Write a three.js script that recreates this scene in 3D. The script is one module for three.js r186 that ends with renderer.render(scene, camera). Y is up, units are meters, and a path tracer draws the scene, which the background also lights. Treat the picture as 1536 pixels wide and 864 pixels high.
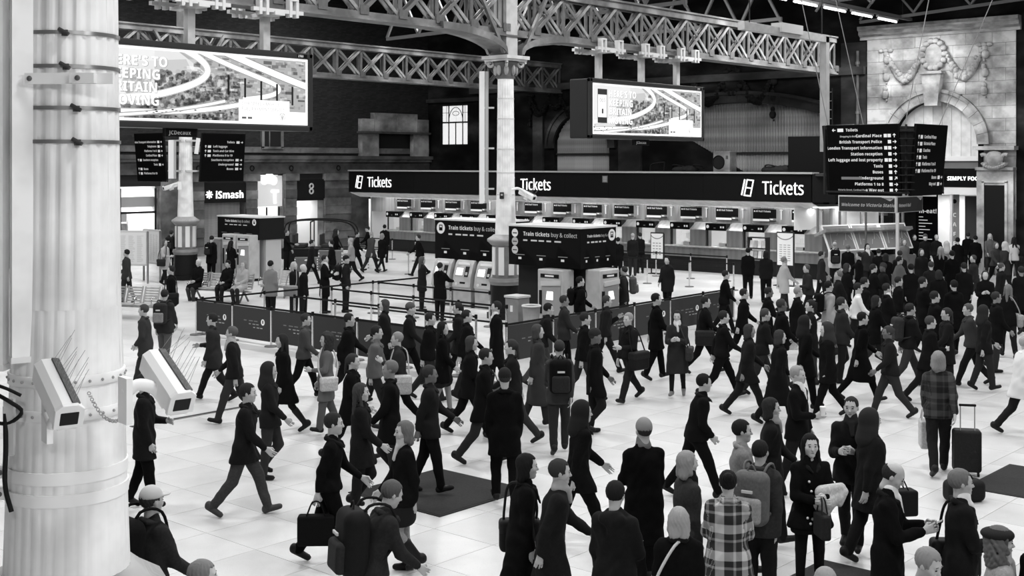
import * as THREE from 'three';
import { mergeGeometries, toCreasedNormals } from 'three/addons/utils/BufferGeometryUtils.js';
import { RoundedBoxGeometry } from 'three/addons/geometries/RoundedBoxGeometry.js';
import { TextGeometry } from 'three/addons/geometries/TextGeometry.js';
import { FontLoader } from 'three/addons/loaders/FontLoader.js';
import { RectAreaLightUniformsLib } from 'three/addons/lights/RectAreaLightUniformsLib.js';

// ---------------------------------------------------------------- camera, light, exposure
// The hall's own axes: x runs along the ticket counter, -z runs from the gallery towards the ticket counter.
const scene = new THREE.Scene();
scene.background = new THREE.Color(0x000000);
const EYE = 4.6, FOCAL = 1850, HORIZON = 245;                 // gallery height in metres; lens in pixels of the 1536 x 864 frame
const camera = new THREE.PerspectiveCamera(2 * Math.atan(432 / FOCAL) * 180 / Math.PI, 1536 / 864, 0.1, 200);
camera.position.set(0, EYE, 0);
camera.lookAt(-0.661, EYE, -0.75);
camera.setViewOffset(1536, 864, 0, 432 - HORIZON, 1536, 864);   // shifted lens: uprights stay upright
const renderer = new THREE.WebGLRenderer({ antialias: true });
renderer.toneMapping = THREE.LinearToneMapping;
renderer.toneMappingExposure = 1.0;
renderer.shadowMap.enabled = true;
RectAreaLightUniformsLib.init();
const ROOF_LIGHT = 70;                                          // luminance of the roof luminaires
const FLOOD_LIGHT = 118;
const CANOPY_LIGHT = 22, SHOP_LIGHT = 16, POSTER_GLOW = 1.0;

// ---------------------------------------------------------------- helpers
let seed = 7;
const rnd = () => { seed = (seed * 1664525 + 1013904223) >>> 0; return seed / 4294967296; };
const rr = (a, b) => a + (b - a) * rnd();
const used = new Map();
function numbered(name) { const n = used.get(name) ?? 0; used.set(name, n + 1); return n ? name + '_' + String(n).padStart(3, '0') : name; }
// a point of the hall seen from the gallery at a depth, and a point of its floor
const viewPoint = (u, v, Z) => { const X = (u - 768) / FOCAL * Z; return new THREE.Vector3(0.75 * X - 0.661 * Z, EYE - (v - HORIZON) / FOCAL * Z, -(0.661 * X + 0.75 * Z)); };
const onFloor = (u, v) => viewPoint(u, v, EYE * FOCAL / (v - HORIZON)).setY(0);

function tag(o, label, category, group, kind) {
  if (label) o.userData.label = label;
  if (category) o.userData.category = category;
  if (group) o.userData.group = group;
  if (kind) o.userData.kind = kind;
  return o;
}
function thing(name, label, category, x, y, z, turn = 0, group) {
  const o = new THREE.Group(); o.name = numbered(name); scene.add(o);
  o.position.set(x, y, z); o.rotation.y = turn;
  return tag(o, label, category, group);
}
function metricUv(g) {                                          // uv in metres, by the face's main direction
  const p = g.attributes.position, n = g.attributes.normal, uv = new Float32Array(p.count * 2);
  for (let i = 0; i < p.count; i++) {
    const ax = Math.abs(n.getX(i)), ay = Math.abs(n.getY(i)), az = Math.abs(n.getZ(i));
    if (ay >= ax && ay >= az) { uv[2 * i] = p.getX(i); uv[2 * i + 1] = p.getZ(i); }
    else if (ax >= az) { uv[2 * i] = p.getZ(i); uv[2 * i + 1] = p.getY(i); }
    else { uv[2 * i] = p.getX(i); uv[2 * i + 1] = p.getY(i); }
  }
  g.setAttribute('uv', new THREE.BufferAttribute(uv, 2));
  return g;
}
const UP = new THREE.Vector3(0, 1, 0), V3 = (x, y, z) => new THREE.Vector3(x, y, z);
class Shape3 {                                                  // collects pieces of ONE part
  constructor() { this.list = []; }
  add(g, m) {
    if (g.index) g = g.toNonIndexed(); else g = g.clone();
    for (const k of Object.keys(g.attributes)) if (!['position', 'normal', 'uv'].includes(k)) g.deleteAttribute(k);
    if (m) g.applyMatrix4(m);
    this.list.push(g); return this;
  }
  box(w, h, d, x = 0, y = 0, z = 0, ry = 0, rx = 0, rz = 0) {   // centred at x, z; standing on y
    const m = new THREE.Matrix4().makeRotationFromEuler(new THREE.Euler(rx, ry, rz)).setPosition(x, y + h / 2, z);
    return this.add(new THREE.BoxGeometry(w, h, d), m);
  }
  span(x0, x1, y0, y1, z0, z1) { return this.add(new THREE.BoxGeometry(Math.abs(x1 - x0), Math.abs(y1 - y0), Math.abs(z1 - z0)), new THREE.Matrix4().makeTranslation((x0 + x1) / 2, (y0 + y1) / 2, (z0 + z1) / 2)); }
  round(w, h, d, r, x = 0, y = 0, z = 0, ry = 0, rx = 0, rz = 0, seg = 2) {
    const m = new THREE.Matrix4().makeRotationFromEuler(new THREE.Euler(rx, ry, rz)).setPosition(x, y + h / 2, z);
    return this.add(new RoundedBoxGeometry(w, h, d, seg, r), m);
  }
  cyl(r0, r1, h, x = 0, y = 0, z = 0, seg = 16) { return this.add(new THREE.CylinderGeometry(r1, r0, h, seg), new THREE.Matrix4().makeTranslation(x, y + h / 2, z)); }
  rod(p, q, r = 0.01, seg = 6, r2 = r) {
    const d = q.clone().sub(p), L = d.length();
    const m = new THREE.Matrix4().makeRotationFromQuaternion(new THREE.Quaternion().setFromUnitVectors(UP, d.normalize())).setPosition(p.clone().add(q).multiplyScalar(0.5));
    return this.add(new THREE.CylinderGeometry(r2, r, L, seg), m);
  }
  bar(p, q, w, d, up = V3(0, 1, 0)) {                            // rectangular bar from p to q; w across, d along the other side
    const z = q.clone().sub(p), L = z.length(); z.normalize();
    const x = up.clone().cross(z).normalize(), y = z.clone().cross(x);
    const m = new THREE.Matrix4().makeBasis(x, y, z).setPosition(p.clone().add(q).multiplyScalar(0.5));
    return this.add(new THREE.BoxGeometry(w, d, L), m);
  }
  ball(rx, ry, rz, x, y, z, seg = 12) { return this.add(new THREE.SphereGeometry(1, seg, Math.max(6, seg * 0.6 | 0)), new THREE.Matrix4().makeScale(rx, ry, rz).setPosition(x, y, z)); }
  lathe(pts, seg = 24, x = 0, y = 0, z = 0) { return this.add(new THREE.LatheGeometry(pts.map(([r, h]) => new THREE.Vector2(r, h)), seg), new THREE.Matrix4().makeTranslation(x, y, z)); }
  tube(pts, r, seg = 24, rs = 6) { return this.add(new THREE.TubeGeometry(new THREE.CatmullRomCurve3(pts), seg, r, rs)); }
  extrude(pts, depth, m, bevel = 0) {                            // outline [[x,y]..] pulled along z
    const s = new THREE.Shape(pts.map(([x, y]) => new THREE.Vector2(x, y)));
    return this.add(new THREE.ExtrudeGeometry(s, { depth, bevelEnabled: bevel > 0, bevelSize: bevel, bevelThickness: bevel, bevelSegments: 1, steps: 1, curveSegments: 12 }), m);
  }
  geo(uv = true) { let g = this.list.length === 1 ? this.list[0] : mergeGeometries(this.list.map((q) => { if (!q.attributes.uv) q.setAttribute('uv', new THREE.BufferAttribute(new Float32Array(q.attributes.position.count * 2), 2)); return q; })); return uv ? metricUv(g) : g; }
  mesh(name, mat, parent, uv = true) { return part(name, this.geo(uv), mat, parent); }
}
const S = () => new Shape3();
function part(name, geo, mat, parent = scene) {
  const o = new THREE.Mesh(geo, mat); o.name = parent === scene ? numbered(name) : name;
  o.castShadow = o.receiveShadow = true; parent.add(o); return o;
}
const structure = (name, shape, mat, label) => tag(shape.mesh(name, mat, scene), label, null, null, 'structure');

// ---------------------------------------------------------------- procedural surfaces (all grey: the picture is black and white)
function noiseTexture(size, cells, octaves, lo, hi, metres, stretch = 1, power = 1, speck = 0) {
  const data = new Uint8Array(size * size * 4), grids = [];
  let a = 1, sum = 0;
  for (let o = 0; o < octaves; o++) {
    const nx = cells << o, ny = Math.max(1, Math.round(nx / stretch)), g = new Float32Array(nx * ny);
    for (let i = 0; i < g.length; i++) g[i] = rnd();
    grids.push([nx, ny, g, a]); sum += a; a *= 0.55;
  }
  for (let y = 0; y < size; y++) for (let x = 0; x < size; x++) {
    let v = 0;
    for (const [nx, ny, g, amp] of grids) {
      const fx = x / size * nx, fy = y / size * ny, ix = fx | 0, iy = fy | 0;
      let tx = fx - ix, ty = fy - iy; tx = tx * tx * (3 - 2 * tx); ty = ty * ty * (3 - 2 * ty);
      const x1 = (ix + 1) % nx, y1 = (iy + 1) % ny;
      v += amp * ((g[iy * nx + ix] * (1 - tx) + g[iy * nx + x1] * tx) * (1 - ty) + (g[y1 * nx + ix] * (1 - tx) + g[y1 * nx + x1] * tx) * ty);
    }
    v = Math.min(1, Math.max(0, (v / sum - 0.5) * 1.9 + 0.5)) ** power;
    v = lo + (hi - lo) * v - (speck && rnd() < 0.03 ? speck : 0) + (speck ? rr(-speck, speck) * 0.25 : 0);
    const c = Math.max(0, Math.min(255, v * 255)) | 0, i = (y * size + x) * 4;
    data[i] = data[i + 1] = data[i + 2] = c; data[i + 3] = 255;
  }
  const t = new THREE.DataTexture(data, size, size); t.colorSpace = THREE.SRGBColorSpace;
  t.wrapS = t.wrapT = THREE.RepeatWrapping; t.magFilter = THREE.LinearFilter; t.repeat.set(1 / metres, 1 / metres); t.needsUpdate = true;
  return t;
}
const TX = {
  floor: noiseTexture(512, 3, 6, 0.86, 1, 4.3, 1, 1, 0.05),
  paint: noiseTexture(256, 4, 4, 0.9, 1, 0.9),
  cloth: noiseTexture(256, 24, 3, 0.86, 1, 0.4, 1, 1, 0.05),
  stone: noiseTexture(512, 4, 6, 0.55, 1, 3.1, 0.8),
  soot: noiseTexture(512, 3, 6, 0.18, 1, 6.5, 0.5, 1.3),
  iron: noiseTexture(256, 4, 5, 0.6, 1, 2.2),
  metal: noiseTexture(256, 2, 5, 0.75, 1, 0.8, 6),
};
const mats = new Map();
function grey(value, rough = 0.7, tx, extra) {                   // value: linear reflectance
  const key = [value, rough, tx, extra ? JSON.stringify(extra) : ''].join();
  if (!mats.has(key)) {
    const m = value < 0.06 && !extra?.metalness ? new THREE.MeshPhysicalMaterial({ roughness: rough, specularIntensity: value < 0.007 ? 0.12 : 0.3, ...extra }) : new THREE.MeshStandardMaterial({ roughness: rough, ...extra }); m.color.setRGB(value, value, value);
    if (tx) m.map = TX[tx];
    mats.set(key, m);
  }
  return mats.get(key);
}
const glow = (value, level) => { const m = grey(value, 0.6, null, { emissiveIntensity: level }).clone(); m.emissive.setRGB(1, 1, 1); m.emissiveIntensity = level; return m; };
const WHITE_PAINT = grey(0.86, 0.45, 'paint'), BLACK_PANEL = grey(0.005, 0.6), STEEL = grey(0.5, 0.32, 'metal', { metalness: 0.85 }), CHROME = grey(0.75, 0.18, null, { metalness: 0.9 });
const DARK_METAL = grey(0.02, 0.45), BLACK = grey(0.008, 0.6), GLASS = new THREE.MeshPhysicalMaterial({ color: 0xffffff, roughness: 0.02, transmission: 1, thickness: 0, ior: 1.45 });

function print(w, h, px, draw) {                                 // flat print: a canvas of w x h metres
  const c = document.createElement('canvas'); c.width = Math.round(w * px); c.height = Math.round(h * px);
  const k = c.getContext('2d'); draw(k, c.width, c.height);
  const t = new THREE.CanvasTexture(c); t.colorSpace = THREE.SRGBColorSpace; return t;
}
const printMat = (t, rough = 0.5, glowLevel = 0) => { const m = new THREE.MeshPhysicalMaterial({ map: t, roughness: rough, specularIntensity: 0.15 }); if (glowLevel) { m.emissive.setRGB(1, 1, 1); m.emissiveMap = t; m.emissiveIntensity = glowLevel; m.color.setRGB(0.3, 0.3, 0.3); } return m; };
function sheet(name, w, h, mat, parent, x, y, z, ry = 0, rx = 0, depth = 0.006) {   // a thin printed board, face to local +z, standing on y
  const g = new THREE.BoxGeometry(w, h, depth);
  const uv = g.attributes.uv; for (let i = 0; i < uv.count; i++) if (i < 16 || i >= 20) uv.setXY(i, 0.002, 0.002);
  const o = part(name, g, mat, parent); o.position.set(x, y + h / 2, z); o.rotation.set(rx, ry, 0, 'YXZ'); return o;
}
const font = await new FontLoader().loadAsync('fonts/droid/droid_sans_bold.typeface.json');
const fontThin = await new FontLoader().loadAsync('fonts/droid/droid_sans_regular.typeface.json');
function lettering(text, size, mat, parent, x, y, z, ry = 0, f = font, depth = 0.02, name = 'lettering') {
  const g = new TextGeometry(text, { font: f, size, depth, curveSegments: 3, bevelEnabled: false });
  const o = part(name, g, mat, parent); o.position.set(x, y, z); o.rotation.y = ry; return o;
}
function areaLight(w, h, level, x, y, z, tx, ty, tz, parent = scene) {
  const l = new THREE.RectAreaLight(0xffffff, level, w, h); l.position.set(x, y, z); parent.add(l); l.castShadow = true;
  parent.updateMatrixWorld(true); l.lookAt(V3(tx, ty, tz).applyMatrix4(parent.matrixWorld)); return l;
}
// ---------------------------------------------------------------- the hall: floor, walls, roof
const HX0 = -52, HX1 = 10, HZ0 = -51.5, HZ1 = 9;                 // inner faces of the hall
const floorBed = structure('floor', S().span(HX0 - 6, HX1 + 0.4, -0.4, -0.02, HZ0 - 8, HZ1 + 0.4), grey(0.3, 0.8), 'pale stone tiled concourse floor of the station');
{
  const g = metricUv(new THREE.BoxGeometry(0.994, 0.02, 0.994));
  const tones = [0.67, 0.685, 0.66, 0.695].map((v) => grey(v, 0.36, 'floor'));
  const near = [], far = S();
  const seenTile = (x, z) => { const X = 0.75 * x - 0.661 * z, Z = -0.661 * x - 0.75 * z; if (Z < 1) return null; const u = 768 + X / Z * FOCAL, v = HORIZON + EYE * FOCAL / Z; return { u, v, Z }; };
  for (let x = HX0 - 5.5; x < HX1; x++) for (let z = HZ0 - 7; z < HZ1; z++) {
    const p = seenTile(x, z), inside = p && p.u > -40 && p.u < 1576 && p.v < 930;
    if (inside && p.v > 545) near.push([x, z, p.Z]); else far.box(0.994, 0.02, 0.994, x, -0.02, z);
  }
  near.sort((a, b) => a[2] - b[2]);
  near.forEach(([x, z], i) => {
    if (i >= 300) { far.box(0.994, 0.02, 0.994, x, -0.02, z); return; }
    const o = part('tile', g, tones[(rnd() * 4) | 0], floorBed); o.position.set(x, -0.01, z); if (rnd() < 0.5) o.rotation.y = Math.PI / 2;
  });
  tag(far.mesh('distant_tiles', tones[0], floorBed), null, null, null, 'stuff');
}
for (const [x, z] of [[-12.2, -12.3], [-5.85, -18.25], [-5.85, -12.2]]) {
  const m = thing('floor_mat', ['charcoal square floor mat in the open middle of the concourse', 'charcoal square floor mat at the right edge of the picture', 'charcoal square floor mat beside the balding man in the overcoat'][[-12.2, -5.85, -5.85].indexOf(x) === 0 ? 0 : z < -15 ? 1 : 2], 'mat', x, 0, z);
  S().round(1.72, 0.016, 1.72, 0.006, 0, 0, 0).mesh('pile', grey(0.035, 0.95, 'cloth'), m);
  const e = S(); for (const k of [-1, 1]) { e.box(1.8, 0.012, 0.04, 0, 0, k * 0.88); e.box(0.04, 0.012, 1.72, k * 0.88, 0, 0); } e.mesh('edging', grey(0.02, 0.7), m);
}
{
  const d = thing('slot_drain', 'narrow dark slot drain in the floor left of the crowd', 'drain', -19.2, 0, -12.9);
  S().box(0.09, 0.008, 2.3, 0, 0, 0).mesh('grate', grey(0.03, 0.6), d);
  const r = S(); for (const k of [-1, 1]) r.box(0.02, 0.01, 2.3, k * 0.055, 0, 0); r.mesh('frame', STEEL, d);
}
// roof: dark boarding over slender rafters
const ROOF_Y = 14.4;
const roof = structure('ceiling', S().span(HX0 - 0.4, HX1 + 0.4, ROOF_Y, ROOF_Y + 0.3, HZ0 - 0.4, HZ1 + 0.4), grey(0.02, 0.9, 'iron'), 'dark boarded underside of the station roof');
for (let i = 0; i < 14; i++) S().box(HX1 - HX0, 0.22, 0.12, (HX0 + HX1) / 2, ROOF_Y - 0.22, HZ1 - 2 - i * 4.2).mesh('purlin', grey(0.03, 0.8, 'iron'), roof);
// walls out of the picture, behind and beside the gallery
structure('wall_near', S().span(HX0 - 0.4, HX1 + 0.4, 0, ROOF_Y, HZ1, HZ1 + 0.4), grey(0.25, 0.9, 'stone'), 'stone wall behind the gallery');
structure('wall_right', S().span(HX1, HX1 + 0.4, 0, ROOF_Y, HZ0 - 0.4, HZ1 + 0.4), grey(0.25, 0.9, 'stone'), 'stone wall at the right end of the concourse');

// ---- back wall (z = -51.5): three arches in sooty stone; the right one belongs to the cleaned facade
const SOOT = grey(0.04, 0.9, 'soot'), SOOT2 = grey(0.09, 0.9, 'soot'), CLEAN = [0.68, 0.74, 0.62].map((v) => grey(v, 0.85, 'stone')), CLEAN_PLAIN = grey(0.66, 0.85, 'stone');
const ARCH = [{ x: -40.5, r: 1.85, spring: 5.4 }, { x: -21.3, r: 1.85, spring: 5.4 }];
const backWall = new THREE.Group(); backWall.name = 'wall_back'; scene.add(backWall); tag(backWall, 'sooty stone back wall with arches above the ticket office', null, null, 'structure');
{
  const outline = [[HX0 - 0.4, 0], [-16.6, 0], [-16.6, ROOF_Y], [HX0 - 0.4, ROOF_Y]];
  const s = new THREE.Shape(outline.map(([x, y]) => new THREE.Vector2(x, y)));
  for (const a of ARCH) {
    const h = new THREE.Path(); h.moveTo(a.x - a.r, 0.05); h.lineTo(a.x - a.r, a.spring); h.absarc(a.x, a.spring, a.r, Math.PI, 0, true); h.lineTo(a.x + a.r, 0.05); h.closePath(); s.holes.push(h);
  }
  const big = new THREE.Path(), R = 17.5, cy = 7.5 - R, half = 4.7, ang = Math.asin(half / R);   // wide segmental arch
  big.moveTo(-31.2 - half, 2); big.absarc(-31.2, cy, R, Math.PI / 2 + ang, Math.PI / 2 - ang, true); big.lineTo(-31.2 + half, 2); big.closePath(); s.holes.push(big);
  const win = new THREE.Path([[-51.0, 5.65], [-48.8, 5.65], [-48.8, 8.0], [-51.0, 8.0]].map(([x, y]) => new THREE.Vector2(x, y))); s.holes.push(win);
  const g = S().add(new THREE.ExtrudeGeometry(s, { depth: 0.5, bevelEnabled: false, curveSegments: 20 }), new THREE.Matrix4().makeTranslation(0, 0, HZ0 - 0.5));
  g.mesh('masonry', SOOT, backWall);
  // mouldings of the two sooty arches
  for (const [cx, cyy, rad, w, a0, a1, n, mt] of [[-40.5, 5.4, 1.85, 0.5, 0, Math.PI, 15, SOOT2], [-31.2, cy, R, 0.55, Math.PI / 2 - ang, Math.PI / 2 + ang, 17, SOOT2], [-21.3, 5.4, 1.85, 0.52, 0, Math.PI, 15, null]]) {
    for (let i = 0; i < n; i++) {
      const b0 = a0 + (a1 - a0) * i / n, b1 = a0 + (a1 - a0) * (i + 1) / n - 0.012 / rad, pts = [];
      for (let k = 0; k <= 3; k++) { const b = b0 + (b1 - b0) * k / 3; pts.push([cx + Math.cos(b) * rad, cyy + Math.sin(b) * rad]); }
      for (let k = 3; k >= 0; k--) { const b = b0 + (b1 - b0) * k / 3; pts.push([cx + Math.cos(b) * (rad + w), cyy + Math.sin(b) * (rad + w)]); }
      const o = S().extrude(pts, 0.16, new THREE.Matrix4().makeTranslation(0, 0, HZ0)).mesh('voussoir', mt ?? CLEAN[i % 3], backWall);
      const rim = []; for (let k = 0; k <= 3; k++) { const b = b0 + (b1 - b0) * k / 3; rim.push([cx + Math.cos(b) * (rad + w * 0.72), cyy + Math.sin(b) * (rad + w * 0.72)]); }
      for (let k = 3; k >= 0; k--) { const b = b0 + (b1 - b0) * k / 3; rim.push([cx + Math.cos(b) * (rad + w), cyy + Math.sin(b) * (rad + w)]); }
      S().extrude(rim, 0.24, new THREE.Matrix4().makeTranslation(0, 0, HZ0)).mesh('moulding', mt ?? CLEAN[(i + 1) % 3], o);
    }
  }
  for (const x of [-37.6, -36.9, -43.4]) S().box(0.7, 7.3, 0.16, x, 0, HZ0 + 0.08).mesh('pier', SOOT2, backWall);
  S().box(24, 0.35, 0.3, -36.4, 8.55, HZ0 + 0.15).mesh('string_course', SOOT2, backWall);
  S().box(4.2, 0.22, 0.2, -49.9, 8.15, HZ0 + 0.1).mesh('window_head', SOOT2, backWall);
}
// corrugated sheets closing the two sooty arches
function corrugated(name, label, x0, x1, y0, y1, z) {
  const w = thing(name, label, 'cladding', (x0 + x1) / 2, y0, z), pitch = 0.14;
  const sheets = Math.max(1, Math.round((x1 - x0) / 1.1)), sw = (x1 - x0) / sheets;
  for (let k = 0; k < sheets; k++) {
    const pts = [], n = Math.round(sw / pitch), xs = -(x1 - x0) / 2 + k * sw;
    for (let i = 0; i <= n * 2; i++) pts.push([xs + i * sw / (2 * n), (i % 2 ? 0.075 : 0) + (k % 2) * 0.004]);
    const low = pts.slice().reverse().map(([x, y]) => [x, y - 0.006]);
    S().extrude([...pts, ...low], y1 - y0, new THREE.Matrix4().makeRotationX(-Math.PI / 2)).mesh('corrugated_sheet', grey([0.58, 0.64, 0.54][k % 3], 0.55, 'stone'), w);
  }
  S().box(x1 - x0, 0.09, 0.06, 0, 0.95, 0.09).mesh('rail', DARK_METAL, w);
  return w;
}
corrugated('corrugated_infill', 'grey corrugated metal sheeting filling the wide arch above the ticket canopy', -35.85, -26.5, 4.1, 7.6, HZ0 - 0.22);
corrugated('corrugated_infill', 'grey corrugated metal sheeting in the narrow arch left of the lit poster', -42.3, -38.7, 4.1, 7.3, HZ0 - 0.22);
structure('wall_rear', S().span(HX0 - 6, -17, 0, ROOF_Y, HZ0 - 8.3, HZ0 - 8), grey(0.12, 0.9), 'plain wall far behind the arches');
// tall leaded window at the corner
{
  const w = thing('window_1', 'lit window with arched leaded tracery high in the dark wall', null, -49.9, 5.65, HZ0 - 0.2); tag(w, null, null, null, 'structure');
  const pane = glow(0.85, 0.62);
  for (const [px, pw] of [[-0.83, 0.5], [-0.28, 0.53], [0.28, 0.53], [0.83, 0.5]]) { S().box(pw, 1.25, 0.02, px, 0.04, 0).mesh('pane', pane, w); S().box(pw, 0.92, 0.02, px, 1.38, 0).mesh('pane', pane, w); }
  const f = S(); for (const x of [-1.1, -0.56, 0, 0.56, 1.1]) f.box(0.05, x === 0 ? 1.35 : 2.35, 0.06, x, 0, 0.02);
  for (const y of [0, 1.3, 2.3]) f.box(2.2, 0.06, 0.06, 0, y, 0.02); f.mesh('window_frame', DARK_METAL, w);
  const tr = S(), arc = []; for (let i = 0; i <= 14; i++) { const a = Math.PI * i / 14; arc.push(V3(Math.cos(a) * 0.56, 1.36 + Math.sin(a) * 0.85, 0.03)); } tr.tube(arc, 0.02, 24);
  const oval = []; for (let i = 0; i <= 16; i++) { const a = 2 * Math.PI * i / 16; oval.push(V3(Math.cos(a) * 0.26, 1.86 + Math.sin(a) * 0.12, 0.03)); } tr.tube(oval, 0.015, 24);
  for (const s of [-1, 1]) { tr.rod(V3(s * 0.75, 1.36, 0.03), V3(s * 0.75, 2.3, 0.03), 0.012); tr.rod(V3(s * 0.56, 1.9, 0.03), V3(s * 1.1, 1.9, 0.03), 0.012); } tr.mesh('tracery', DARK_METAL, w);
}
// ---- cleaned stone facade round the right arch
const facade = new THREE.Group(); facade.name = 'wall_facade'; scene.add(facade); tag(facade, 'cleaned pale stone facade with garlands above the food shop arch', null, null, 'structure');
{
  const x0 = -24.35, x1 = -17.88, h = 0.52, z = HZ0 + 0.03;
  for (let c = 0; c < 15; c++) {
    const y = 2.3 + c * h, off = c % 2 ? 0.55 : 0;
    for (let x = x0 - off; x < x1; x += 1.1) {
      const a = Math.max(x, x0), b = Math.min(x + 1.1, x1); if (b - a < 0.1) continue;
      const cx = (a + b) / 2, inArch = (q) => Math.hypot(q + 21.3, Math.max(0, y + h / 2 - 5.4)) < 2.12;
      let aa = a, bb = b;
      if (y + h / 2 < 5.4) { if (aa < -19.2 && bb > -23.4) { if (aa < -23.4) bb = -23.4; else if (bb > -19.2) aa = -19.2; else continue; } }
      else if (y + h / 2 < 7.6) { const w = Math.sqrt(Math.max(0, 2.2 * 2.2 - (y + h / 2 - 5.4) ** 2)); if (aa < -21.3 + w && bb > -21.3 - w) { if (aa < -21.3 - w) bb = -21.3 - w; else if (bb > -21.3 + w) aa = -21.3 + w; else continue; } }
      if (bb - aa < 0.08) continue;
      S().span(aa + 0.006, bb - 0.006, y + 0.006, y + h - 0.006, HZ0, z + 0.02 + rr(0, 0.006)).mesh('stone_block', CLEAN[(rnd() * 3) | 0], facade);
    }
  }
  S().extrude([[0, 0], [0.14, 0], [0.14, 0.12], [0.3, 0.22], [0.3, 0.36], [0.42, 0.44], [0.42, 0.58], [0, 0.58]], x1 - x0 + 0.5, new THREE.Matrix4().makeRotationY(-Math.PI / 2).setPosition(x1 + 0.2, 10.06, HZ0).multiply(new THREE.Matrix4().makeScale(1, 1, 1))).mesh('cornice', CLEAN_PLAIN, facade);
  // keystone
  S().extrude([[-0.28, 0], [0.28, 0], [0.42, 1.35], [-0.42, 1.35]], 0.42, new THREE.Matrix4().makeTranslation(-21.3, 7.05, HZ0)).mesh('keystone', CLEAN[1], facade);
  S().box(0.98, 0.12, 0.5, -21.3, 8.4, HZ0 + 0.25).mesh('keystone_cap', CLEAN[0], facade);
}
function garland(cx, cy, size, mat, owner) {                     // festoons of carved fruit either side of a cartouche, with hanging drops
  const z = HZ0 + 0.1;
  const car = S(); car.ball(0.42 * size, 0.55 * size, 0.16, cx, cy + 0.15 * size, z, 14); for (let i = 0; i < 14; i++) { const a = i / 14 * 6.283; car.ball(0.16 * size, 0.14 * size, 0.12, cx + Math.cos(a) * 0.5 * size, cy + 0.2 * size + Math.sin(a) * 0.6 * size, z + 0.05, 8); }
  car.mesh('carved_cartouche', mat, owner);
  for (const s of [-1, 1]) {
    const f = S(); for (let i = 0; i <= 18; i++) { const k = i / 18, x = cx + s * (0.55 + 1.55 * k) * size, y = cy + (0.25 - 1.05 * Math.sin(k * Math.PI)) * size; const r = (0.1 + 0.11 * Math.sin(k * Math.PI)) * size; f.ball(r, r, r * 0.9, x, y, z, 8); f.ball(r * 0.7, r * 0.7, r * 0.8, x + rr(-0.1, 0.1), y + rr(-0.13, 0.13), z + 0.07, 7); }
    f.mesh('carved_festoon', mat, owner);
    const d = S(); for (let i = 0; i < 9; i++) { const r = (0.11 + 0.07 * Math.sin(i * 2.1)) * size; d.ball(r, r * 1.2, r, cx + s * 2.2 * size + Math.sin(i * 1.7) * 0.04, cy + (0.35 - i * 0.26) * size, z, 8); }
    for (const k of [-1, 0, 1]) d.ball(0.13 * size, 0.1 * size, 0.1, cx + (s * 2.2 + k * 0.22) * size, cy + 0.5 * size, z + 0.02, 8);
    d.mesh('carved_drop', mat, owner);
  }
}
garland(-21.3, 9.05, 0.98, CLEAN_PLAIN, facade);
garland(-31.2, 8.35, 1.0, grey(0.05, 0.9, 'soot'), backWall);
garland(-42.2, 7.9, 0.8, grey(0.05, 0.9, 'soot'), backWall);
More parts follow.
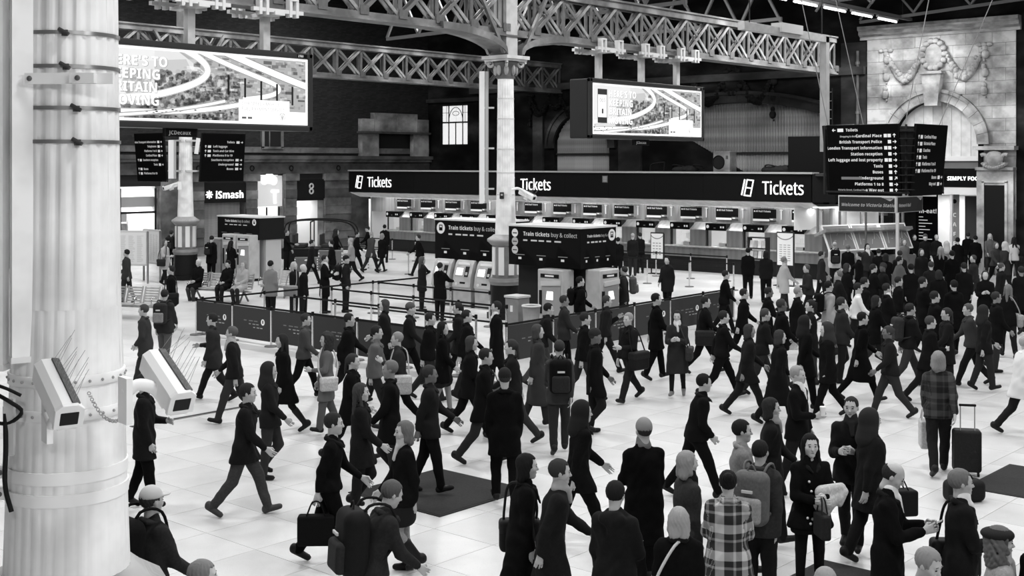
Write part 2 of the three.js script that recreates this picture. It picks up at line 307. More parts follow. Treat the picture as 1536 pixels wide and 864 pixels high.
// white boarded lunette and shopfront inside the right arch
{
  const f = thing('food_shop_front', 'food shop front with white boarded lunette and lit black sign', 'shop front', -21.3, 0, HZ0 - 0.35);
  for (let i = 0; i < 9; i++) {
    const x0 = -1.85 + i * 3.7 / 9, x1 = x0 + 3.7 / 9 - 0.012, pts = [[x0, 4.75], [x1, 4.75]];
    for (let k = 4; k >= 0; k--) { const x = x0 + (x1 - x0) * k / 4; pts.push([x, 5.4 + Math.sqrt(Math.max(0, 1.85 * 1.85 - x * x))]); }
    S().extrude(pts, 0.04).mesh('lunette_board', grey(0.72, 0.55, 'paint'), f);
  }
  S().box(3.7, 0.2, 0.18, 0, 4.7, 0.1).mesh('transom', grey(0.75, 0.5), f);
  S().box(3.7, 0.3, 0.12, 0, 4.38, 0.02).mesh('soffit_panel', grey(0.15, 0.6), f);
  S().box(3.7, 0.72, 0.24, 0, 3.62, 0.12).mesh('sign_box', BLACK_PANEL, f);
  const lit = glow(0.9, 1.5);
  lettering('SIMPLY FOOD', 0.165, lit, f, 0.5, 3.88, 0.25);
  sheet('small_lettering', 0.62, 0.3, printMat(print(0.62, 0.3, 200, (k, w, h) => { k.fillStyle = '#020202'; k.fillRect(0, 0, w, h); k.fillStyle = '#eee'; k.font = 'bold ' + h * 0.42 + 'px sans-serif'; k.fillText('M&S', 6, h * 0.42); k.fillText('FOOD', 6, h * 0.86); }), 0.5, 1), f, 0.12, 3.82, 0.25);
  S().box(3.7, 0.3, 0.3, 0, 3.28, 0.05).mesh('light_soffit', grey(0.8, 0.5), f);
  for (const x of [-1.8, 0.62]) S().box(0.1, 3.3, 0.12, x, 0, 0.1).mesh('door_frame', WHITE_PAINT, f);
  // menu board, column and lit back wall inside
  sheet('menu_board', 1.0, 2.3, printMat(print(1, 2.3, 160, (k, w, h) => { k.fillStyle = '#030303'; k.fillRect(0, 0, w, h); k.fillStyle = '#f4f4f4'; k.fillRect(w * 0.03, h * 0.04, w * 0.9, h * 0.045); k.font = 'bold ' + w * 0.26 + 'px sans-serif'; k.fillText('m-eat!', w * 0.14, h * 0.4); for (let i = 0; i < 8; i++) k.fillRect(w * 0.14, h * (0.47 + i * 0.06), w * (0.2 + 0.5 * ((i * 7) % 5) / 5), h * 0.014); }), 0.5, 0.5), f, -0.75, 1.05, -0.6);
  sheet('cafe_sign', 0.42, 2.4, printMat(print(0.42, 2.4, 160, (k, w, h) => { k.fillStyle = '#8a8a8a'; k.fillRect(0, 0, w, h); k.fillStyle = '#fff'; k.font = 'bold ' + w * 0.6 + 'px sans-serif'; k.textAlign = 'center'; 'CAFE'.split('').forEach((c, i) => k.fillText(c, w / 2, h * (0.42 + i * 0.17))); k.beginPath(); k.arc(w / 2, h * 0.14, w * 0.22, 0, 7); k.fillStyle = '#111'; k.fill(); }), 0.5), f, 0.5, 0.9, -0.55);
  S().box(0.5, 2.6, 0.06, 1.15, 0.6, -0.7).mesh('poster_panel', grey(0.05, 0.4), f);
  areaLight(3, 1.4, SHOP_LIGHT, 0, 3.2, -1.4, 0, 0, -1.4, f);
  S().box(3.2, 0.05, 1.5, 0, 3.25, -1.4).mesh('ceiling_panel', glow(0.8, 1.2), f);
  S().box(3.7, 3.4, 0.1, 0, 0, -2.9).mesh('inner_wall', grey(0.5, 0.7), f);
}
// pilasters with scroll brackets either side of the shop
for (const [x, lbl] of [[-18.65, 'stone pilaster with carved scroll bracket right of the food shop'], [-25.3, 'stone pilaster with carved scroll bracket behind the hanging sign']]) {
  const p = thing('pilaster', lbl, 'pilaster', x, 0, HZ0 + 0.15);
  S().box(1.5, 4.35, 0.3, 0, 0, 0).mesh('shaft', CLEAN[0], p);
  S().box(0.85, 3.4, 0.06, 0, 0.3, 0.16).mesh('dark_panel', grey(0.01, 0.4), p);
  const fr = S(); for (const s of [-1, 1]) fr.box(0.1, 3.6, 0.1, s * 0.47, 0.25, 0.17); fr.box(1.04, 0.1, 0.1, 0, 3.8, 0.17); fr.mesh('panel_frame', CLEAN[1], p);
  S().box(1.7, 0.16, 0.5, 0, 5.15, 0.1).box(1.55, 0.12, 0.4, 0, 4.32, 0.05).mesh('bracket_shelf', CLEAN[1], p);
  const b = S(); b.ball(0.38, 0.36, 0.22, 0, 4.78, 0.2, 14); for (const s of [-1, 1]) { const c = []; for (let i = 0; i <= 12; i++) { const a = i / 12 * 4.6; c.push(V3(s * (0.42 + 0.22 * Math.cos(a + 1) * (1 - i / 20)), 4.7 + 0.28 * Math.sin(a + 1) * (1 - i / 20), 0.22)); } b.tube(c, 0.08, 24, 7); }
  for (let i = 0; i < 9; i++) b.ball(0.09, 0.08, 0.1, -0.36 + i * 0.09, 4.5 - 0.1 * Math.sin(i / 8 * Math.PI), 0.3, 8); b.mesh('carved_bracket', CLEAN[2], p);
}
structure('trim_1', S().span(-25.6, -24.4, 0, 10, HZ0, HZ0 + 0.06), SOOT2, 'stained stone strip beside the clean facade');
{ const d = thing('downpipe', 'grey downpipe on the stained wall left of the clean facade', 'pipe', -24.75, 0, HZ0 + 0.16); S().cyl(0.07, 0.07, 9.6, 0, 0, 0, 10).mesh('pipe', grey(0.2, 0.6, 'stone'), d); const c = S(); for (const y of [2.4, 4.6, 6.8, 9]) c.cyl(0.1, 0.1, 0.12, 0, y, 0, 10); c.mesh('collar', grey(0.15, 0.6), d); }
structure('wall_side', S().span(-16.6, HX1, 0, ROOF_Y, HZ0 - 0.5, HZ0), grey(0.1, 0.9, 'soot'), 'dark wall right of the food shop pilaster');

// ---- left wall (x = -52): shops below, brick above
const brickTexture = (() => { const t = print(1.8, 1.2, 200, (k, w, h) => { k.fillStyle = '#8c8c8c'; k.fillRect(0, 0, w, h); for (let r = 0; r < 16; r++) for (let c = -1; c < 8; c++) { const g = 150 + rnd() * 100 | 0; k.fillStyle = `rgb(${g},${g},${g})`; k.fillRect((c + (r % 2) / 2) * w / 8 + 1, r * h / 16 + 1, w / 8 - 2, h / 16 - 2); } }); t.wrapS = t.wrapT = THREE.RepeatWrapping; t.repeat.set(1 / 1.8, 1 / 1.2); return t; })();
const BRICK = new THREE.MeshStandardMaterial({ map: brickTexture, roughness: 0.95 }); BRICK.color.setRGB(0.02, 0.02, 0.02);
const leftWall = new THREE.Group(); leftWall.name = 'wall_left'; scene.add(leftWall); tag(leftWall, 'brick wall over a row of lit shops at the far left', null, null, 'structure');
{
  const X = HX0, D = 0.5, LST = grey(0.2, 0.85, 'stone');
  const open = [[28.6, 33.4, 3.5], [35.8, 38.3, 3.62], [39.05, 40.8, 4.0], [41.6, 43.5, 2.6], [46.8, 48.2, 2.6]];
  let t = -HZ1;
  for (const [a, b, h] of open) {
    S().span(X - D, X, 0, 4.05, -t, -a).mesh('pier', a < 35 ? grey(0.03, 0.8, 'stone') : LST, leftWall);
    if (h < 4.05) S().span(X - D, X, h, 4.05, -a, -b).mesh('lintel', grey(0.02, 0.6), leftWall);
    t = b;
  }
  S().span(X - D, X, 0, 4.05, -t, HZ0).mesh('pier', LST, leftWall);
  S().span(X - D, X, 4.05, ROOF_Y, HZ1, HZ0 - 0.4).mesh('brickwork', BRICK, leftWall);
  for (const [y, h, d, m] of [[4.05, 0.62, 0.12, grey(0.13, 0.85, 'stone')], [4.67, 0.14, 0.3, LST], [4.81, 0.2, 0.42, grey(0.1, 0.85, 'stone')], [5.15, 0.3, 0.08, LST]]) S().span(X, X + d, y, y + h, -20, HZ0).mesh('entablature_course', m, leftWall);
  for (const [a, b] of [[38.3, 39.05], [40.8, 41.6], [43.5, 45.4], [35.1, 35.8]]) {
    const c = (a + b) / 2, w = b - a;
    for (let k = 0; k < 8; k++) S().span(X, X + 0.16 - (k % 2) * 0.03, k * 0.46, k * 0.46 + 0.452, -c + w / 2 - 0.02, -c - w / 2 + 0.02).mesh('stone_block', [LST, grey(0.12, 0.8, 'stone'), grey(0.26, 0.85, 'stone')][(k * 2 + (a | 0)) % 3], leftWall);
    S().span(X, X + 0.26, 3.68, 4.05, -c + w / 2 + 0.06, -c - w / 2 - 0.06).mesh('pilaster_cap', LST, leftWall);
    S().add(new THREE.TorusGeometry(0.12, 0.035, 6, 14), new THREE.Matrix4().makeRotationY(Math.PI / 2).setPosition(X + 0.14, 4.35, -c)).mesh('iron_ring', BLACK, leftWall);
  }
  // small window high in the brick
  const w = thing('window_2', 'small dim sash window in brick wall above the shops', null, X + 0.04, 5.45, -40.0); tag(w, null, null, null, 'structure');
  S().box(0.1, 0.9, 1.1, 0, 0, 0).mesh('pane', grey(0.02, 0.1), w);
  const f = S(); for (const s of [-1, 1]) f.box(0.2, 1.1, 0.16, 0, -0.05, s * 0.62); f.box(0.2, 0.12, 1.4, 0, -0.1, 0); f.box(0.14, 0.9, 0.05, 0.02, 0, 0.2); f.mesh('window_frame', LST, w);
  // stone niche block by the corner
  const n = thing('stone_niche', 'stepped stone surround with dark recess high on the brick wall', 'niche', X, 5.0, -48.6);
  for (const [z0, z1, y0, y1, m] of [[-2.6, -1.35, 0, 1.28, 1], [1.35, 2.6, 0, 1.28, 0], [-2.6, -1.7, 1.4, 2.15, 0], [1.7, 2.6, 1.4, 2.1, 2], [-1.68, 0.0, 1.4, 2.45, 2], [0.02, 1.68, 1.4, 2.45, 1]]) S().span(0, 0.35, y0, y1, z0, z1).mesh('stone_block', grey([0.3, 0.38, 0.44][m], 0.9, 'stone'), n);
  S().span(0, 0.45, 1.28, 1.4, -2.7, 2.7).mesh('moulding', grey(0.12, 0.9, 'stone'), n);
  S().span(0, 0.06, 0, 1.28, -1.35, 1.35).mesh('recess', BLACK, n);
}
// shops of the left wall
function shopRoom(name, label, t0, t1, h, lit, wall = 0.75) {
  const r = thing(name, label, 'shop', HX0 - 0.5, 0, -(t0 + t1) / 2), w = t1 - t0;
  S().span(-3.2, -3.1, 0, h + 0.3, -w / 2 - 0.1, w / 2 + 0.1).span(-3.1, 0, 0, h + 0.3, w / 2, w / 2 + 0.1).span(-3.1, 0, 0, h + 0.3, -w / 2 - 0.1, -w / 2).mesh('shop_walls', grey(wall, 0.7), r);
  S().span(-3.1, 0, h + 0.2, h + 0.3, -w / 2, w / 2).mesh('shop_ceiling', grey(0.7, 0.8), r);
  S().span(-2.4, -0.6, h + 0.12, h + 0.18, -w / 2 + 0.2, w / 2 - 0.2).mesh('light_panel', glow(0.8, 1.3), r);
  areaLight(1.6, w * 0.7, lit, -1.5, h + 0.08, 0, -1.5, 0, 0, r);
  return r;
}
{
  const r = shopRoom('corner_shop', 'brightly lit glass fronted shop behind the white notice boards', 28.6, 33.4, 3.4, SHOP_LIGHT);
  for (const z of [-2.3, -0.4, 1.0, 2.3]) S().box(0.06, 3.4, 0.08, 0.2, 0, z).mesh('mullion', DARK_METAL, r);
  S().box(0.06, 0.1, 4.7, 0.2, 2.2, 0).mesh('transom', DARK_METAL, r);
  S().box(0.3, 0.5, 4.7, -0.2, 2.5, 0).mesh('inner_fascia', grey(0.6, 0.5), r);
  for (let k = 0; k < 4; k++) { S().box(0.5, 1.6, 0.8, -2.6, 0, -1.9 + k * 1.2).mesh('display_unit', grey(0.25, 0.6, 'stone'), r); S().box(0.05, 0.5, 0.7, -2.3, 1.7, -1.9 + k * 1.2).mesh('wall_poster', grey([0.1, 0.5, 0.06, 0.3][k], 0.5), r); }
}
{
  const r = thing('shutter_shop', 'shuttered phone repair shop under a glowing white word sign', 'shop', HX0, 0, -37.05);
  for (let k = 0; k < 30; k++) S().box(0.05, 0.088, 2.3, -0.3, k * 0.092, 0, 0, 0, 0.25).mesh('shutter_slat', grey(0.42, 0.5, 'metal'), r);
  S().span(-0.1, 0.12, 2.62, 3.62, -1.25, 1.25).mesh('sign_board', BLACK, r);
  const lit = glow(0.9, 1.8);
  lettering('iSmash', 0.36, lit, r, 0.13, 2.84, 0.62, Math.PI / 2);
  const st = S(); for (let i = 0; i < 4; i++) st.box(0.02, 0.4, 0.06, 0.14, 2.84, 0.98, 0, i * Math.PI / 4); st.mesh('star_symbol', lit, r);
}
{
  const r = shopRoom('phone_shop', 'narrow bright shop with tall white sign panel beside the shutter', 39.05, 40.8, 3.9, SHOP_LIGHT);
  S().box(0.12, 1.6, 1.7, 0.35, 2.35, 0).mesh('sign_panel', glow(0.7, 0.22), r);
  S().ball(0.05, 0.3, 0.34, 0.48, 3.85, 0.05, 14).ball(0.05, 0.24, 0.24, 0.48, 3.7, -0.25, 12).ball(0.05, 0.24, 0.24, 0.48, 3.72, 0.35, 12).mesh('hanging_logo', glow(0.9, 0.9), r);
  lettering('T', 0.7, glow(0.9, 1.6), r, 0.43, 2.5, -0.1, Math.PI / 2);
  for (const z of [-0.8, 0, 0.8]) S().box(0.06, 2.3, 0.06, 0.2, 0, z).mesh('mullion', DARK_METAL, r);
  S().box(0.4, 1.1, 1.2, -2.2, 0, 0).mesh('counter', grey(0.1, 0.5), r); S().box(0.05, 0.8, 0.6, -2.9, 1.3, 0.3).mesh('wall_poster', grey(0.05, 0.5), r);
}
{
  const r = shopRoom('doorway_shop', 'lit doorway below a black board with a figure eight', 41.6, 43.5, 2.6, SHOP_LIGHT * 0.7, 0.5);
  S().span(0.4, 0.62, 2.7, 3.75, -0.95, 0.95).mesh('sign_board', grey(0.01, 0.5), r);
  const e = S(); for (const y of [3.1, 3.38]) e.add(new THREE.TorusGeometry(0.12, 0.045, 8, 18), new THREE.Matrix4().makeRotationY(Math.PI / 2).setPosition(0.65, y, 0)); e.mesh('figure_eight', grey(0.5, 0.5), r);
  sheet('wall_poster', 1.0, 1.6, printMat(print(1, 1.6, 90, (k, w, h) => { k.fillStyle = '#f4f4f4'; k.fillRect(0, 0, w, h); k.strokeStyle = '#222'; k.lineWidth = 9; k.beginPath(); k.moveTo(w * 0.2, h * 0.2); k.lineTo(w * 0.8, h * 0.45); k.lineTo(w * 0.3, h * 0.8); k.stroke(); }), 0.6), r, -2.95, 0.8, -0.4, Math.PI / 2);
}
shopRoom('passage', 'lit passage doorway at the left end of the ticket office', 46.8, 48.2, 2.5, SHOP_LIGHT * 0.6, 0.6);
// ---------------------------------------------------------------- iron columns
function flutedShaft(y0, y1, rad, depth, reed, n = 20, seg = 8) {  // rad(y): radius; flutes cut in or reeds standing proud
  const rows = 10, cols = n * seg, pos = [], idx = [];
  for (let r = 0; r <= rows; r++) for (let c = 0; c <= cols; c++) {
    const y = y0 + (y1 - y0) * r / rows, a = c / cols * Math.PI * 2, f = (c % seg) / seg;
    const end = Math.min(1, Math.min(r, rows - r) * 0.9), cut = reed ? -Math.abs(Math.sin(f * Math.PI)) * depth + depth : (f > 0.18 && f < 0.82 ? Math.sin((f - 0.18) / 0.64 * Math.PI) * depth : 0);
    const R = rad(y) - cut * (reed ? 1 : Math.max(0.15, end));
    pos.push(Math.cos(a) * R, y, Math.sin(a) * R);
    if (r < rows && c < cols) { const i = r * (cols + 1) + c; idx.push(i, i + cols + 1, i + 1, i + 1, i + cols + 1, i + cols + 2); }
  }
  const g = new THREE.BufferGeometry(); g.setAttribute('position', new THREE.Float32BufferAttribute(pos, 3)); g.setIndex(idx); g.computeVertexNormals();
  return toCreasedNormals(g, 0.9);
}
const shaftRadius = (y) => y < 3.9 ? 0.315 - (y - 2.5) * 0.033 : 0.269 - (y - 3.9) * 0.0095;
function column(x, z, label, detail) {
  const c = thing('iron_column', label, 'column', x, 0, z);
  const white = WHITE_PAINT, seg = detail ? 10 : 6;
  S().cyl(0.5, 0.46, 1.0, 0, 0, 0, 8).cyl(0.56, 0.56, 0.18, 0, 0, 0, 8).mesh('base', grey(0.01, 0.4), c);
  S().cyl(0.46, 0.5, 0.1, 0, 1.0, 0, 16).cyl(0.52, 0.5, 0.1, 0, 1.1, 0, 16).mesh('base_moulding', grey(0.22, 0.5, 'paint'), c);
  S().cyl(0.4, 0.4, 1.02, 0, 1.2, 0, 8).mesh('pedestal', grey(0.2, 0.5, 'paint'), c);
  for (let i = 0; i < 8; i++) { const a = (i + 0.5) * Math.PI / 4; S().box(0.17, 0.82, 0.05, Math.sin(a) * 0.375, 1.3, Math.cos(a) * 0.375, a).mesh('pedestal_panel', grey(0.72, 0.45), c); }
  S().lathe([[0.4, 2.16], [0.46, 2.2], [0.5, 2.25], [0.55, 2.29], [0.55, 2.36], [0.42, 2.44], [0.36, 2.49], [0.3, 2.49]], 8).mesh('pedestal_cap', grey(0.3, 0.5, 'paint'), c);
  part('lower_shaft', metricUv(flutedShaft(2.46, 3.86, shaftRadius, 0.0035, true, 34, seg)), white, c);
  part('upper_shaft', metricUv(flutedShaft(3.86, 7.15, shaftRadius, 0.011, false, 22, seg)), white, c);
  const cap = S().lathe([[0.24, 7.1], [0.29, 7.14], [0.26, 7.2], [0.27, 7.42], [0.36, 7.56], [0.4, 7.62], [0.1, 7.62]], 20).mesh('capital_bell', grey(0.22, 0.6, 'stone'), c);
  for (let i = 0; i < 8; i++) { const a = i * Math.PI / 4; S().ball(0.09, 0.16, 0.05, Math.sin(a) * 0.3, 7.36, Math.cos(a) * 0.3, 8).mesh('acanthus_leaf', grey(0.35, 0.6, 'paint'), cap); }
  for (let i = 0; i < 4; i++) {
    const a = i * Math.PI / 2 + Math.PI / 4, pts = []; for (let k = 0; k <= 16; k++) { const b = k / 16 * 9, r = 0.13 * (1 - k / 20); pts.push(V3(Math.sin(a) * (0.46 + Math.cos(b) * r), 7.55 + Math.sin(b) * r, Math.cos(a) * (0.46 + Math.cos(b) * r))); }
    S().tube(pts, 0.045, 26, 6).mesh('volute', grey(0.5, 0.6, 'paint'), cap);
  }
  S().box(1.02, 0.1, 1.02, 0, 7.68, 0).box(0.9, 0.06, 0.9, 0, 7.62, 0).mesh('abacus', grey(0.6, 0.5, 'paint'), c);
  S().box(0.5, ROOF_Y - 7.78, 0.5, 0, 7.78, 0).mesh('upper_post', grey(0.5, 0.5, 'paint'), c);
  return c;
}
const colCentre = column(-24.4, -27.4, 'white fluted iron column between the two ticket machine kiosks', false);
const colLeft = column(-42.0, -28.1, 'white fluted iron column carrying the black wayfinding boards at left', false);
const nearPos = viewPoint(101, 400, 6.45).setY(0);
const colNear = column(nearPos.x, nearPos.z, 'large white fluted iron column filling the left edge', true);
// fittings of the near column
const toView = Math.atan2(0.661, 0.75);                          // turn that points a thing's front at the gallery
for (const [y, a, k] of [[5.26, 0.3, 0], [5.09, 0.32, 1], [4.88, 0.5, 2], [4.71, 0.52, 3]]) {
  const b = thing('pipe_strap', ['top steel band clamped round the near white column', 'second steel band from the top on the near white column', 'third steel band from the top on the near white column', 'lowest steel band with screw clamp on the near white column'][k], 'strap', nearPos.x, y, nearPos.z, toView, 'steel bands on the near column');
  const r = shaftRadius(y) + 0.004; S().add(new THREE.CylinderGeometry(r, r, 0.019, 48, 1, true)).add(new THREE.CylinderGeometry(r + 0.003, r + 0.003, 0.019, 48, 1, true)).mesh('band', grey(0.4, 0.3, null, { metalness: 0.9 }), b);
  S().box(0.03, 0.03, 0.024, Math.sin(a) * (r + 0.012), -0.02, Math.cos(a) * (r + 0.012), a).rod(V3(Math.sin(a) * (r + 0.03) - 0.03, 0.014, Math.cos(a) * (r + 0.03)), V3(Math.sin(a) * (r + 0.03) + 0.02, -0.014, Math.cos(a) * (r + 0.03)), 0.011).mesh('screw_clamp', grey(0.05, 0.5), b);
}
for (const [y, k] of [[3.02, 0], [2.91, 1]]) {
  const b = thing('collar_band', ['upper white painted collar low on the near column', 'lower white painted collar low on the near column'][k], 'strap', nearPos.x, y, nearPos.z, toView, 'white collars on the near column');
  const r = shaftRadius(y) + 0.006; S().add(new THREE.CylinderGeometry(r, r, 0.062, 56)).mesh('band', grey(0.82, 0.5), b);
  S().round(0.075, 0.066, 0.05, 0.012, -r * 0.93, -0.033, r * 0.4).mesh('lug', grey(0.8, 0.5), b); S().ball(0.013, 0.013, 0.013, -r * 0.95, 0, r * 0.4 + 0.028, 10).mesh('bolt', grey(0.1, 0.5), b);
}
for (const [y, k] of [[3.5, 0], [3.33, 1]]) {
  const b = thing('moulded_ring', ['upper studded ring on the near column beside the cameras', 'lower studded ring on the near column beside the cameras'][k], 'ring', nearPos.x, y, nearPos.z, toView, 'studded rings on the near column');
  const r = shaftRadius(y) + 0.002; S().lathe([[r - 0.01, -0.03], [r + 0.008, -0.026], [r + 0.004, 0], [r + 0.008, 0.026], [r - 0.01, 0.03]], 48).mesh('ring', grey(0.8, 0.5), b);
  const s = S(); for (let i = 0; i < 26; i++) { const a = i / 26 * 6.283; s.ball(0.008, 0.008, 0.008, Math.sin(a) * (r + 0.007), 0, Math.cos(a) * (r + 0.007), 6); } s.mesh('studs', grey(0.3, 0.6), b);
}
{
  const bar = thing('bracket_bar', 'white flat bracket bar bolted across the near column', 'bracket', ...viewPoint(104, 118, 6.15).toArray(), toView);
  S().box(0.44, 0.055, 0.02, 0, -0.027, 0).mesh('bar', grey(0.82, 0.45), bar); S().box(0.12, 0.05, 0.05, 0.08, -0.024, 0.03).mesh('clip', grey(0.78, 0.45), bar);
  S().ball(0.014, 0.014, 0.01, -0.195, 0, 0.012, 10).ball(0.014, 0.014, 0.01, 0.06, 0, 0.058, 10).mesh('bolt', grey(0.08, 0.5), bar);
  const d1 = thing('cable_duct', 'white square cable duct running down beside the near column', 'duct', ...viewPoint(32, 540, 6.2).toArray(), toView + 0.55);
  S().box(0.1, 2.6, 0.07).mesh('duct', WHITE_PAINT, d1); S().box(0.11, 0.03, 0.08, 0, -0.01, 0).mesh('end_collar', grey(0.7, 0.5), d1);
  const d2 = thing('cable_duct', 'white cable duct at the extreme left edge of the picture', 'duct', ...viewPoint(-12, 552, 6.2).toArray(), toView);
  S().box(0.14, 2.6, 0.08).mesh('duct', WHITE_PAINT, d2); S().box(0.15, 0.03, 0.09, 0, -0.01, 0).mesh('end_collar', grey(0.7, 0.5), d2);
  const jb = thing('cable_bundle', 'black cables hanging from a bracket left of the near camera', 'cable', ...viewPoint(8, 640, 6.1).toArray(), toView);
  S().tube([V3(-0.1, 0.22, 0), V3(0.02, 0.2, 0.05), V3(0.09, 0.16, 0.03)], 0.009).tube([V3(-0.1, 0.19, 0), V3(0.04, 0.13, 0.04), V3(0.09, 0.08, 0.02), V3(0.02, 0.02, 0.01), V3(-0.1, 0.03, 0)], 0.01).tube([V3(0, 0.1, 0), V3(0.01, -0.1, 0.02), V3(0.0, -0.3, 0), V3(0.03, -0.42, 0)], 0.013).mesh('cables', BLACK, jb);
  S().box(0.05, 0.28, 0.03, 0.02, -0.14, 0).mesh('bracket_plate', grey(0.5, 0.5), jb);
}
// ---- security cameras with anti-bird spikes
function cctv(label, u, v, Z, yaw, pitch, len, arm) {
  const p = viewPoint(u, v, Z), c = thing('security_camera', label, 'camera', p.x, p.y, p.z, toView + yaw);
  const body = new THREE.Group(); body.name = 'housing'; body.rotation.x = pitch; c.add(body);
  S().extrude([[-0.058, -0.045], [-0.04, -0.062], [0.04, -0.062], [0.058, -0.045], [0.058, 0.04], [0.03, 0.062], [-0.03, 0.062], [-0.058, 0.04]], len, new THREE.Matrix4().makeTranslation(0, 0, -len / 2), 0.004).mesh('shell', grey(0.8, 0.4), body);
  S().extrude([[-0.064, -0.05], [0.064, -0.05], [0.064, 0.044], [0.034, 0.068], [-0.034, 0.068], [-0.064, 0.044]], 0.02, new THREE.Matrix4().makeTranslation(0, 0, len / 2 - 0.01), 0.002).mesh('front_rim', grey(0.75, 0.4), body);
  S().round(0.086, 0.07, 0.012, 0.02, 0, -0.035, len / 2 + 0.008).mesh('lens_glass', grey(0.008, 0.08), body);
  S().box(0.035, 0.012, len * 0.96, 0.03, 0.06, 0, 0, 0, -0.2).mesh('spike_strip', grey(0.12, 0.9, 'cloth'), body);
  const sp = S(); for (let i = 0; i < 12; i++) { const z = -len / 2 + len * (i + 0.5) / 12; sp.rod(V3(0.02, 0.065, z), V3(0.06 + rr(0, 0.05), 0.18 + rr(0, 0.05), z + rr(-0.05, 0.05)), 0.0012, 4); } sp.mesh('spikes', grey(0.3, 0.4), body);
  S().box(0.05, 0.05, 0.12, 0, -0.115, 0).mesh('mount', grey(0.7, 0.5), body);
  if (arm) { const a = S(); a.tube(arm.map((q) => V3(...q)), 0.03, 20, 8); a.mesh('bracket_arm', grey(0.8, 0.45), c); S().box(0.03, 0.22, 0.1, arm[0][0], arm[0][1] - 0.14, arm[0][2]).mesh('wall_plate', grey(0.78, 0.45), c); }
  return c;
}
cctv('white security camera with wire spikes in front of the near column', 86, 590, 5.75, 0.62, 0.42, 0.4, [[0.05, -0.16, -0.36], [0.03, -0.18, -0.2], [0, -0.14, -0.05], [0, -0.12, 0]]);
cctv('white security camera on a curved arm right of the near column', 250, 572, 6.0, 0.7, 0.48, 0.36, [[-0.2, -0.04, -0.02], [-0.15, 0.0, -0.0], [-0.06, -0.03, 0], [0, -0.11, 0]]);
{
  const ch = thing('safety_chain', 'slack safety chain looping from the column to the camera arm', 'chain', ...viewPoint(165, 615, 6.1).toArray(), toView);
  const pts = []; for (let i = 0; i <= 10; i++) { const k = i / 10; pts.push(V3(-0.09 + 0.19 * k, 0.09 - 0.06 * k - 0.36 * (k - k * k * 0.9), 0.04)); }
  const s = S(), curve = new THREE.CatmullRomCurve3(pts); for (let i = 0; i < 26; i++) { const p = curve.getPoint(i / 26), q = curve.getTangent(i / 26); s.add(new THREE.TorusGeometry(0.008, 0.0025, 5, 8), new THREE.Matrix4().makeRotationFromEuler(new THREE.Euler(i % 2 * 1.57, 0, Math.atan2(q.y, q.x))).setPosition(p)); }
  s.mesh('links', grey(0.35, 0.4), ch);
}
// fittings of the middle column
{
  const l = thing('wall_washer', 'tall slim white light box fixed to the left of the middle column', 'light box', -24.72, 3.42, -26.95, toView);
  S().box(0.16, 3.9, 0.1, -0.16, 0, 0.1).mesh('box', grey(0.72, 0.5), l); S().box(0.1, 3.9, 0.06, -0.02, 0, 0.05).mesh('side_channel', grey(0.4, 0.5), l);
  for (const y of [0.4, 1.6, 2.8]) S().box(0.3, 0.05, 0.05, 0.05, y, 0.02).mesh('bracket', grey(0.5, 0.5), l);
  for (const [y, w] of [[3.65, 'lowest'], [4.3, 'second lowest'], [5.0, 'middle'], [5.9, 'second highest'], [6.5, 'highest']]) { const b = thing('column_ring', w + ' thin fixing band on the middle column', 'band', -24.4, y, -27.4, 0, 'fixing bands of the middle column'); const r = shaftRadius(y) + 0.005; S().cyl(r, r, 0.04, 0, 0, 0, 28).mesh('ring', grey(0.6, 0.5), b); }
  cctv('small white security camera on the middle column near the Tickets board', 791, 292, 36.2, 0.8, 0.35, 0.42, [[-0.55, 0.1, 0], [-0.3, 0.14, 0], [-0.1, 0.05, 0], [0, -0.08, 0]]).scale.setScalar(1.35);
  cctv('small white security camera on the left column below the black boards', 256, 279, 48.2, -0.9, 0.3, 0.42, [[0.6, 0.05, 0], [0.3, 0.05, 0], [0, -0.08, 0]]).scale.setScalar(1.4);
  const b = thing('junction_box', 'small dark junction box on the middle column', 'box', -24.25, 3.55, -27.06, toView); S().round(0.13, 0.2, 0.1, 0.02).mesh('case', grey(0.03, 0.4), b); S().box(0.06, 0.05, 0.02, 0, 0.1, 0.06).mesh('plate', grey(0.4, 0.4), b);
}
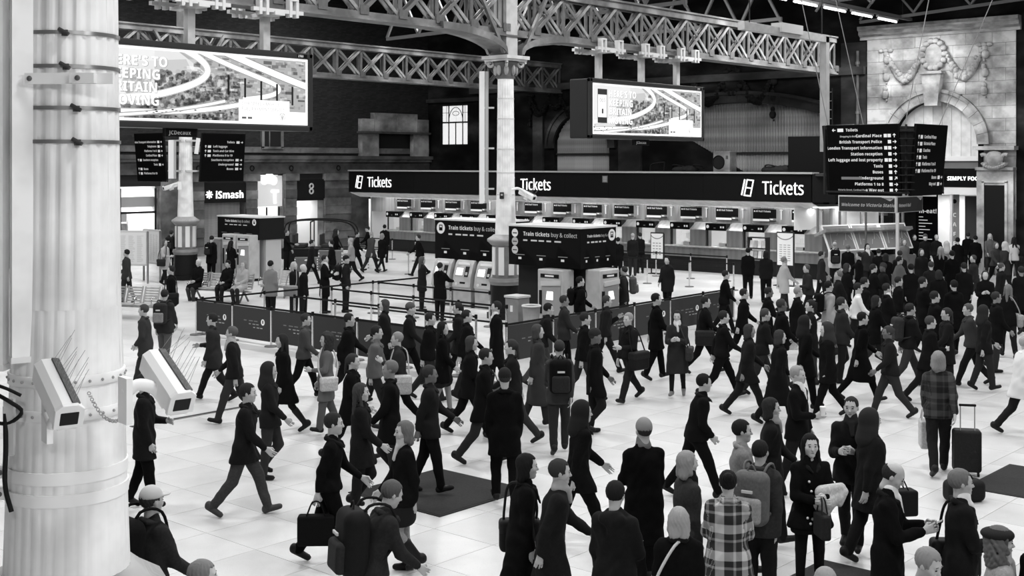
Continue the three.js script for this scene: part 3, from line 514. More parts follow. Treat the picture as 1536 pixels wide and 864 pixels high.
// ---------------------------------------------------------------- lattice girders along z
const IRON = grey(0.3, 0.6, 'iron'), IRON_LIGHT = grey(0.42, 0.6, 'iron');
function girder(x, t0, t1, label, mat, matX, cols) {
  const g = thing('lattice_girder', label, 'girder', x, 8.35, -t0), n = Math.round((t1 - t0) / 1.4), p = (t1 - t0) / n, H = 1.6;
  S().span(-0.3, 0.3, H - 0.06, H, 0, -(t1 - t0)).span(-0.22, -0.12, H - 0.26, H - 0.06, 0, -(t1 - t0)).span(0.12, 0.22, H - 0.26, H - 0.06, 0, -(t1 - t0)).mesh('top_chord', mat, g);
  S().span(-0.3, 0.3, 0, 0.05, 0, -(t1 - t0)).span(-0.22, -0.12, 0.05, 0.22, 0, -(t1 - t0)).span(0.12, 0.22, 0.05, 0.22, 0, -(t1 - t0)).mesh('bottom_chord', mat, g);
  const L = Math.hypot(p, H - 0.4), ang = Math.atan2(H - 0.4, p);
  const up = metricUv(new THREE.BoxGeometry(0.05, H - 0.3, 0.12)), di = metricUv(new THREE.BoxGeometry(0.04, 0.1, L)), gus = metricUv(new THREE.BoxGeometry(0.02, 0.24, 0.3));
  for (const s of [-1, 1]) for (let i = 0; i <= n; i++) {
    const a = part('upright', up, mat, g); a.position.set(s * 0.1, H / 2, -i * p);
    const q = part('gusset_plate', gus, mat, g); q.position.set(s * 0.24, 0.26, -i * p);
    if (i < n) for (const d of [-1, 1]) { const b = part('diagonal', di, matX, g); b.position.set(s * 0.1 + d * 0.025, H / 2, -(i + 0.5) * p); b.rotation.x = d * ang; }
  }
  for (const [tc, dirs] of cols) for (const d of dirs) {            // curved knees down to a column capital
    const pts = [], R = 3.0; for (let i = 0; i <= 12; i++) { const k = i / 12 * Math.PI / 2; pts.push([R - (R - 0.3) * Math.cos(k) * 1, -0.62 * (1 - Math.sin(k))]); }
    const back = pts.slice().reverse().map(([a, b]) => [a + 0.02, b + 0.2]);
    S().extrude([...pts, ...back], 0.76, new THREE.Matrix4().makeRotationY(d > 0 ? Math.PI / 2 : -Math.PI / 2).setPosition(d > 0 ? -0.38 : 0.38, 0, -(tc - t0))).mesh('curved_knee', mat, g);
    S().bar(V3(0.3, -0.5, -(tc - t0) - d * 0.4), V3(0.3, 1.4, -(tc - t0) - d * 1.6), 0.1, 0.1).bar(V3(-0.3, -0.5, -(tc - t0) - d * 0.4), V3(-0.3, 1.4, -(tc - t0) - d * 1.6), 0.1, 0.1).mesh('knee_strut', mat, g);
  }
  return g;
}
girder(-24.4, 3.4, 48.2, 'riveted lattice girder passing over the middle column', IRON, IRON_LIGHT, [[27.4, [-1, 1]]]);
girder(-42.0, 16, 51.4, 'dim lattice girder farther back above the dark brick wall', IRON, IRON_LIGHT, [[28.1, [-1, 1]]]);
// lighter roof steelwork near the right wall and between the girders
{
  const r = thing('roof_truss', 'slender dark roof steelwork above the stone facade', 'truss', -21, 10.5, -44);
  const s = [[[-3, 0.2, -6], [14, 1.2, -6]], [[-3, 1.6, -6], [14, 2.2, -6]], [[-3, 0.6, -2], [14, 1.6, -2]], [[-3, 2.2, -2], [14, 2.6, -2]]];
  for (const [a, b] of s) S().bar(V3(...a), V3(...b), 0.1, 0.12).mesh('tie', grey(0.12, 0.7), r);
  for (let i = 0; i < 7; i++) for (const z of [-6, -2]) S().bar(V3(-3 + i * 2.4, 0.3 + i * 0.12, z), V3(-1.8 + i * 2.4, 1.9 + i * 0.08, z), 0.08, 0.08).bar(V3(-1.8 + i * 2.4, 1.9 + i * 0.08, z), V3(-0.6 + i * 2.4, 0.45 + i * 0.12, z), 0.08, 0.08).mesh('strut', grey(0.14, 0.7), r);
  const r2 = thing('roof_truss', 'dim roof steelwork seen between the two lattice girders', 'truss', -33, 10.2, -38);
  for (const [a, b] of [[[-8, 0, 0], [8, 0.3, 0]], [[-8, 1.8, 0], [8, 2.1, 0]], [[-8, 0, -7], [8, 0.3, -7]], [[-8, 1.8, -7], [8, 2.1, -7]]]) S().bar(V3(...a), V3(...b), 0.12, 0.14).mesh('tie', grey(0.14, 0.7), r2);
  for (let i = 0; i < 8; i++) for (const z of [0, -7]) S().bar(V3(-8 + i * 2, 0.05, z), V3(-7 + i * 2, 1.9, z), 0.1, 0.1).bar(V3(-7 + i * 2, 1.9, z), V3(-6 + i * 2, 0.1, z), 0.1, 0.1).mesh('strut', grey(0.14, 0.7), r2);
}
// row of bare fluorescent tubes, upper right
for (let k = 0; k < 5; k++) {
  const z = -39.4 - k * 2.35, f = thing('strip_light', ['fluorescent batten', 'fluorescent batten', 'fluorescent batten', 'fluorescent batten', 'fluorescent batten'][k] + [' nearest the top edge of the roof row', ' second in the roof row at upper right', ' third in the roof row at upper right', ' fourth in the roof row at upper right', ' last in the roof row above the stone facade'][k], 'light', -22.2, 10.55, z, 0, 'strip lights under the roof');
  S().box(0.12, 0.09, 1.9, 0, 0.06, 0).mesh('housing', grey(0.3, 0.5), f);
  S().add(new THREE.CylinderGeometry(0.035, 0.035, 1.75, 10), new THREE.Matrix4().makeRotationX(Math.PI / 2)).mesh('tube', glow(0.9, 6), f);
  areaLight(0.12, 1.75, 260, 0, -0.05, 0, 0, -3, 0, f);
}
{ const ct = thing('cable_tray', 'thin dark cable tray carrying the strip lights', 'tray', -22.2, 10.72, -44.3); S().box(0.2, 0.12, 13.5).mesh('tray', grey(0.1, 0.6), ct); for (const z of [-6, 0, 6]) S().rod(V3(0, 0.1, z), V3(0, ROOF_Y - 10.72, z), 0.015).mesh('hanger', DARK_METAL, ct); }
// roof luminaires, above the frame
{
  let k = 0;
  for (const x of [-47, -37.5, -28, -18.5, -9, 0.5]) for (const z of [-6, -17, -28, -39]) {
    const f = thing('roof_luminaire', 'large roof luminaire above the concourse', 'light', x, 13.2, z, 0, 'roof luminaires');
    S().box(2.7, 0.25, 1.4, 0, 0.02, 0).mesh('housing', grey(0.2, 0.6), f); S().box(2.5, 0.03, 1.2, 0, 0, 0).mesh('diffuser', glow(0.8, 4), f);
    for (const s of [-1, 1]) S().rod(V3(s, 0.25, 0), V3(s, ROOF_Y - 13.2, 0), 0.02).mesh('hanger', DARK_METAL, f);
    areaLight(2.5, 1.2, ROOF_LIGHT, 0, -0.03, 0, 0, -5, 0, f); k++;
  }
}
for (const [x, z, tx, tz, k] of [[1.6, 2.6, -7, -6, 'left'], [4.2, -1.4, -6, -12, 'middle'], [7.0, -6.5, -5, -17, 'right']]) {   // floodlights over the gallery rail, behind the viewer
  const f = thing('gallery_floodlight', k + ' floodlight mounted above the gallery rail', 'light', x, 8.2, z, Math.atan2(tx - x, tz - z), 'gallery floodlights');
  const hd = new THREE.Group(); hd.name = 'lamp_head'; hd.rotation.x = 0.62; f.add(hd);
  S().round(1.7, 0.9, 0.25, 0.03, 0, -0.45, -0.14).mesh('housing', grey(0.15, 0.5), hd); S().box(1.6, 0.8, 0.02, 0, -0.4, 0).mesh('diffuser', glow(0.8, 4), hd);
  S().rod(V3(0, 0, -0.2), V3(0, ROOF_Y - 8.2, -0.2), 0.04).mesh('drop_rod', DARK_METAL, f); areaLight(1.6, 0.8, FLOOD_LIGHT, 0, 0, 0.03, 0, 0, 4, hd);
}
// ---------------------------------------------------------------- lit advertising boxes hung from the girder
const poster = print(6.4, 1.62, 160, (k, w, h) => {
  k.fillStyle = '#cfcfcf'; k.fillRect(0, 0, w, h);
  const blob = (x, y, r, c) => { k.fillStyle = c; k.beginPath(); k.arc(x, y, r, 0, 7); k.fill(); };
  const field = (pts, c) => { k.fillStyle = c; k.beginPath(); pts.forEach(([x, y], n) => (n ? k.lineTo(x * w, y * h) : k.moveTo(x * w, y * h))); k.fill(); };
  field([[0.18, 0.75], [0.3, 0.5], [0.5, 0.42], [0.66, 0.6], [0.72, 1], [0.2, 1]], '#7a7a7a'); field([[0.42, 0], [1, 0], [1, 1], [0.7, 1], [0.62, 0.5]], '#a2a2a2'); field([[0.2, 0.2], [0.45, 0.1], [0.5, 0.45], [0.24, 0.6]], '#b8b8b8');
  k.globalAlpha = 0.5; for (let i = 0; i < 1500; i++) { const x = w * rr(0.2, 0.68), y = h * rr(0.3, 1.0), c = 20 + rnd() ** 1.3 * 190 | 0; blob(x, y, rr(3, 12), `rgb(${c},${c},${c})`); }
  for (let i = 0; i < 420; i++) { const x = w * rr(0.44, 0.99), y = h * rr(0.02, 0.92), c = 20 + rnd() * 230 | 0; k.fillStyle = `rgb(${c},${c},${c})`; k.fillRect(x, y, rr(6, 40), rr(3, 16)); } k.globalAlpha = 1;
  const road = (pts, wd, c, edge) => { for (const [lw, col] of [[wd + 8, edge], [wd, c]]) { k.lineWidth = lw; k.strokeStyle = col; k.beginPath(); k.moveTo(pts[0][0] * w, pts[0][1] * h); for (let i = 1; i + 2 < pts.length + 1; i += 3) k.bezierCurveTo(pts[i][0] * w, pts[i][1] * h, pts[i + 1][0] * w, pts[i + 1][1] * h, pts[i + 2][0] * w, pts[i + 2][1] * h); k.stroke(); } };
  road([[0.44, -0.05], [0.56, 0.15], [0.62, 0.35], [0.36, 0.62], [0.3, 0.68], [0.2, 0.72], [0, 0.78]], 22, '#fff', '#bbb');
  road([[0.5, -0.05], [0.66, 0.2], [0.82, 0.34], [0.86, 0.42], [0.9, 0.55], [0.8, 0.62], [0.7, 0.66]], 18, '#f4f4f4', '#999');
  road([[0.62, -0.05], [0.78, 0.15], [0.9, 0.3], [1.02, 0.42]], 26, '#fff', '#8a8a8a');
  road([[0, 0.93], [0.3, 0.86], [0.4, 0.98], [0.72, 0.72]], 16, '#fff', '#a0a0a0');
  road([[0, 1.0], [0.2, 0.97], [0.4, 0.9], [0.62, 0.7]], 10, '#eee', '#999');
  for (let i = 0; i < 5; i++) { k.fillStyle = '#222'; k.fillRect(w * (0.63 + i * 0.075), h * (0.3 + i * 0.03), 9, h * 0.3); }
  for (let i = 0; i < 40; i++) { k.fillStyle = rnd() < 0.5 ? '#111' : '#888'; k.fillRect(w * rr(0, 0.7), h * rr(0.84, 0.98), 9, 4); }
  k.fillStyle = 'rgba(222,222,222,.6)'; k.fillRect(0, 0, w * 0.32, h * 0.8);
  k.fillStyle = '#ffffff'; k.strokeStyle = '#8a8a8a'; k.lineWidth = 2; k.font = 'bold ' + h * 0.2 + 'px sans-serif'; ["HERE'S TO", 'KEEPING', 'BRITAIN', 'MOVING'].forEach((s, i) => { k.strokeText(s, w * 0.132, h * (0.245 + i * 0.19)); k.fillText(s, w * 0.13, h * (0.24 + i * 0.19)); });
  k.fillStyle = '#333'; k.fillRect(w * 0.035, h * 0.08, w * 0.08, h * 0.72); k.fillStyle = '#f5f5f5'; k.fillRect(w * 0.038, h * 0.2, w * 0.074, h * 0.48); k.fillStyle = '#999'; k.font = h * 0.12 + 'px sans-serif'; k.fillText('065', w * 0.05, h * 0.36); k.fillStyle = '#444'; k.fillRect(w * 0.07, h * 0.5, 14, 26);
  k.fillStyle = '#fff'; k.fillRect(w * 0.68, h * 0.66, w * 0.24, h * 0.34); k.fillRect(w * 0.9, h * 0.83, w * 0.1, h * 0.17);
  k.fillStyle = '#b4b4b4'; k.font = h * 0.075 + 'px sans-serif'; k.fillText('OUR SPEEDY MOBILE', w * 0.693, h * 0.75); k.fillText('FUEL PAYMENT SERVICE', w * 0.693, h * 0.83);
  k.fillStyle = '#555'; k.fillRect(w * 0.695, h * 0.93, w * 0.02, h * 0.03); k.fillRect(w * 0.722, h * 0.93, w * 0.02, h * 0.03);
  k.strokeStyle = '#aaa'; k.lineWidth = 2; k.beginPath(); k.arc(w * 0.885, h * 0.91, h * 0.055, 0, 7); k.stroke(); for (let i = 0; i < 5; i++) { k.beginPath(); k.moveTo(w * 0.885, h * 0.96); k.lineTo(w * 0.885 + (i - 2) * 6, h * 0.865); k.stroke(); }
});
function adBox(x, t0, t1, label, number) {
  const w = t1 - t0, y0 = 5.4, h = 1.92, a = thing('advert_lightbox', label, 'billboard', x - 0.4, y0, -(t0 + t1) / 2, Math.PI / 2);   // face to local +z = world +x
  S().round(w, h, 0.8, 0.05, 0, 0, -0.02).mesh('case', grey(0.02, 0.4), a);
  const fr = S(); for (const s of [-1, 1]) { fr.round(0.14, h + 0.02, 0.16, 0.03, s * (w / 2 - 0.07), -0.01, 0.36); fr.round(w, 0.14, 0.16, 0.03, 0, s > 0 ? h - 0.13 : -0.01, 0.36); } fr.mesh('frame', grey(0.03, 0.35), a);
  S().box(w - 0.28, h - 0.28, 0.02, 0, 0.14, 0.385).mesh('inner_margin', glow(0.8, 0.55), a);
  sheet('poster', w - 0.42, h - 0.4, printMat(poster, 0.4, POSTER_GLOW), a, 0, 0.2, 0.4);
  sheet('number_plate', 0.3, 0.09, printMat(print(0.3, 0.09, 300, (k, W, H) => { k.fillStyle = '#050505'; k.fillRect(0, 0, W, H); k.fillStyle = '#ddd'; k.font = 'bold ' + H * 0.85 + 'px sans-serif'; k.fillText(number, 6, H * 0.82); })), a, w / 2 - 0.35, h - 0.12, 0.445);
  areaLight(w - 0.42, h - 0.4, 1.1, 0, h / 2, 0.46, 0, h / 2, 3, a);
  S().box(0.86, 0.2, 0.1, -0.4, -0.2, 0.3).mesh('maker_board', BLACK, a);
  sheet('maker_plate', 0.8, 0.17, printMat(print(0.8, 0.17, 200, (k, W, H) => { k.fillStyle = '#070707'; k.fillRect(0, 0, W, H); k.fillStyle = '#9a9a9a'; k.font = 'bold ' + H * 0.75 + 'px sans-serif'; k.fillText('JCDecaux', 14, H * 0.76); })), a, -0.4, -0.19, 0.356);
  for (const hx of [-w / 2 + 1.0, 0.05, w / 2 - 1.15]) {
    S().box(0.2, 0.95, 0.16, hx, h, 0).mesh('hanger_post', grey(0.55, 0.5, 'paint'), a);
    const c = S(); c.box(1.5, 0.09, 0.12, hx, h + 0.92, 0.5); c.box(1.5, 0.09, 0.12, hx, h + 0.92, -0.45); c.box(0.3, 0.09, 1.2, hx, h + 0.86, 0);
    for (const [dx, dz] of [[-0.45, 0.5], [0.45, 0.5], [-0.45, -0.45], [0.45, -0.45]]) { c.box(0.08, 0.42, 0.16, hx + dx - 0.1, h + 0.84, dz); c.box(0.08, 0.42, 0.16, hx + dx + 0.1, h + 0.84, dz); c.box(0.26, 0.05, 0.18, hx + dx, h + 1.24, dz); }
    c.mesh('girder_clamp', grey(0.62, 0.5), a);
  }
}
adBox(-24.1, 13.1, 19.8, 'large lit motorway advert behind the near column', '2760');
adBox(-24.1, 31.07, 37.75, 'smaller looking lit motorway advert above the ticket canopy', '2761');

// ---------------------------------------------------------------- wayfinding signs
const rowsFront = [['Toilets', 1, '←', 'L'], ['Cardinal Place', 2, '↑'], ['British Transport Police', 1, '→'], ['London Transport information', 2, '→'], ['Station reception', 1, '→'], ['Left luggage and lost property', 2, '→'], ['Taxis', 1, '→'], ['Buses', 1, '↑'], ['Underground', 1, '↗'], ['Platforms 1 to 8', 1, '→'], ['a Way out', 1, '↑']];
function arrow(k, x, y, s, dir) {
  const a = { '←': Math.PI, '↑': -Math.PI / 2, '→': 0, '↗': -Math.PI / 4 }[dir]; k.save(); k.translate(x, y); k.rotate(a); k.lineWidth = s * 0.22; k.strokeStyle = '#eee';
  k.beginPath(); k.moveTo(-s * 0.5, 0); k.lineTo(s * 0.45, 0); k.moveTo(s * 0.08, -s * 0.38); k.lineTo(s * 0.45, 0); k.lineTo(s * 0.08, s * 0.38); k.stroke(); k.restore();
}
const signRight = print(2.1, 1.95, 300, (k, w, h) => {
  k.fillStyle = '#050505'; k.fillRect(0, 0, w, h); const fs = h * 0.058; k.font = 'bold ' + fs + 'px sans-serif';
  rowsFront.forEach(([s, n, a, side], i) => {
    const y = h * (0.085 + i * 0.0865); k.fillStyle = '#eee';
    if (side) { arrow(k, w * 0.1, y - fs * 0.35, fs * 0.9, a); k.fillRect(w * 0.15, y - fs * 0.75, fs * 1.6, fs * 0.85); k.textAlign = 'left'; k.fillText(s, w * 0.27, y); return; }
    k.textAlign = 'right'; k.fillText(s, w * 0.78, y); for (let j = 0; j < n; j++) k.fillRect(w * 0.88 - j * fs * 1.0 - fs * 0.4, y - fs * 0.75, fs * 0.85, fs * 0.85); arrow(k, w * 0.95, y - fs * 0.33, fs * 0.9, a);
  });
  k.font = 'bold ' + fs * 0.55 + 'px sans-serif'; k.textAlign = 'right'; k.fillStyle = '#ccc'; k.fillText('Shopping & dining', w * 0.44, h * 0.17); k.fillStyle = '#777'; k.fillRect(w * 0.18, h * 0.742, w * 0.3, h * 0.04); k.fillStyle = '#bbb'; k.fillText('Victoria Street, Cardinal Place', w * 0.55, h * 0.945);
});
const signSide = (list) => print(2.1, 1.95, 200, (k, w, h) => {
  k.fillStyle = '#070707'; k.fillRect(0, 0, w, h); const fs = h * 0.062; k.font = 'bold ' + fs + 'px sans-serif';
  list.forEach(([s, a, right], i) => { const y = h * (0.19 + i * 0.097); k.fillStyle = '#e6e6e6'; if (right) { k.textAlign = 'right'; k.fillText(s, w * 0.76, y); k.fillRect(w * 0.8, y - fs * 0.75, fs * 1.3, fs * 0.85); arrow(k, w * 0.93, y - fs * 0.33, fs * 0.9, a); } else { k.textAlign = 'left'; arrow(k, w * 0.08, y - fs * 0.33, fs * 0.9, a); k.fillRect(w * 0.13, y - fs * 0.75, fs * 1.3, fs * 0.85); k.fillText(s, w * 0.25, y); } });
});
{
  const c = viewPoint(1356, 245, 33.6), g = thing('hanging_sign', 'big black direction sign with white lettering hung on wires at right', 'sign', c.x, 3.72, c.z);
  const face = printMat(signRight, 0.4, 0.7), side = printMat(signSide([['Cardinal Place', '↑'], ['Victoria Place', '↑'], ['Coaches', '↑'], ['Taxis', '↑'], ['Platforms 1 to 8', '↑'], ['Platforms 9 to 19', '↑'], ['Buses', '→', 1], ['Way out', '→', 1]]), 0.4, 0.5);
  const lean = 0.09, panel = (nm, mt, ry, x, z) => { const p = S().round(2.16, 2.0, 0.08, 0.015, 0, -1.0, -0.045).mesh(nm, grey(0.006, 0.4), g); p.position.set(x, 0.97, z); p.rotation.set(lean, ry, 0, 'YXZ'); const f = sheet('printed_face', 2.1, 1.95, mt, p, 0, -0.975, 0.0); return p; };
  panel('front_panel', face, 0, -1.24, -0.1); panel('side_panel', side, Math.PI / 2, 0.12, -1.45);
  panel('back_panel', BLACK_PANEL, Math.PI, -1.24, -2.8); panel('far_panel', BLACK_PANEL, -Math.PI / 2, -2.55, -1.45);
  const fr = S(); for (const [x, z] of [[-0.02, -0.18], [-2.45, -0.18], [-0.02, -2.7], [-2.45, -2.7]]) fr.box(0.05, 1.95, 0.05, x, 0, z); for (const y of [0.05, 1.85]) { fr.box(2.4, 0.05, 0.05, -1.24, y, -0.2); fr.box(2.4, 0.05, 0.05, -1.24, y, -2.7); fr.box(0.05, 0.05, 2.5, -0.02, y, -1.45); } fr.mesh('inner_frame', DARK_METAL, g);
  const lv = S(); for (let i = 0; i < 9; i++) lv.box(0.34, 0.02, 0.3, 0.02, 0.15 + i * 0.2, -0.12, Math.PI / 4); lv.mesh('corner_louvres', DARK_METAL, g);
  const wr = S(); for (const [a, b] of [[[-0.1, 1.95, -0.3], [0.4, ROOF_Y - 3.9, -3]], [[-2.4, 1.95, -0.3], [-3.2, ROOF_Y - 3.9, 2]], [[-0.1, 1.95, -2.6], [2.2, ROOF_Y - 3.9, -6]], [[-2.4, 1.95, -2.6], [-4.2, ROOF_Y - 3.9, -2.2]]]) wr.rod(V3(...a), V3(...b), 0.013, 5); wr.mesh('suspension_wires', grey(0.2, 0.4), g);
}
{
  const g = thing('column_sign', 'pair of black direction boards fixed round the left column', 'sign', -42.0, 3.86, -28.1);
  const m1 = printMat(signSide([['London Transport information', '→', 1], ['Telephones', '→', 1], ['Platforms 1 to 8', '→', 1], ['Cardinal Place', '→', 1], ['Southern reception', '↑'], ['Taxis', '→', 1], ['Buses', '↑'], ['Platforms 9 to 19', '↑']]), 0.4, 0.5), m2 = printMat(signSide([['Toilets', '→', 1], ['Left luggage', '↑'], ['Taxis and Car Hire', '↑'], ['Platforms 9 to 19', '↑'], ['Southern reception', '→', 1], ['Underground', '→', 1], ['Buses', '→', 1]]), 0.4, 0.5);
  for (const [nm, mt, ry, x, z] of [['front_board', m1, 0, -1.35, 0.75], ['side_board', m2, Math.PI / 2, 0.6, -1.35]]) { const p = S().round(2.1, 1.95, 0.08, 0.015, 0, -0.98, -0.045).mesh(nm, grey(0.006, 0.4), g); p.position.set(x, 0.98, z); p.rotation.set(0.09, ry, 0, 'YXZ'); sheet('printed_face', 2.02, 1.85, mt, p, 0, -0.93, 0.0); }
  S().box(2.6, 0.07, 0.07, -1.1, 1.6, 0.3).box(2.6, 0.07, 0.07, -1.1, 0.4, 0.3).box(0.07, 0.07, 2.6, 0.3, 1.6, -1.1).box(0.07, 0.07, 2.6, 0.3, 0.4, -1.1).mesh('support_frame', grey(0.5, 0.5), g);
  const l = thing('wall_washer', 'short white light box in front of the left column', 'light box', ...viewPoint(257, 268, 47.9).toArray(), toView); S().box(0.2, 1.5, 0.12).mesh('box', grey(0.7, 0.5), l); S().box(0.08, 1.5, 0.06, 0.14, 0, 0).mesh('side_channel', grey(0.35, 0.5), l);
  const l2 = thing('flag_panel', 'small tilted white panel right of the left column', 'panel', ...viewPoint(296, 231, 47.9).toArray(), toView); const q = S().box(0.15, 0.62, 0.05, 0, 0, 0, 0, 0, -0.14).mesh('panel', grey(0.7, 0.5), l2); S().rod(V3(-0.42, 0.3, -0.85), V3(0, 0.3, 0), 0.015).mesh('stay', grey(0.3, 0.5), l2);
}
// gantry post with board, right of the canopy
{
  const p = viewPoint(1237, 200, 42.4), g = thing('gantry_post', 'pale square steel gantry arm and post right of the lattice girder', 'gantry', p.x, 5.0, p.z);
  S().box(0.24, 3.95, 0.24, 0, 0, 0).mesh('post', grey(0.42, 0.5, 'paint'), g); S().box(0.24, 0.24, 5.6, 0, 3.75, 2.7).mesh('arm', grey(0.42, 0.5, 'paint'), g); S().box(0.4, 0.3, 1.4, 0, 3.85, 2.6).mesh('splice_plate', grey(0.5, 0.5), g); for (const z of [0.2, 5]) S().rod(V3(0, 3.9, z), V3(0, ROOF_Y - 5, z), 0.02).mesh('hanger_rod', DARK_METAL, g);
  const b = thing('black_board', 'blank black board standing on the canopy behind the hanging sign', 'board', viewPoint(1218, 250, 50.2).x, 4.2, viewPoint(1218, 250, 50.2).z, 0.2); S().round(1.95, 1.5, 0.16, 0.02).mesh('board', grey(0.006, 0.6), b); S().box(0.08, 1.2, 0.1, -0.6, 0, -0.12).box(0.08, 1.2, 0.1, 0.6, 0, -0.12).mesh('stay', DARK_METAL, b);
  const l = thing('service_ladder', 'thin dark ladder on the wall beside the gantry post', 'ladder', -26.2, 4.3, HZ0 + 0.25);
  for (const s of [-1, 1]) S().box(0.05, 3.7, 0.05, s * 0.28, 0, 0).mesh('stile', DARK_METAL, l); for (let i = 0; i < 9; i++) S().box(0.52, 0.035, 0.035, 0, 0.3 + i * 0.4, 0).mesh('rung', grey(0.2, 0.5), l);
}
// ---------------------------------------------------------------- ticket office
const OX0 = -50.2, OX1 = -23.05, FZ = -43.8, CZ = -44.6;          // canopy ends, fascia plane, counter front plane
const bars = (k, x, y, total, h, col, n = 5) => { k.fillStyle = col; let p = x; for (let i = 0; i < n; i++) { const w = total / n * (0.55 + 0.35 * ((i * 37) % 10) / 10); k.fillRect(p, y, w, h); p += total / n; } };
{
  const c = thing('ticket_canopy', 'long black Tickets canopy over the row of ticket windows', 'canopy', OX0, 0, FZ), L = OX1 - OX0;
  // black fascia in joined panels
  for (let i = 0; i < 11; i++) S().span(L * i / 11 + 0.004, L * (i + 1) / 11 - 0.004, 3.07, 4.18, -0.08, 0).mesh('fascia_panel', BLACK_PANEL, c);
  S().extrude([[0, 3.07], [0.9, 3.07], [0.9, 4.18], [0, 4.18]], 0.06, new THREE.Matrix4().makeRotationY(Math.PI / 4).setPosition(L, 0, -0.06)).mesh('fascia_corner', grey(0.008, 0.4), c);
  S().span(L + 0.6, L + 0.66, 3.07, 4.18, -0.66, -7.6).mesh('fascia_return', BLACK_PANEL, c);
  S().span(-0.06, 0, 3.07, 4.18, 0, -7.6).mesh('fascia_return', BLACK_PANEL, c);
  S().span(-0.08, L + 0.08, 4.18, 4.25, -0.5, 0.06).mesh('top_trim', grey(0.55, 0.35, null, { metalness: 0.6 }), c);
  S().span(-0.05, L + 0.6, 4.1, 4.2, -7.6, -0.1).mesh('roof_deck', grey(0.1, 0.8, 'soot'), c);
  // pale sloping soffit
  for (let i = 0; i < 11; i++) S().extrude([[-0.75, 2.8], [-0.02, 3.05], [-0.04, 3.07], [-0.77, 2.84]], L / 11 - 0.01, new THREE.Matrix4().makeRotationY(-Math.PI / 2).setPosition(L * (i + 1) / 11 - 0.005, 0, 0)).mesh('soffit_panel', grey(0.62, 0.5, 'paint'), c);
  S().span(0, L, 2.8, 2.86, -1.6, -0.74).mesh('soffit_flat', grey(0.6, 0.6), c);
  const lit = glow(0.9, 0.75);
  for (const [x, y, size] of [[1.45, 3.36, 0.52], [12.15, 3.36, 0.52], [25.0, 3.36, 0.52]]) {
    lettering('Tickets', size, lit, c, x, y, 0.005, 0, fontThin, 0.03).scale.x = 0.84;
    const tk = S(), slab = (ox, oy, w, h, t) => { const q = (X, Y) => new THREE.Vector2(x + ox + X + Y * 0.22, y + oy + Y); const o = new THREE.Shape([q(0, 0), q(w, -0.03), q(w, h - 0.03), q(0, h)]); for (const [a0, a1] of [[t, h * 0.46], [h * 0.53, h - t]]) o.holes.push(new THREE.Path([q(t, a0), q(w - t, a0 - 0.025), q(w - t, a1 - 0.025), q(t, a1)])); return new THREE.ExtrudeGeometry(o, { depth: 0.02, bevelEnabled: false }); };
    tk.add(slab(-0.86, -0.08, 0.34, 0.68, 0.05)); tk.add(new THREE.ExtrudeGeometry(new THREE.Shape([[-0.92, -0.06], [-0.98, -0.04], [-0.83, 0.6], [-0.77, 0.58]].map(([X, Y]) => new THREE.Vector2(x + X, y + Y))), { depth: 0.02, bevelEnabled: false }));
    tk.mesh('ticket_symbol', lit, c);
  }
  sheet('notice', 0.3, 0.3, printMat(print(0.3, 0.3, 200, (k, w, h) => { k.fillStyle = '#555'; k.fillRect(0, 0, w, h); k.fillStyle = '#aaa'; for (let i = 0; i < 5; i++) k.fillRect(8, 8 + i * 10, w - 16, 4); })), c, 17.1, 3.75, 0.005);
  for (let i = 0; i < 8; i++) { const x = 1.8 + i * 3.4; S().box(2.4, 0.015, 0.18, x, 2.79, -1.0).mesh('canopy_light', glow(0.9, 1.6), c); areaLight(2.4, 0.18, CANOPY_LIGHT, x, 2.78, -1.0, x, 0, -1.25, c); }
}
{
  const w = thing('ticket_hall_wall', 'brushed metal wall band between the canopy and the ticket windows', 'wall panel', OX0, 0, CZ - 0.8), L = OX1 - OX0;
  for (let i = 0; i < 30; i++) S().span(L * i / 30 + 0.005, L * (i + 1) / 30 - 0.005, 2.0, 2.84, -0.06, 0).mesh('metal_panel', grey([0.42, 0.5, 0.36][(i * 7) % 3], 0.32, 'metal', { metalness: 0.55 }), w);
  S().span(0, L, 0, 2.84, -3.6, -3.5).mesh('hall_back', grey(0.62, 0.8), w); S().span(0, L, 2.4, 2.5, -3.5, -0.1).mesh('hall_ceiling', grey(0.6, 0.8), w);
  for (const x of [-0.05, L + 0.05]) S().span(x - 0.05, x + 0.05, 0, 2.84, -3.5, 0).mesh('hall_end', grey(0.35, 0.7), w);
  for (let i = 0; i < 7; i++) { const x = 2 + i * 3.8; S().box(2.2, 0.04, 0.5, x, 2.34, -1.8).mesh('hall_light', glow(0.9, 1.5), w); areaLight(2.2, 0.5, 17, x, 2.32, -1.8, x, 0, -1.8, w); }
}
const railTickets = print(1.1, 0.5, 140, (k, w, h) => { k.fillStyle = '#101010'; k.fillRect(0, 0, w, h); k.fillStyle = '#eee'; k.font = 'bold ' + h * 0.2 + 'px sans-serif'; k.fillText('All Rail Tickets', w * 0.12, h * 0.26); k.beginPath(); k.arc(w * 0.07, h * 0.19, h * 0.07, 0, 7); k.fill(); k.fillRect(0, h * 0.82, w * 0.7, h * 0.18); k.fillStyle = '#777'; k.fillRect(w * 0.7, h * 0.74, w * 0.3, h * 0.2); k.fillStyle = '#eee'; k.fillRect(w * 0.74, h * 0.79, w * 0.12, h * 0.1); });
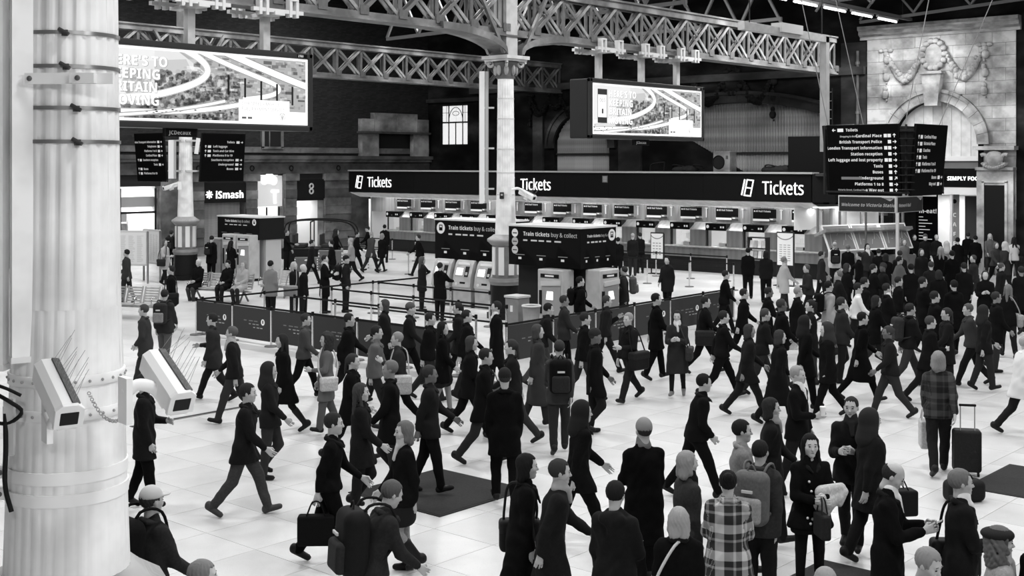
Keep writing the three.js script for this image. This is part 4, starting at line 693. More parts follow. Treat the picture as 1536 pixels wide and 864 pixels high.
const headPrint = print(0.98, 0.26, 140, (k, w, h) => { k.fillStyle = '#070707'; k.fillRect(0, 0, w, h); k.fillStyle = '#eee'; k.beginPath(); k.arc(w * 0.1, h * 0.45, h * 0.28, 0, 7); k.fill(); k.fillRect(w * 0.72, h * 0.35, w * 0.08, h * 0.3); k.fillRect(w * 0.84, h * 0.35, w * 0.08, h * 0.3); k.fillStyle = '#999'; k.fillRect(w * 0.4, h * 0.6, w * 0.1, h * 0.1); });
const railMat = printMat(railTickets, 0.4, 0.6), headMat = printMat(headPrint, 0.4, 0.5);
const hoodMat = grey(0.62, 0.28, 'metal', { metalness: 0.7 }), deskMat = grey(0.34, 0.3, 'metal', { metalness: 0.6 });
const windowOrder = ['nearest the right end of the counter', 'second from the right end of the counter', 'third from the right end of the counter', 'fourth from the right end of the counter', 'fifth from the right end of the counter', 'sixth from the right end of the counter', 'seventh from the right end of the counter', 'eighth from the right end of the counter', 'behind the left ticket kiosk, ninth from the right', 'tenth from the right end of the counter', 'fourth from the left end of the counter', 'third from the left end of the counter', 'second from the left end of the counter', 'at the left end of the counter'];
for (let i = 0; i < 14; i++) {
  const x = -24.25 - i * 1.8, w = thing('ticket_window', 'stainless steel ticket window ' + windowOrder[i], 'ticket window', x, 0, CZ, 0, 'ticket windows under the canopy');
  sheet('head_board', 0.98, 0.26, headMat, w, 0, 1.79, 0.06);
  S().box(1.0, 0.3, 0.35, 0, 1.77, -0.12).mesh('head_box', BLACK, w);
  // stainless pier with sloping hood beside the window
  S().box(0.76, 1.15, 0.5, 0.9, 0.62, -0.2).mesh('pier', deskMat, w);
  S().extrude([[0.05, 1.77], [0.05, 1.8], [-0.42, 2.08], [-0.78, 2.08], [-0.78, 1.77]], 0.79, new THREE.Matrix4().makeRotationY(-Math.PI / 2).setPosition(1.295, 0, 0)).mesh('hood', hoodMat, w);
  S().round(1.796, 0.06, 0.55, 0.015, 0.4, 1.04, 0.06).mesh('counter_top', hoodMat, w);
  S().box(1.796, 0.42, 0.3, 0.4, 0.62, 0.0).mesh('counter_front', deskMat, w);
  S().box(1.796, 0.62, 0.3, 0.4, 0, -0.06).mesh('plinth', grey(0.012, 0.5), w);
  S().box(0.94, 0.68, 0.012, 0, 1.1, -0.1).mesh('glazing', GLASS, w);
  const fr = S(); for (const s of [-1, 1]) fr.box(0.04, 0.7, 0.06, s * 0.49, 1.1, -0.1); fr.mesh('window_frame', grey(0.02, 0.4), w);
  S().round(0.34, 0.14, 0.2, 0.02, 0.12, 1.1, -0.35).mesh('printer', grey(0.55, 0.5), w); S().box(0.1, 0.12, 0.08, 0.32, 1.1, -0.3).mesh('card_reader', grey(0.02, 0.4), w);
  if (i % 3 === 0) S().box(0.16, 0.22, 0.01, 0.34, 1.4, -0.08).mesh('paper_notice', grey(0.8, 0.7), w);
  sheet('rail_board', 1.1, 0.5, railMat, w, 0.08, 2.2, -0.72);
  S().box(0.02, 0.42, 0.04, 0.86, 2.28, -0.7).box(0.12, 0.03, 0.04, 0.86, 2.66, -0.7).mesh('upright_bracket', grey(0.7, 0.4), w);
}
// posters and stands by the counter
function posterStand(label, u, v, Z, w, h, top, lines, legs = true) {
  const p = viewPoint(u, v, Z), g = thing('poster_stand', label, 'poster stand', p.x, 0, p.z, 0.1);
  S().round(w + 0.08, h + 0.1, 0.05, 0.015, 0, top - h - 0.05, 0).mesh('frame', DARK_METAL, g);
  sheet('poster', w, h, printMat(print(w, h, 120, (k, W, H) => { k.fillStyle = '#e4e4e4'; k.fillRect(0, 0, W, H); k.strokeStyle = '#777'; k.lineWidth = 4; k.beginPath(); k.arc(W * 0.5, -H * 0.15, H * 0.35, 0.3, 2.8); k.stroke(); k.fillStyle = '#999'; for (let i = 0; i < lines; i++) for (let j = 0; j < 3; j++) k.fillRect(W * (0.14 + j * 0.26), H * (0.36 + i * 0.55 / lines), W * 0.18, H * 0.2 / lines); }), 0.5), g, 0, top - h, 0.03);
  if (legs) { for (const s of [-1, 1]) S().box(0.04, top, 0.04, s * (w / 2 + 0.02), 0, -0.03).mesh('leg', DARK_METAL, g); S().box(w + 0.2, 0.03, 0.4, 0, 0, 0).mesh('foot', DARK_METAL, g); }
  return g;
}
posterStand('tall white timetable poster in black frame before the ticket windows', 1178, 405, 46.3, 0.62, 1.2, 1.98, 8);
posterStand('white curved graphic poster between two ticket windows', 986, 380, 51.3, 0.55, 1.05, 1.68, 5);
{
  const p = viewPoint(1138, 400, 47.5), g = thing('leaflet_rack', 'black leaflet rack in front of the ticket windows', 'rack', p.x, 0, p.z);
  S().box(0.78, 0.04, 0.3, 0, 1.72, 0).box(0.78, 0.04, 0.3, 0, 1.3, 0).box(0.78, 0.04, 0.3, 0, 0.9, 0).mesh('shelf', DARK_METAL, g);
  for (const s of [-1, 1]) S().box(0.04, 1.76, 0.3, s * 0.39, 0, 0).mesh('side', DARK_METAL, g);
  for (let i = 0; i < 4; i++) for (const y of [0.95, 1.35]) S().box(0.14, 0.28, 0.03, -0.27 + i * 0.18, y, 0.06, 0, -0.2).mesh('leaflet', grey([0.6, 0.35, 0.7, 0.5][i], 0.6), g);
}
// glazed information desk at the right end, with slanted map boards and welcome fascia
{
  const g = thing('information_desk', 'glazed information desk with slanted map boards right of the ticket windows', 'desk', -21.55, 0, -45.6, Math.PI / 2 - 0.35);
  S().box(4.6, 0.95, 0.6, 0, 0, 0).mesh('base', deskMat, g);
  for (let i = 0; i < 3; i++) { const m = S().box(1.35, 1.0, 0.04).mesh('map_board', grey(0.16, 0.5), g); m.position.set(-1.5 + i * 1.5, 1.25, 0.2); m.rotation.x = -0.45; const f = S(); for (const s of [-1, 1]) { f.box(0.05, 1.08, 0.06, s * 0.69, -0.04, 0); f.box(1.4, 0.05, 0.06, 0, s > 0 ? 1.0 : -0.04, 0); } const q = f.mesh('board_frame', grey(0.7, 0.4), m); const l = S(); for (let j = 0; j < 6; j++) l.bar(V3(-0.5 + j * 0.2, 0.2 + (j % 3) * 0.2, 0.025), V3(-0.4 + j * 0.2, 0.7 - (j % 2) * 0.3, 0.025), 0.02, 0.01); l.mesh('map_lines', grey(0.5, 0.5), m); }
  S().box(4.6, 0.12, 0.7, 0, 1.85, -0.2, 0, -0.35).mesh('sloping_shelf', hoodMat, g);
  for (let i = 0; i < 4; i++) S().box(1.06, 0.85, 0.02, -1.7 + i * 1.13, 1.95, -0.35).mesh('window_pane', GLASS, g);
  for (let i = 0; i < 5; i++) S().box(0.07, 0.95, 0.08, -2.27 + i * 1.13, 1.92, -0.35).mesh('mullion', grey(0.15, 0.4), g);
  S().box(4.5, 0.9, 0.06, 0, 1.95, -1.7).mesh('inner_wall', grey(0.65, 0.6), g);
  S().box(0.5, 0.7, 0.06, -0.4, 2.0, -1.6).mesh('inner_poster', grey(0.1, 0.5), g);
  areaLight(3.6, 0.5, 12, 0, 2.82, -0.9, 0, 0, -0.9, g); S().box(3.6, 0.04, 0.5, 0, 2.84, -0.9).mesh('ceiling_light', glow(0.9, 1.4), g);
}
{
  const p = viewPoint(1301, 308, 44), g = thing('welcome_board', 'grey Welcome to Victoria Station board below the hanging sign', 'sign', p.x, 2.86, p.z);
  const mk = (txt, logo) => printMat(print(2.1, 0.52, 180, (k, w, h) => { k.fillStyle = '#4a4a4a'; k.fillRect(0, 0, w, h); k.strokeStyle = '#333'; k.lineWidth = 3; for (let i = 0; i < 4; i++) { k.beginPath(); k.moveTo(w * (0.75 + i * 0.06), h); k.lineTo(w * (0.9 + i * 0.06), 0); k.stroke(); } k.fillStyle = '#f2f2f2'; k.font = 'italic bold ' + h * 0.305 + 'px sans-serif'; k.fillText(txt, w * 0.035, h * 0.66); k.beginPath(); k.moveTo(w * 0.76, 0); k.lineTo(w, 0); k.lineTo(w, h * 0.08); k.lineTo(w * 0.92, h * 0.26); k.closePath(); k.fill(); k.fillStyle = '#111'; k.font = 'bold ' + h * 0.14 + 'px sans-serif'; k.fillText('NetworkRail', w * 0.79, h * 0.14); }), 0.5, 0.12);
  S().span(-1.12, 1.05, 0, 0.75, -0.1, 0).mesh('front_board', grey(0.6, 0.5), g); sheet('front_print', 2.1, 0.52, mk('Welcome to Victoria Station'), g, -0.03, 0.02, 0.004);
  S().span(1.05, 1.1, 0, 0.75, -2.2, 0).mesh('side_board', grey(0.4, 0.5), g); sheet('side_print', 2.1, 0.52, mk('Network Rail'), g, 1.104, 0.02, -1.12, Math.PI / 2);
  S().box(0.09, 2.86, 0.09, 1.1, -2.86, -0.05).mesh('post', grey(0.6, 0.45), g); S().box(0.06, 2.86, 0.06, -1.05, -2.86, -2.1).mesh('post', grey(0.1, 0.45), g);
}
// clutter on the canopy roof
{
  const p = viewPoint(951, 246, 52), a = thing('air_conditioner', 'boxy white air conditioning unit on the canopy roof', 'air conditioner', p.x, 4.2, -49.6);
  S().round(0.9, 0.95, 0.6, 0.03).mesh('case', grey(0.4, 0.5, 'stone'), a); S().add(new THREE.TorusGeometry(0.3, 0.03, 8, 24), new THREE.Matrix4().makeTranslation(-0.15, 0.45, 0.31)).mesh('fan_guard', BLACK, a); S().add(new THREE.CylinderGeometry(0.29, 0.29, 0.04, 24), new THREE.Matrix4().makeRotationX(Math.PI / 2).setPosition(-0.15, 0.45, 0.295)).mesh('fan', grey(0.015, 0.5), a); S().box(0.12, 0.16, 0.02, 0.3, 0.6, 0.305).mesh('control_plate', grey(0.1, 0.5), a);
  for (const [u, lbl, nm] of [[862, 'slumped black tarpaulin bundle on the canopy roof', 'tarpaulin'], [1098, 'small dark heap of rubble on the canopy roof', 'rubble_heap'], [1205, 'coil of dark cable on the canopy near the hanging sign', 'cable_coil']]) {
    const q = viewPoint(u, 246, 50), t = thing(nm, lbl, nm.replace('_', ' ').split(' ')[0], q.x, 4.2, -47.5); const s = S(); for (let i = 0; i < 9; i++) s.ball(rr(0.2, 0.45), rr(0.12, 0.24), 0.25, rr(-0.7, 0.7), 0.1, rr(-0.2, 0.2), 9); s.mesh('heap', grey(0.015, 0.8), t);
    const s2 = S(); for (let i = 0; i < 2; i++) s2.add(new THREE.TorusGeometry(0.25, 0.03, 6, 16), new THREE.Matrix4().makeRotationX(1.2).setPosition(-0.5 + i * 1.1, 0.24, 0.1)); s2.mesh('cable_loop', BLACK, t);
  }
  const b = thing('bent_pipe', 'bent dark pipe on the canopy roof beside the air unit', 'pipe', viewPoint(985, 246, 56.5).x, 4.2, viewPoint(985, 246, 56.5).z); S().tube([V3(-0.35, 0, 0), V3(-0.3, 0.32, 0), V3(0.1, 0.42, 0), V3(0.45, 0.45, 0)], 0.035).mesh('pipe', BLACK, b); S().rod(V3(0.4, 0, 0), V3(0.44, 0.45, 0), 0.03).mesh('leg', BLACK, b);
}
// ---------------------------------------------------------------- ticket machine kiosks
const headerPrint = (w, h, flip) => print(w, h, 200, (k, W, H) => {
  k.fillStyle = '#141414'; k.fillRect(0, 0, W, H); k.fillStyle = '#0b0b0b'; for (const [a, b, c] of [[0.1, 0.5, 0.3], [0.5, 0.75, 0.4], [0.65, 0.45, 0.35]]) { k.beginPath(); k.moveTo(W * a, H); k.lineTo(W * (a + 0.05), H * b); k.lineTo(W * (a + c), H * 0.9); k.lineTo(W * (a + c), H); k.fill(); }
  const r = H * 0.15; k.fillStyle = '#f0f0f0';
  if (flip !== 2) { const cx = flip ? W * 0.88 : W * 0.09; k.beginPath(); k.arc(cx, H * 0.2, r, 0, 7); k.fill(); k.fillStyle = '#141414'; k.fillRect(cx - r * 0.4, H * 0.2 - r * 0.55, r * 0.8, r); k.fillStyle = '#f0f0f0'; k.fillRect(cx - r * 0.25, H * 0.2 - r * 0.4, r * 0.5, r * 0.3); }
  else for (let i = 0; i < 3; i++) { k.fillStyle = ['#eee', '#bbb', '#ccc'][i]; k.beginPath(); k.arc(W * 0.09, H * (0.17 + i * 0.22), r * 0.72, 0, 7); k.fill(); k.fillStyle = '#555'; k.fillRect(W * 0.06, H * (0.16 + i * 0.22), W * 0.06, H * 0.03); }
  const x = flip === 1 ? W * 0.18 : W * 0.21; k.fillStyle = '#f4f4f4'; const fs = Math.min(H * 0.16, W * 0.062); k.font = 'bold ' + fs + 'px sans-serif'; k.fillText('Train tickets', x, H * 0.23); const tw = k.measureText('Train tickets ').width; k.fillStyle = '#d8d8d8'; k.font = fs + 'px sans-serif'; k.fillText('buy & collect', x + tw, H * 0.23);
  bars(k, x, H * 0.33, W * 0.55, H * 0.04, '#ddd'); for (let i = 0; i < 3; i++) { k.fillStyle = '#999'; k.fillRect(W * (0.1 + i * 0.3), H * 0.72, W * 0.13, H * 0.018); k.fillStyle = '#eee'; k.fillRect(W * (0.14 + i * 0.3), H * 0.79, W * 0.045, H * 0.06); }
});
function kiosk(name, label, x, z, w, d, h, header, print1, side, coreGrey = 0.014) {
  const g = thing(name, label, 'kiosk', x, 0, z);
  S().span(-w / 2, w / 2, h - header, h, -d, 0).mesh('header_box', grey(0.012, 0.4), g); S().span(-w / 2 - 0.03, w / 2 + 0.03, h, h + 0.05, -d - 0.03, 0.03).mesh('roof_edge', grey(0.65, 0.5), g);
  S().span(-w / 2 + 0.05, w / 2 - 0.05, 0, h - header, -d + 0.1, -0.35).mesh('core', grey(coreGrey, 0.5), g);
  sheet('header_print', w, header, print1, g, 0, h - header, 0.004); if (side) sheet('side_print', d, header, side, g, w / 2 + 0.004, h - header, -d / 2, Math.PI / 2);
  return g;
}
function ticketMachine(label, x, z, turn, h = 1.5, wide = 0.72) {   // rounded grey machine with lit screen
  const m = thing('ticket_machine', label, 'ticket machine', x, 0, z, turn);
  S().extrude([[-0.35, 0], [0.12, 0], [0.12, 0.62], [0.17, 0.66], [0.12, 0.98], [0.0, h - 0.14], [-0.08, h - 0.03], [-0.16, h], [-0.35, h]], wide - 0.02, new THREE.Matrix4().makeRotationY(-Math.PI / 2).setPosition(wide / 2 - 0.01, 0, 0), 0.01).mesh('cabinet', grey(0.42, 0.4, 'paint'), m);
  const tilt = -0.306, f = (n, w, hh, d, px, py, pz, mt) => { const o = S().round(w, hh, d, Math.min(0.012, d / 3)).mesh(n, mt, m); o.position.set(px, py, pz); o.rotation.x = tilt; return o; };
  f('screen_bezel', 0.36, 0.3, 0.03, -0.13, 0.99, 0.125, grey(0.3, 0.4)); f('screen', 0.3, 0.24, 0.036, -0.13, 1.02, 0.118, glow(0.9, 0.75)); f('card_panel', 0.17, 0.34, 0.03, 0.18, 0.98, 0.128, grey(0.012, 0.4)); f('keypad', 0.1, 0.1, 0.036, 0.18, 1.03, 0.115, grey(0.4, 0.4));
  S().round(0.5, 0.08, 0.04, 0.01, 0, h - 0.16, -0.005, 0, tilt).mesh('name_strip', grey(0.6, 0.4), m);
  S().round(0.24, 0.1, 0.05, 0.01, 0.05, 0.72, 0.14).mesh('ticket_tray', grey(0.01, 0.4), m); S().add(new THREE.CylinderGeometry(0.05, 0.05, 0.03, 14), new THREE.Matrix4().makeRotationX(Math.PI / 2).setPosition(-0.22, 0.75, 0.16)).mesh('coin_dial', grey(0.6, 0.3), m);
  S().box(wide, 0.12, 0.4, 0, 0, -0.12).mesh('kick_plate', grey(0.03, 0.5), m);
  return m;
}
kiosk('ticket_kiosk', 'black Train tickets kiosk with three machines left of the middle column', -27.25, -28.75, 2.9, 1.3, 2.74, 1.26, printMat(headerPrint(2.9, 1.26, 0), 0.45, 0.45));
['left of three', 'middle of three', 'right of three'].forEach((l, i) => ticketMachine('grey curved ticket machine, ' + l + ' under the left kiosk header', -28.2 + i * 0.95, -28.62, 0, 1.5, 0.78));
kiosk('ticket_kiosk', 'black Train tickets kiosk right of the middle column, nearest the crowd', -21.25, -25.4, 2.5, 1.55, 2.88, 1.05, printMat(headerPrint(2.5, 1.05, 2), 0.45, 0.45), printMat(headerPrint(1.55, 1.05, 1), 0.45, 0.45));
function boxyMachine(label, x, z, turn) {
  const m = thing('ticket_machine', label, 'ticket machine', x, 0, z, turn);
  S().round(0.86, 1.8, 0.5, 0.04, 0, 0, -0.1).mesh('cabinet', grey(0.5, 0.4, 'paint'), m); S().box(0.62, 0.1, 0.03, 0, 1.58, 0.15).mesh('name_strip', BLACK, m); S().box(0.3, 0.045, 0.01, 0, 1.61, 0.17).mesh('name_text', grey(0.8, 0.5), m);
  S().round(0.66, 0.95, 0.06, 0.02, 0.05, 0.5, 0.14).mesh('door', grey(0.3, 0.4), m); S().box(0.1, 0.62, 0.07, -0.3, 0.62, 0.14).mesh('card_slot', BLACK, m); S().round(0.22, 0.3, 0.05, 0.01, 0.02, 1.0, 0.16, 0, -0.2).mesh('screen', glow(0.9, 0.7), m);
  S().box(0.66, 0.12, 0.12, 0.05, 1.38, 0.14, 0, 0, 0.06).mesh('hood_shelf', grey(0.55, 0.4), m); S().box(0.86, 0.1, 0.5, 0, 0, -0.1).mesh('kick_plate', DARK_METAL, m);
  return m;
}
boxyMachine('pale boxy ticket machine on the front of the right kiosk', -20.75, -25.2, 0);
boxyMachine('pale boxy ticket machine on the right hand side of the right kiosk', -19.75, -26.15, Math.PI / 2);
{
  const p = onFloor(776, 513), c = thing('service_cabinet', 'plain grey service cabinet left of the litter bag', 'cabinet', p.x, 0, p.z); S().round(0.45, 1.15, 0.45, 0.02).mesh('body', grey(0.22, 0.5, 'paint'), c); S().round(0.49, 0.06, 0.49, 0.01, 0, 1.15, 0).mesh('lid', grey(0.5, 0.5), c); S().box(0.08, 0.16, 0.01, 0, 0.8, 0.23).mesh('label_plate', grey(0.75, 0.5), c);
  const b0 = onFloor(797, 518), b = thing('litter_bin', 'clear plastic litter bag hanging in a hoop stand', 'bin', b0.x, 0, b0.z); S().lathe([[0.02, 0.1], [0.15, 0.12], [0.2, 0.35], [0.21, 0.7], [0.23, 0.98], [0.22, 1.0], [0.2, 0.7], [0.02, 0.2]], 18).mesh('bag', grey(0.5, 0.35, 'stone'), b); S().add(new THREE.TorusGeometry(0.23, 0.025, 8, 24), new THREE.Matrix4().makeRotationX(Math.PI / 2).setPosition(0, 1.0, 0)).mesh('hoop', grey(0.6, 0.3), b); S().cyl(0.02, 0.02, 1.0, 0, 0, -0.26, 8).mesh('post', STEEL, b); S().cyl(0.2, 0.2, 0.03, 0, 0, -0.1, 16).mesh('foot', STEEL, b);
}
kiosk('ticket_kiosk', 'low Train tickets kiosk with two machines behind the left column', -40.6, -29.6, 2.75, 1.2, 2.45, 0.85, printMat(headerPrint(2.75, 0.85, 1), 0.45, 0.45), null, 0.5);
boxyMachine('pale ticket machine used by the man with the backpack', -40.7, -29.35, 0); boxyMachine('pale ticket machine used by the long haired woman', -39.75, -29.35, 0);
{ const c = thing('side_screen', 'plain grey screen panel between the left column and the machines', 'panel', -41.7, 0, -29.5); S().round(0.75, 1.55, 0.5, 0.02).mesh('panel', grey(0.3, 0.6, 'paint'), c); S().box(0.8, 0.05, 0.55, 0, 1.55, 0).mesh('cap', grey(0.4, 0.5), c); }

// ---------------------------------------------------------------- queue barriers
const postGeo = { base: metricUv(new THREE.CylinderGeometry(0.16, 0.175, 0.03, 20)), pole: metricUv(new THREE.CylinderGeometry(0.028, 0.028, 0.92, 12)), head: metricUv(new THREE.CylinderGeometry(0.036, 0.036, 0.1, 12)) };
function queueRow(label, from, to, n, kind, group) {             // posts at n+1 points; each post (but the last) carries the belt or banner to the next
  const a = V3(from[0], 0, -from[1]), b = V3(to[0], 0, -to[1]), d = b.clone().sub(a), turn = Math.atan2(-d.z, d.x), L = d.length() / n;
  for (let i = 0; i <= n; i++) {
    const p = a.clone().addScaledVector(d, i / n), g = thing('queue_post', label + ', ' + ['first', 'second', 'third', 'fourth', 'fifth', 'sixth', 'seventh'][i] + ' from its left end', 'queue post', p.x, 0, p.z, turn, group);
    part('base', postGeo.base, grey(0.1, 0.4), g).position.y = 0.015; part('pole', postGeo.pole, CHROME, g).position.y = 0.48; part('head', postGeo.head, BLACK, g).position.y = 0.96;
    if (i === n) continue;
    S().box(L, 0.05, 0.006, L / 2, 0.93, 0).mesh('belt', BLACK, g);
    if (kind === 'double') S().box(L, 0.05, 0.006, L / 2, 0.5, 0).mesh('belt', BLACK, g);
    if (kind === 'banner') { sheet('banner', L - 0.1, 0.8, bannerMat, g, L / 2, 0.12, 0.012); sheet('banner_back', L - 0.1, 0.8, bannerMat, g, L / 2, 0.12, -0.012, Math.PI); }
  }
}
const bannerMat = printMat(print(1.6, 0.8, 160, (k, w, h) => { k.fillStyle = '#3c3c3c'; k.fillRect(0, 0, w, h); k.fillStyle = '#eee'; k.beginPath(); k.arc(w * 0.82, h * 0.42, h * 0.1, 0, 7); k.fill(); k.fillStyle = '#3c3c3c'; k.fillRect(w * 0.805, h * 0.36, w * 0.03, h * 0.1); bars(k, w * 0.3, h * 0.4, w * 0.42, h * 0.03, '#777', 3); bars(k, w * 0.44, h * 0.5, w * 0.3, h * 0.03, '#999', 3); bars(k, w * 0.56, h * 0.6, w * 0.28, h * 0.03, '#aaa', 3); }), 0.7);
queueRow('chrome banner post of the front queue row', [-28.2, 19.2], [-18.5, 19.2], 6, 'banner', 'front banner row of the queue');
queueRow('chrome banner post of the right hand queue row', [-18.5, 20.8], [-18.9, 31.2], 6, 'banner', 'right banner row of the queue');
queueRow('chrome belt post along the left side of the queue', [-28.2, 19.4], [-28.2, 27.6], 4, 'belt', 'left side of the queue');
queueRow('chrome double belt post in the second maze row', [-26.8, 21.4], [-20, 21.4], 4, 'double', 'second maze row');
queueRow('chrome double belt post in the third maze row', [-27.6, 23.4], [-20.8, 23.4], 4, 'double', 'third maze row');
queueRow('chrome double belt post before the left kiosk machines', [-28.0, 25.6], [-23.4, 25.6], 3, 'double', 'back maze row');
queueRow('double belt post in the row nearest the ticket windows', [-35.5, 41.6], [-25.5, 41.6], 6, 'double', 'belt row before the ticket windows');
queueRow('single belt post in the outer row before the windows', [-33, 38.8], [-23.5, 38.8], 5, 'belt', 'outer belt row before the ticket windows');
queueRow('belt post by the far left ticket windows', [-46.5, 40.5], [-37, 40.5], 6, 'double', 'far belt row');
queueRow('belt post of the row behind the left kiosk', [-40.5, 35.5], [-33.5, 35.5], 4, 'belt', 'middle far belt row');
// ---------------------------------------------------------------- waiting benches
const BENCH_METAL = grey(0.62, 0.35, 'metal', { metalness: 0.25 });
function bench(label, x, z, turn, n) {
  const b = thing('waiting_bench', label, 'bench', x, 0, z, turn);
  S().rod(V3(-n * 0.31, 0.36, 0), V3(n * 0.31, 0.36, 0), 0.03, 8).mesh('beam', BENCH_METAL, b);
  for (const s of [-1, 1]) S().bar(V3(s * n * 0.24, 0.36, 0), V3(s * n * 0.24, 0.02, 0.24), 0.05, 0.04).bar(V3(s * n * 0.24, 0.36, 0), V3(s * n * 0.24, 0.02, -0.24), 0.05, 0.04).mesh('leg', grey(0.1, 0.4), b);
  for (let i = 0; i < n; i++) {
    const x0 = (i - (n - 1) / 2) * 0.6, seat = new THREE.Group(); seat.name = 'seat'; seat.position.set(x0, 0, 0); b.add(seat);
    S().box(0.54, 0.03, 0.44, 0, 0.42, 0.04).mesh('seat_plate', BENCH_METAL, seat);
    for (const s of [-1, 1]) S().box(0.05, 0.5, 0.025, s * 0.25, 0.44, -0.25, 0, -0.28).mesh('back_post', BENCH_METAL, seat);
    for (let k = 0; k < 6; k++) S().box(0.46, 0.055, 0.02, 0, 0.48 + k * 0.075, -0.2 - k * 0.021, 0, -0.28).mesh('back_slat', BENCH_METAL, seat);
    S().tube([V3(-0.29, 0.42, -0.15), V3(-0.29, 0.62, -0.12), V3(-0.29, 0.63, 0.15), V3(-0.29, 0.42, 0.2)], 0.015, 14).mesh('arm_rest', CHROME, seat);
  }
  return b;
}
const bench1 = onFloor(207, 478), bench2 = onFloor(330, 452), bench3 = onFloor(414, 446);
bench('perforated steel bench with empty seats beside the near column', bench1.x, bench1.z, Math.PI * 0.12, 4);
bench('perforated steel bench behind the belt barrier with seated travellers', bench2.x, bench2.z, Math.PI * 0.1, 4);
bench('short steel bench seen behind the man in the grey jacket', bench3.x, bench3.z, Math.PI * 0.1, 2);
// notice boards left of the left column
for (const [u, v, w, turn, lbl] of [[186, 425, 1.9, 0.15, 'white timetable board on legs nearest the near column'], [228, 422, 1.25, -0.5, 'folded white timetable board beside the woman in the pale coat']]) {
  const p = onFloor(u, v), b = thing('notice_board', lbl, 'notice board', p.x, 0, p.z, turn + 0.45);
  for (const s of [-1, 1]) S().box(0.06, 2.0, 0.06, s * w / 2, 0, 0).mesh('leg', STEEL, b);
  S().round(w, 1.35, 0.06, 0.01, 0, 0.68, 0).mesh('board', grey(0.5, 0.6), b);
  sheet('timetable', w - 0.12, 1.2, printMat(print(w, 1.2, 130, (k, W, H) => { k.fillStyle = '#d2d2d2'; k.fillRect(0, 0, W, H); k.fillStyle = '#b2b2b2'; for (let i = 0; i < 26; i++) for (let j = 0; j < 5; j++) k.fillRect(W * (0.04 + j * 0.19), H * (0.1 + i * 0.033), W * 0.15 * (0.6 + 0.4 * rnd()), 2); }), 0.6), b, 0, 0.75, 0.034);
}
// passenger buggy with grey crates, far left of the ticket windows
{
  const p = onFloor(482, 399), b = thing('passenger_buggy', 'dark station buggy with hooped roof frame parked at the far side', 'buggy', p.x, 0, p.z, 0.75);
  S().round(3.4, 0.5, 1.3, 0.06, 0, 0.35, 0).mesh('body', grey(0.012, 0.4), b); for (const [x, z] of [[-1.2, 0.6], [1.2, 0.6], [-1.2, -0.6], [1.2, -0.6]]) S().add(new THREE.CylinderGeometry(0.28, 0.28, 0.16, 18), new THREE.Matrix4().makeRotationX(Math.PI / 2).setPosition(x, 0.28, z)).mesh('wheel', BLACK, b);
  for (const z of [-0.6, 0.6]) S().tube([V3(-1.5, 0.8, z), V3(-1.5, 1.85, z), V3(-1.3, 2.0, z), V3(1.1, 2.0, z), V3(1.5, 1.75, z), V3(1.65, 0.8, z)], 0.035, 40).rod(V3(-0.4, 0.8, z), V3(-0.4, 2.0, z), 0.03).mesh('roof_hoop', BLACK, b);
  for (const x of [-1.3, -0.4, 0.5]) S().rod(V3(x, 2.0, -0.6), V3(x, 2.0, 0.6), 0.03).mesh('roof_bow', BLACK, b);
  for (const x of [-0.9, 0.3]) { S().round(0.5, 0.16, 1.1, 0.04, x, 0.85, 0).mesh('seat', grey(0.03, 0.6), b); S().round(0.12, 0.5, 1.1, 0.04, x - 0.26, 0.95, 0).mesh('seat_back', grey(0.03, 0.6), b); }
  S().bar(V3(1.0, 0.8, 0.3), V3(0.75, 1.35, 0.3), 0.05, 0.05).mesh('steering_column', BLACK, b);
  for (const [u, v, w, h, lbl, g] of [[496, 405, 1.05, 0.85, 'taller grey panel crate with striped edge by the buggy', 0.13], [460, 407, 1.0, 0.6, 'lower grey panel crate with striped edge by the buggy', 0.12], [533, 402, 1.2, 0.78, 'white sheeted barrier panel right of the grey crates', 0.7]]) {
    const q = onFloor(u, v), c = thing('panel_crate', lbl, 'crate', q.x, 0, q.z, toView + 0.1); S().round(w, h, 0.5, 0.02).mesh('body', grey(g, 0.5), c); const st = S(); for (const s of [-1, 1]) for (let i = 0; i < 6; i++) st.box(0.05, h / 12, 0.02, s * (w / 2 - 0.03), i * h / 6, 0.255); st.mesh('edge_stripes', g > 0.5 ? grey(0.2, 0.5) : grey(0.75, 0.5), c); S().ball(0.13, 0.04, 0.02, 0.05, h * 0.82, 0.26, 12).mesh('badge', grey(0.8, 0.5), c);
  }
}
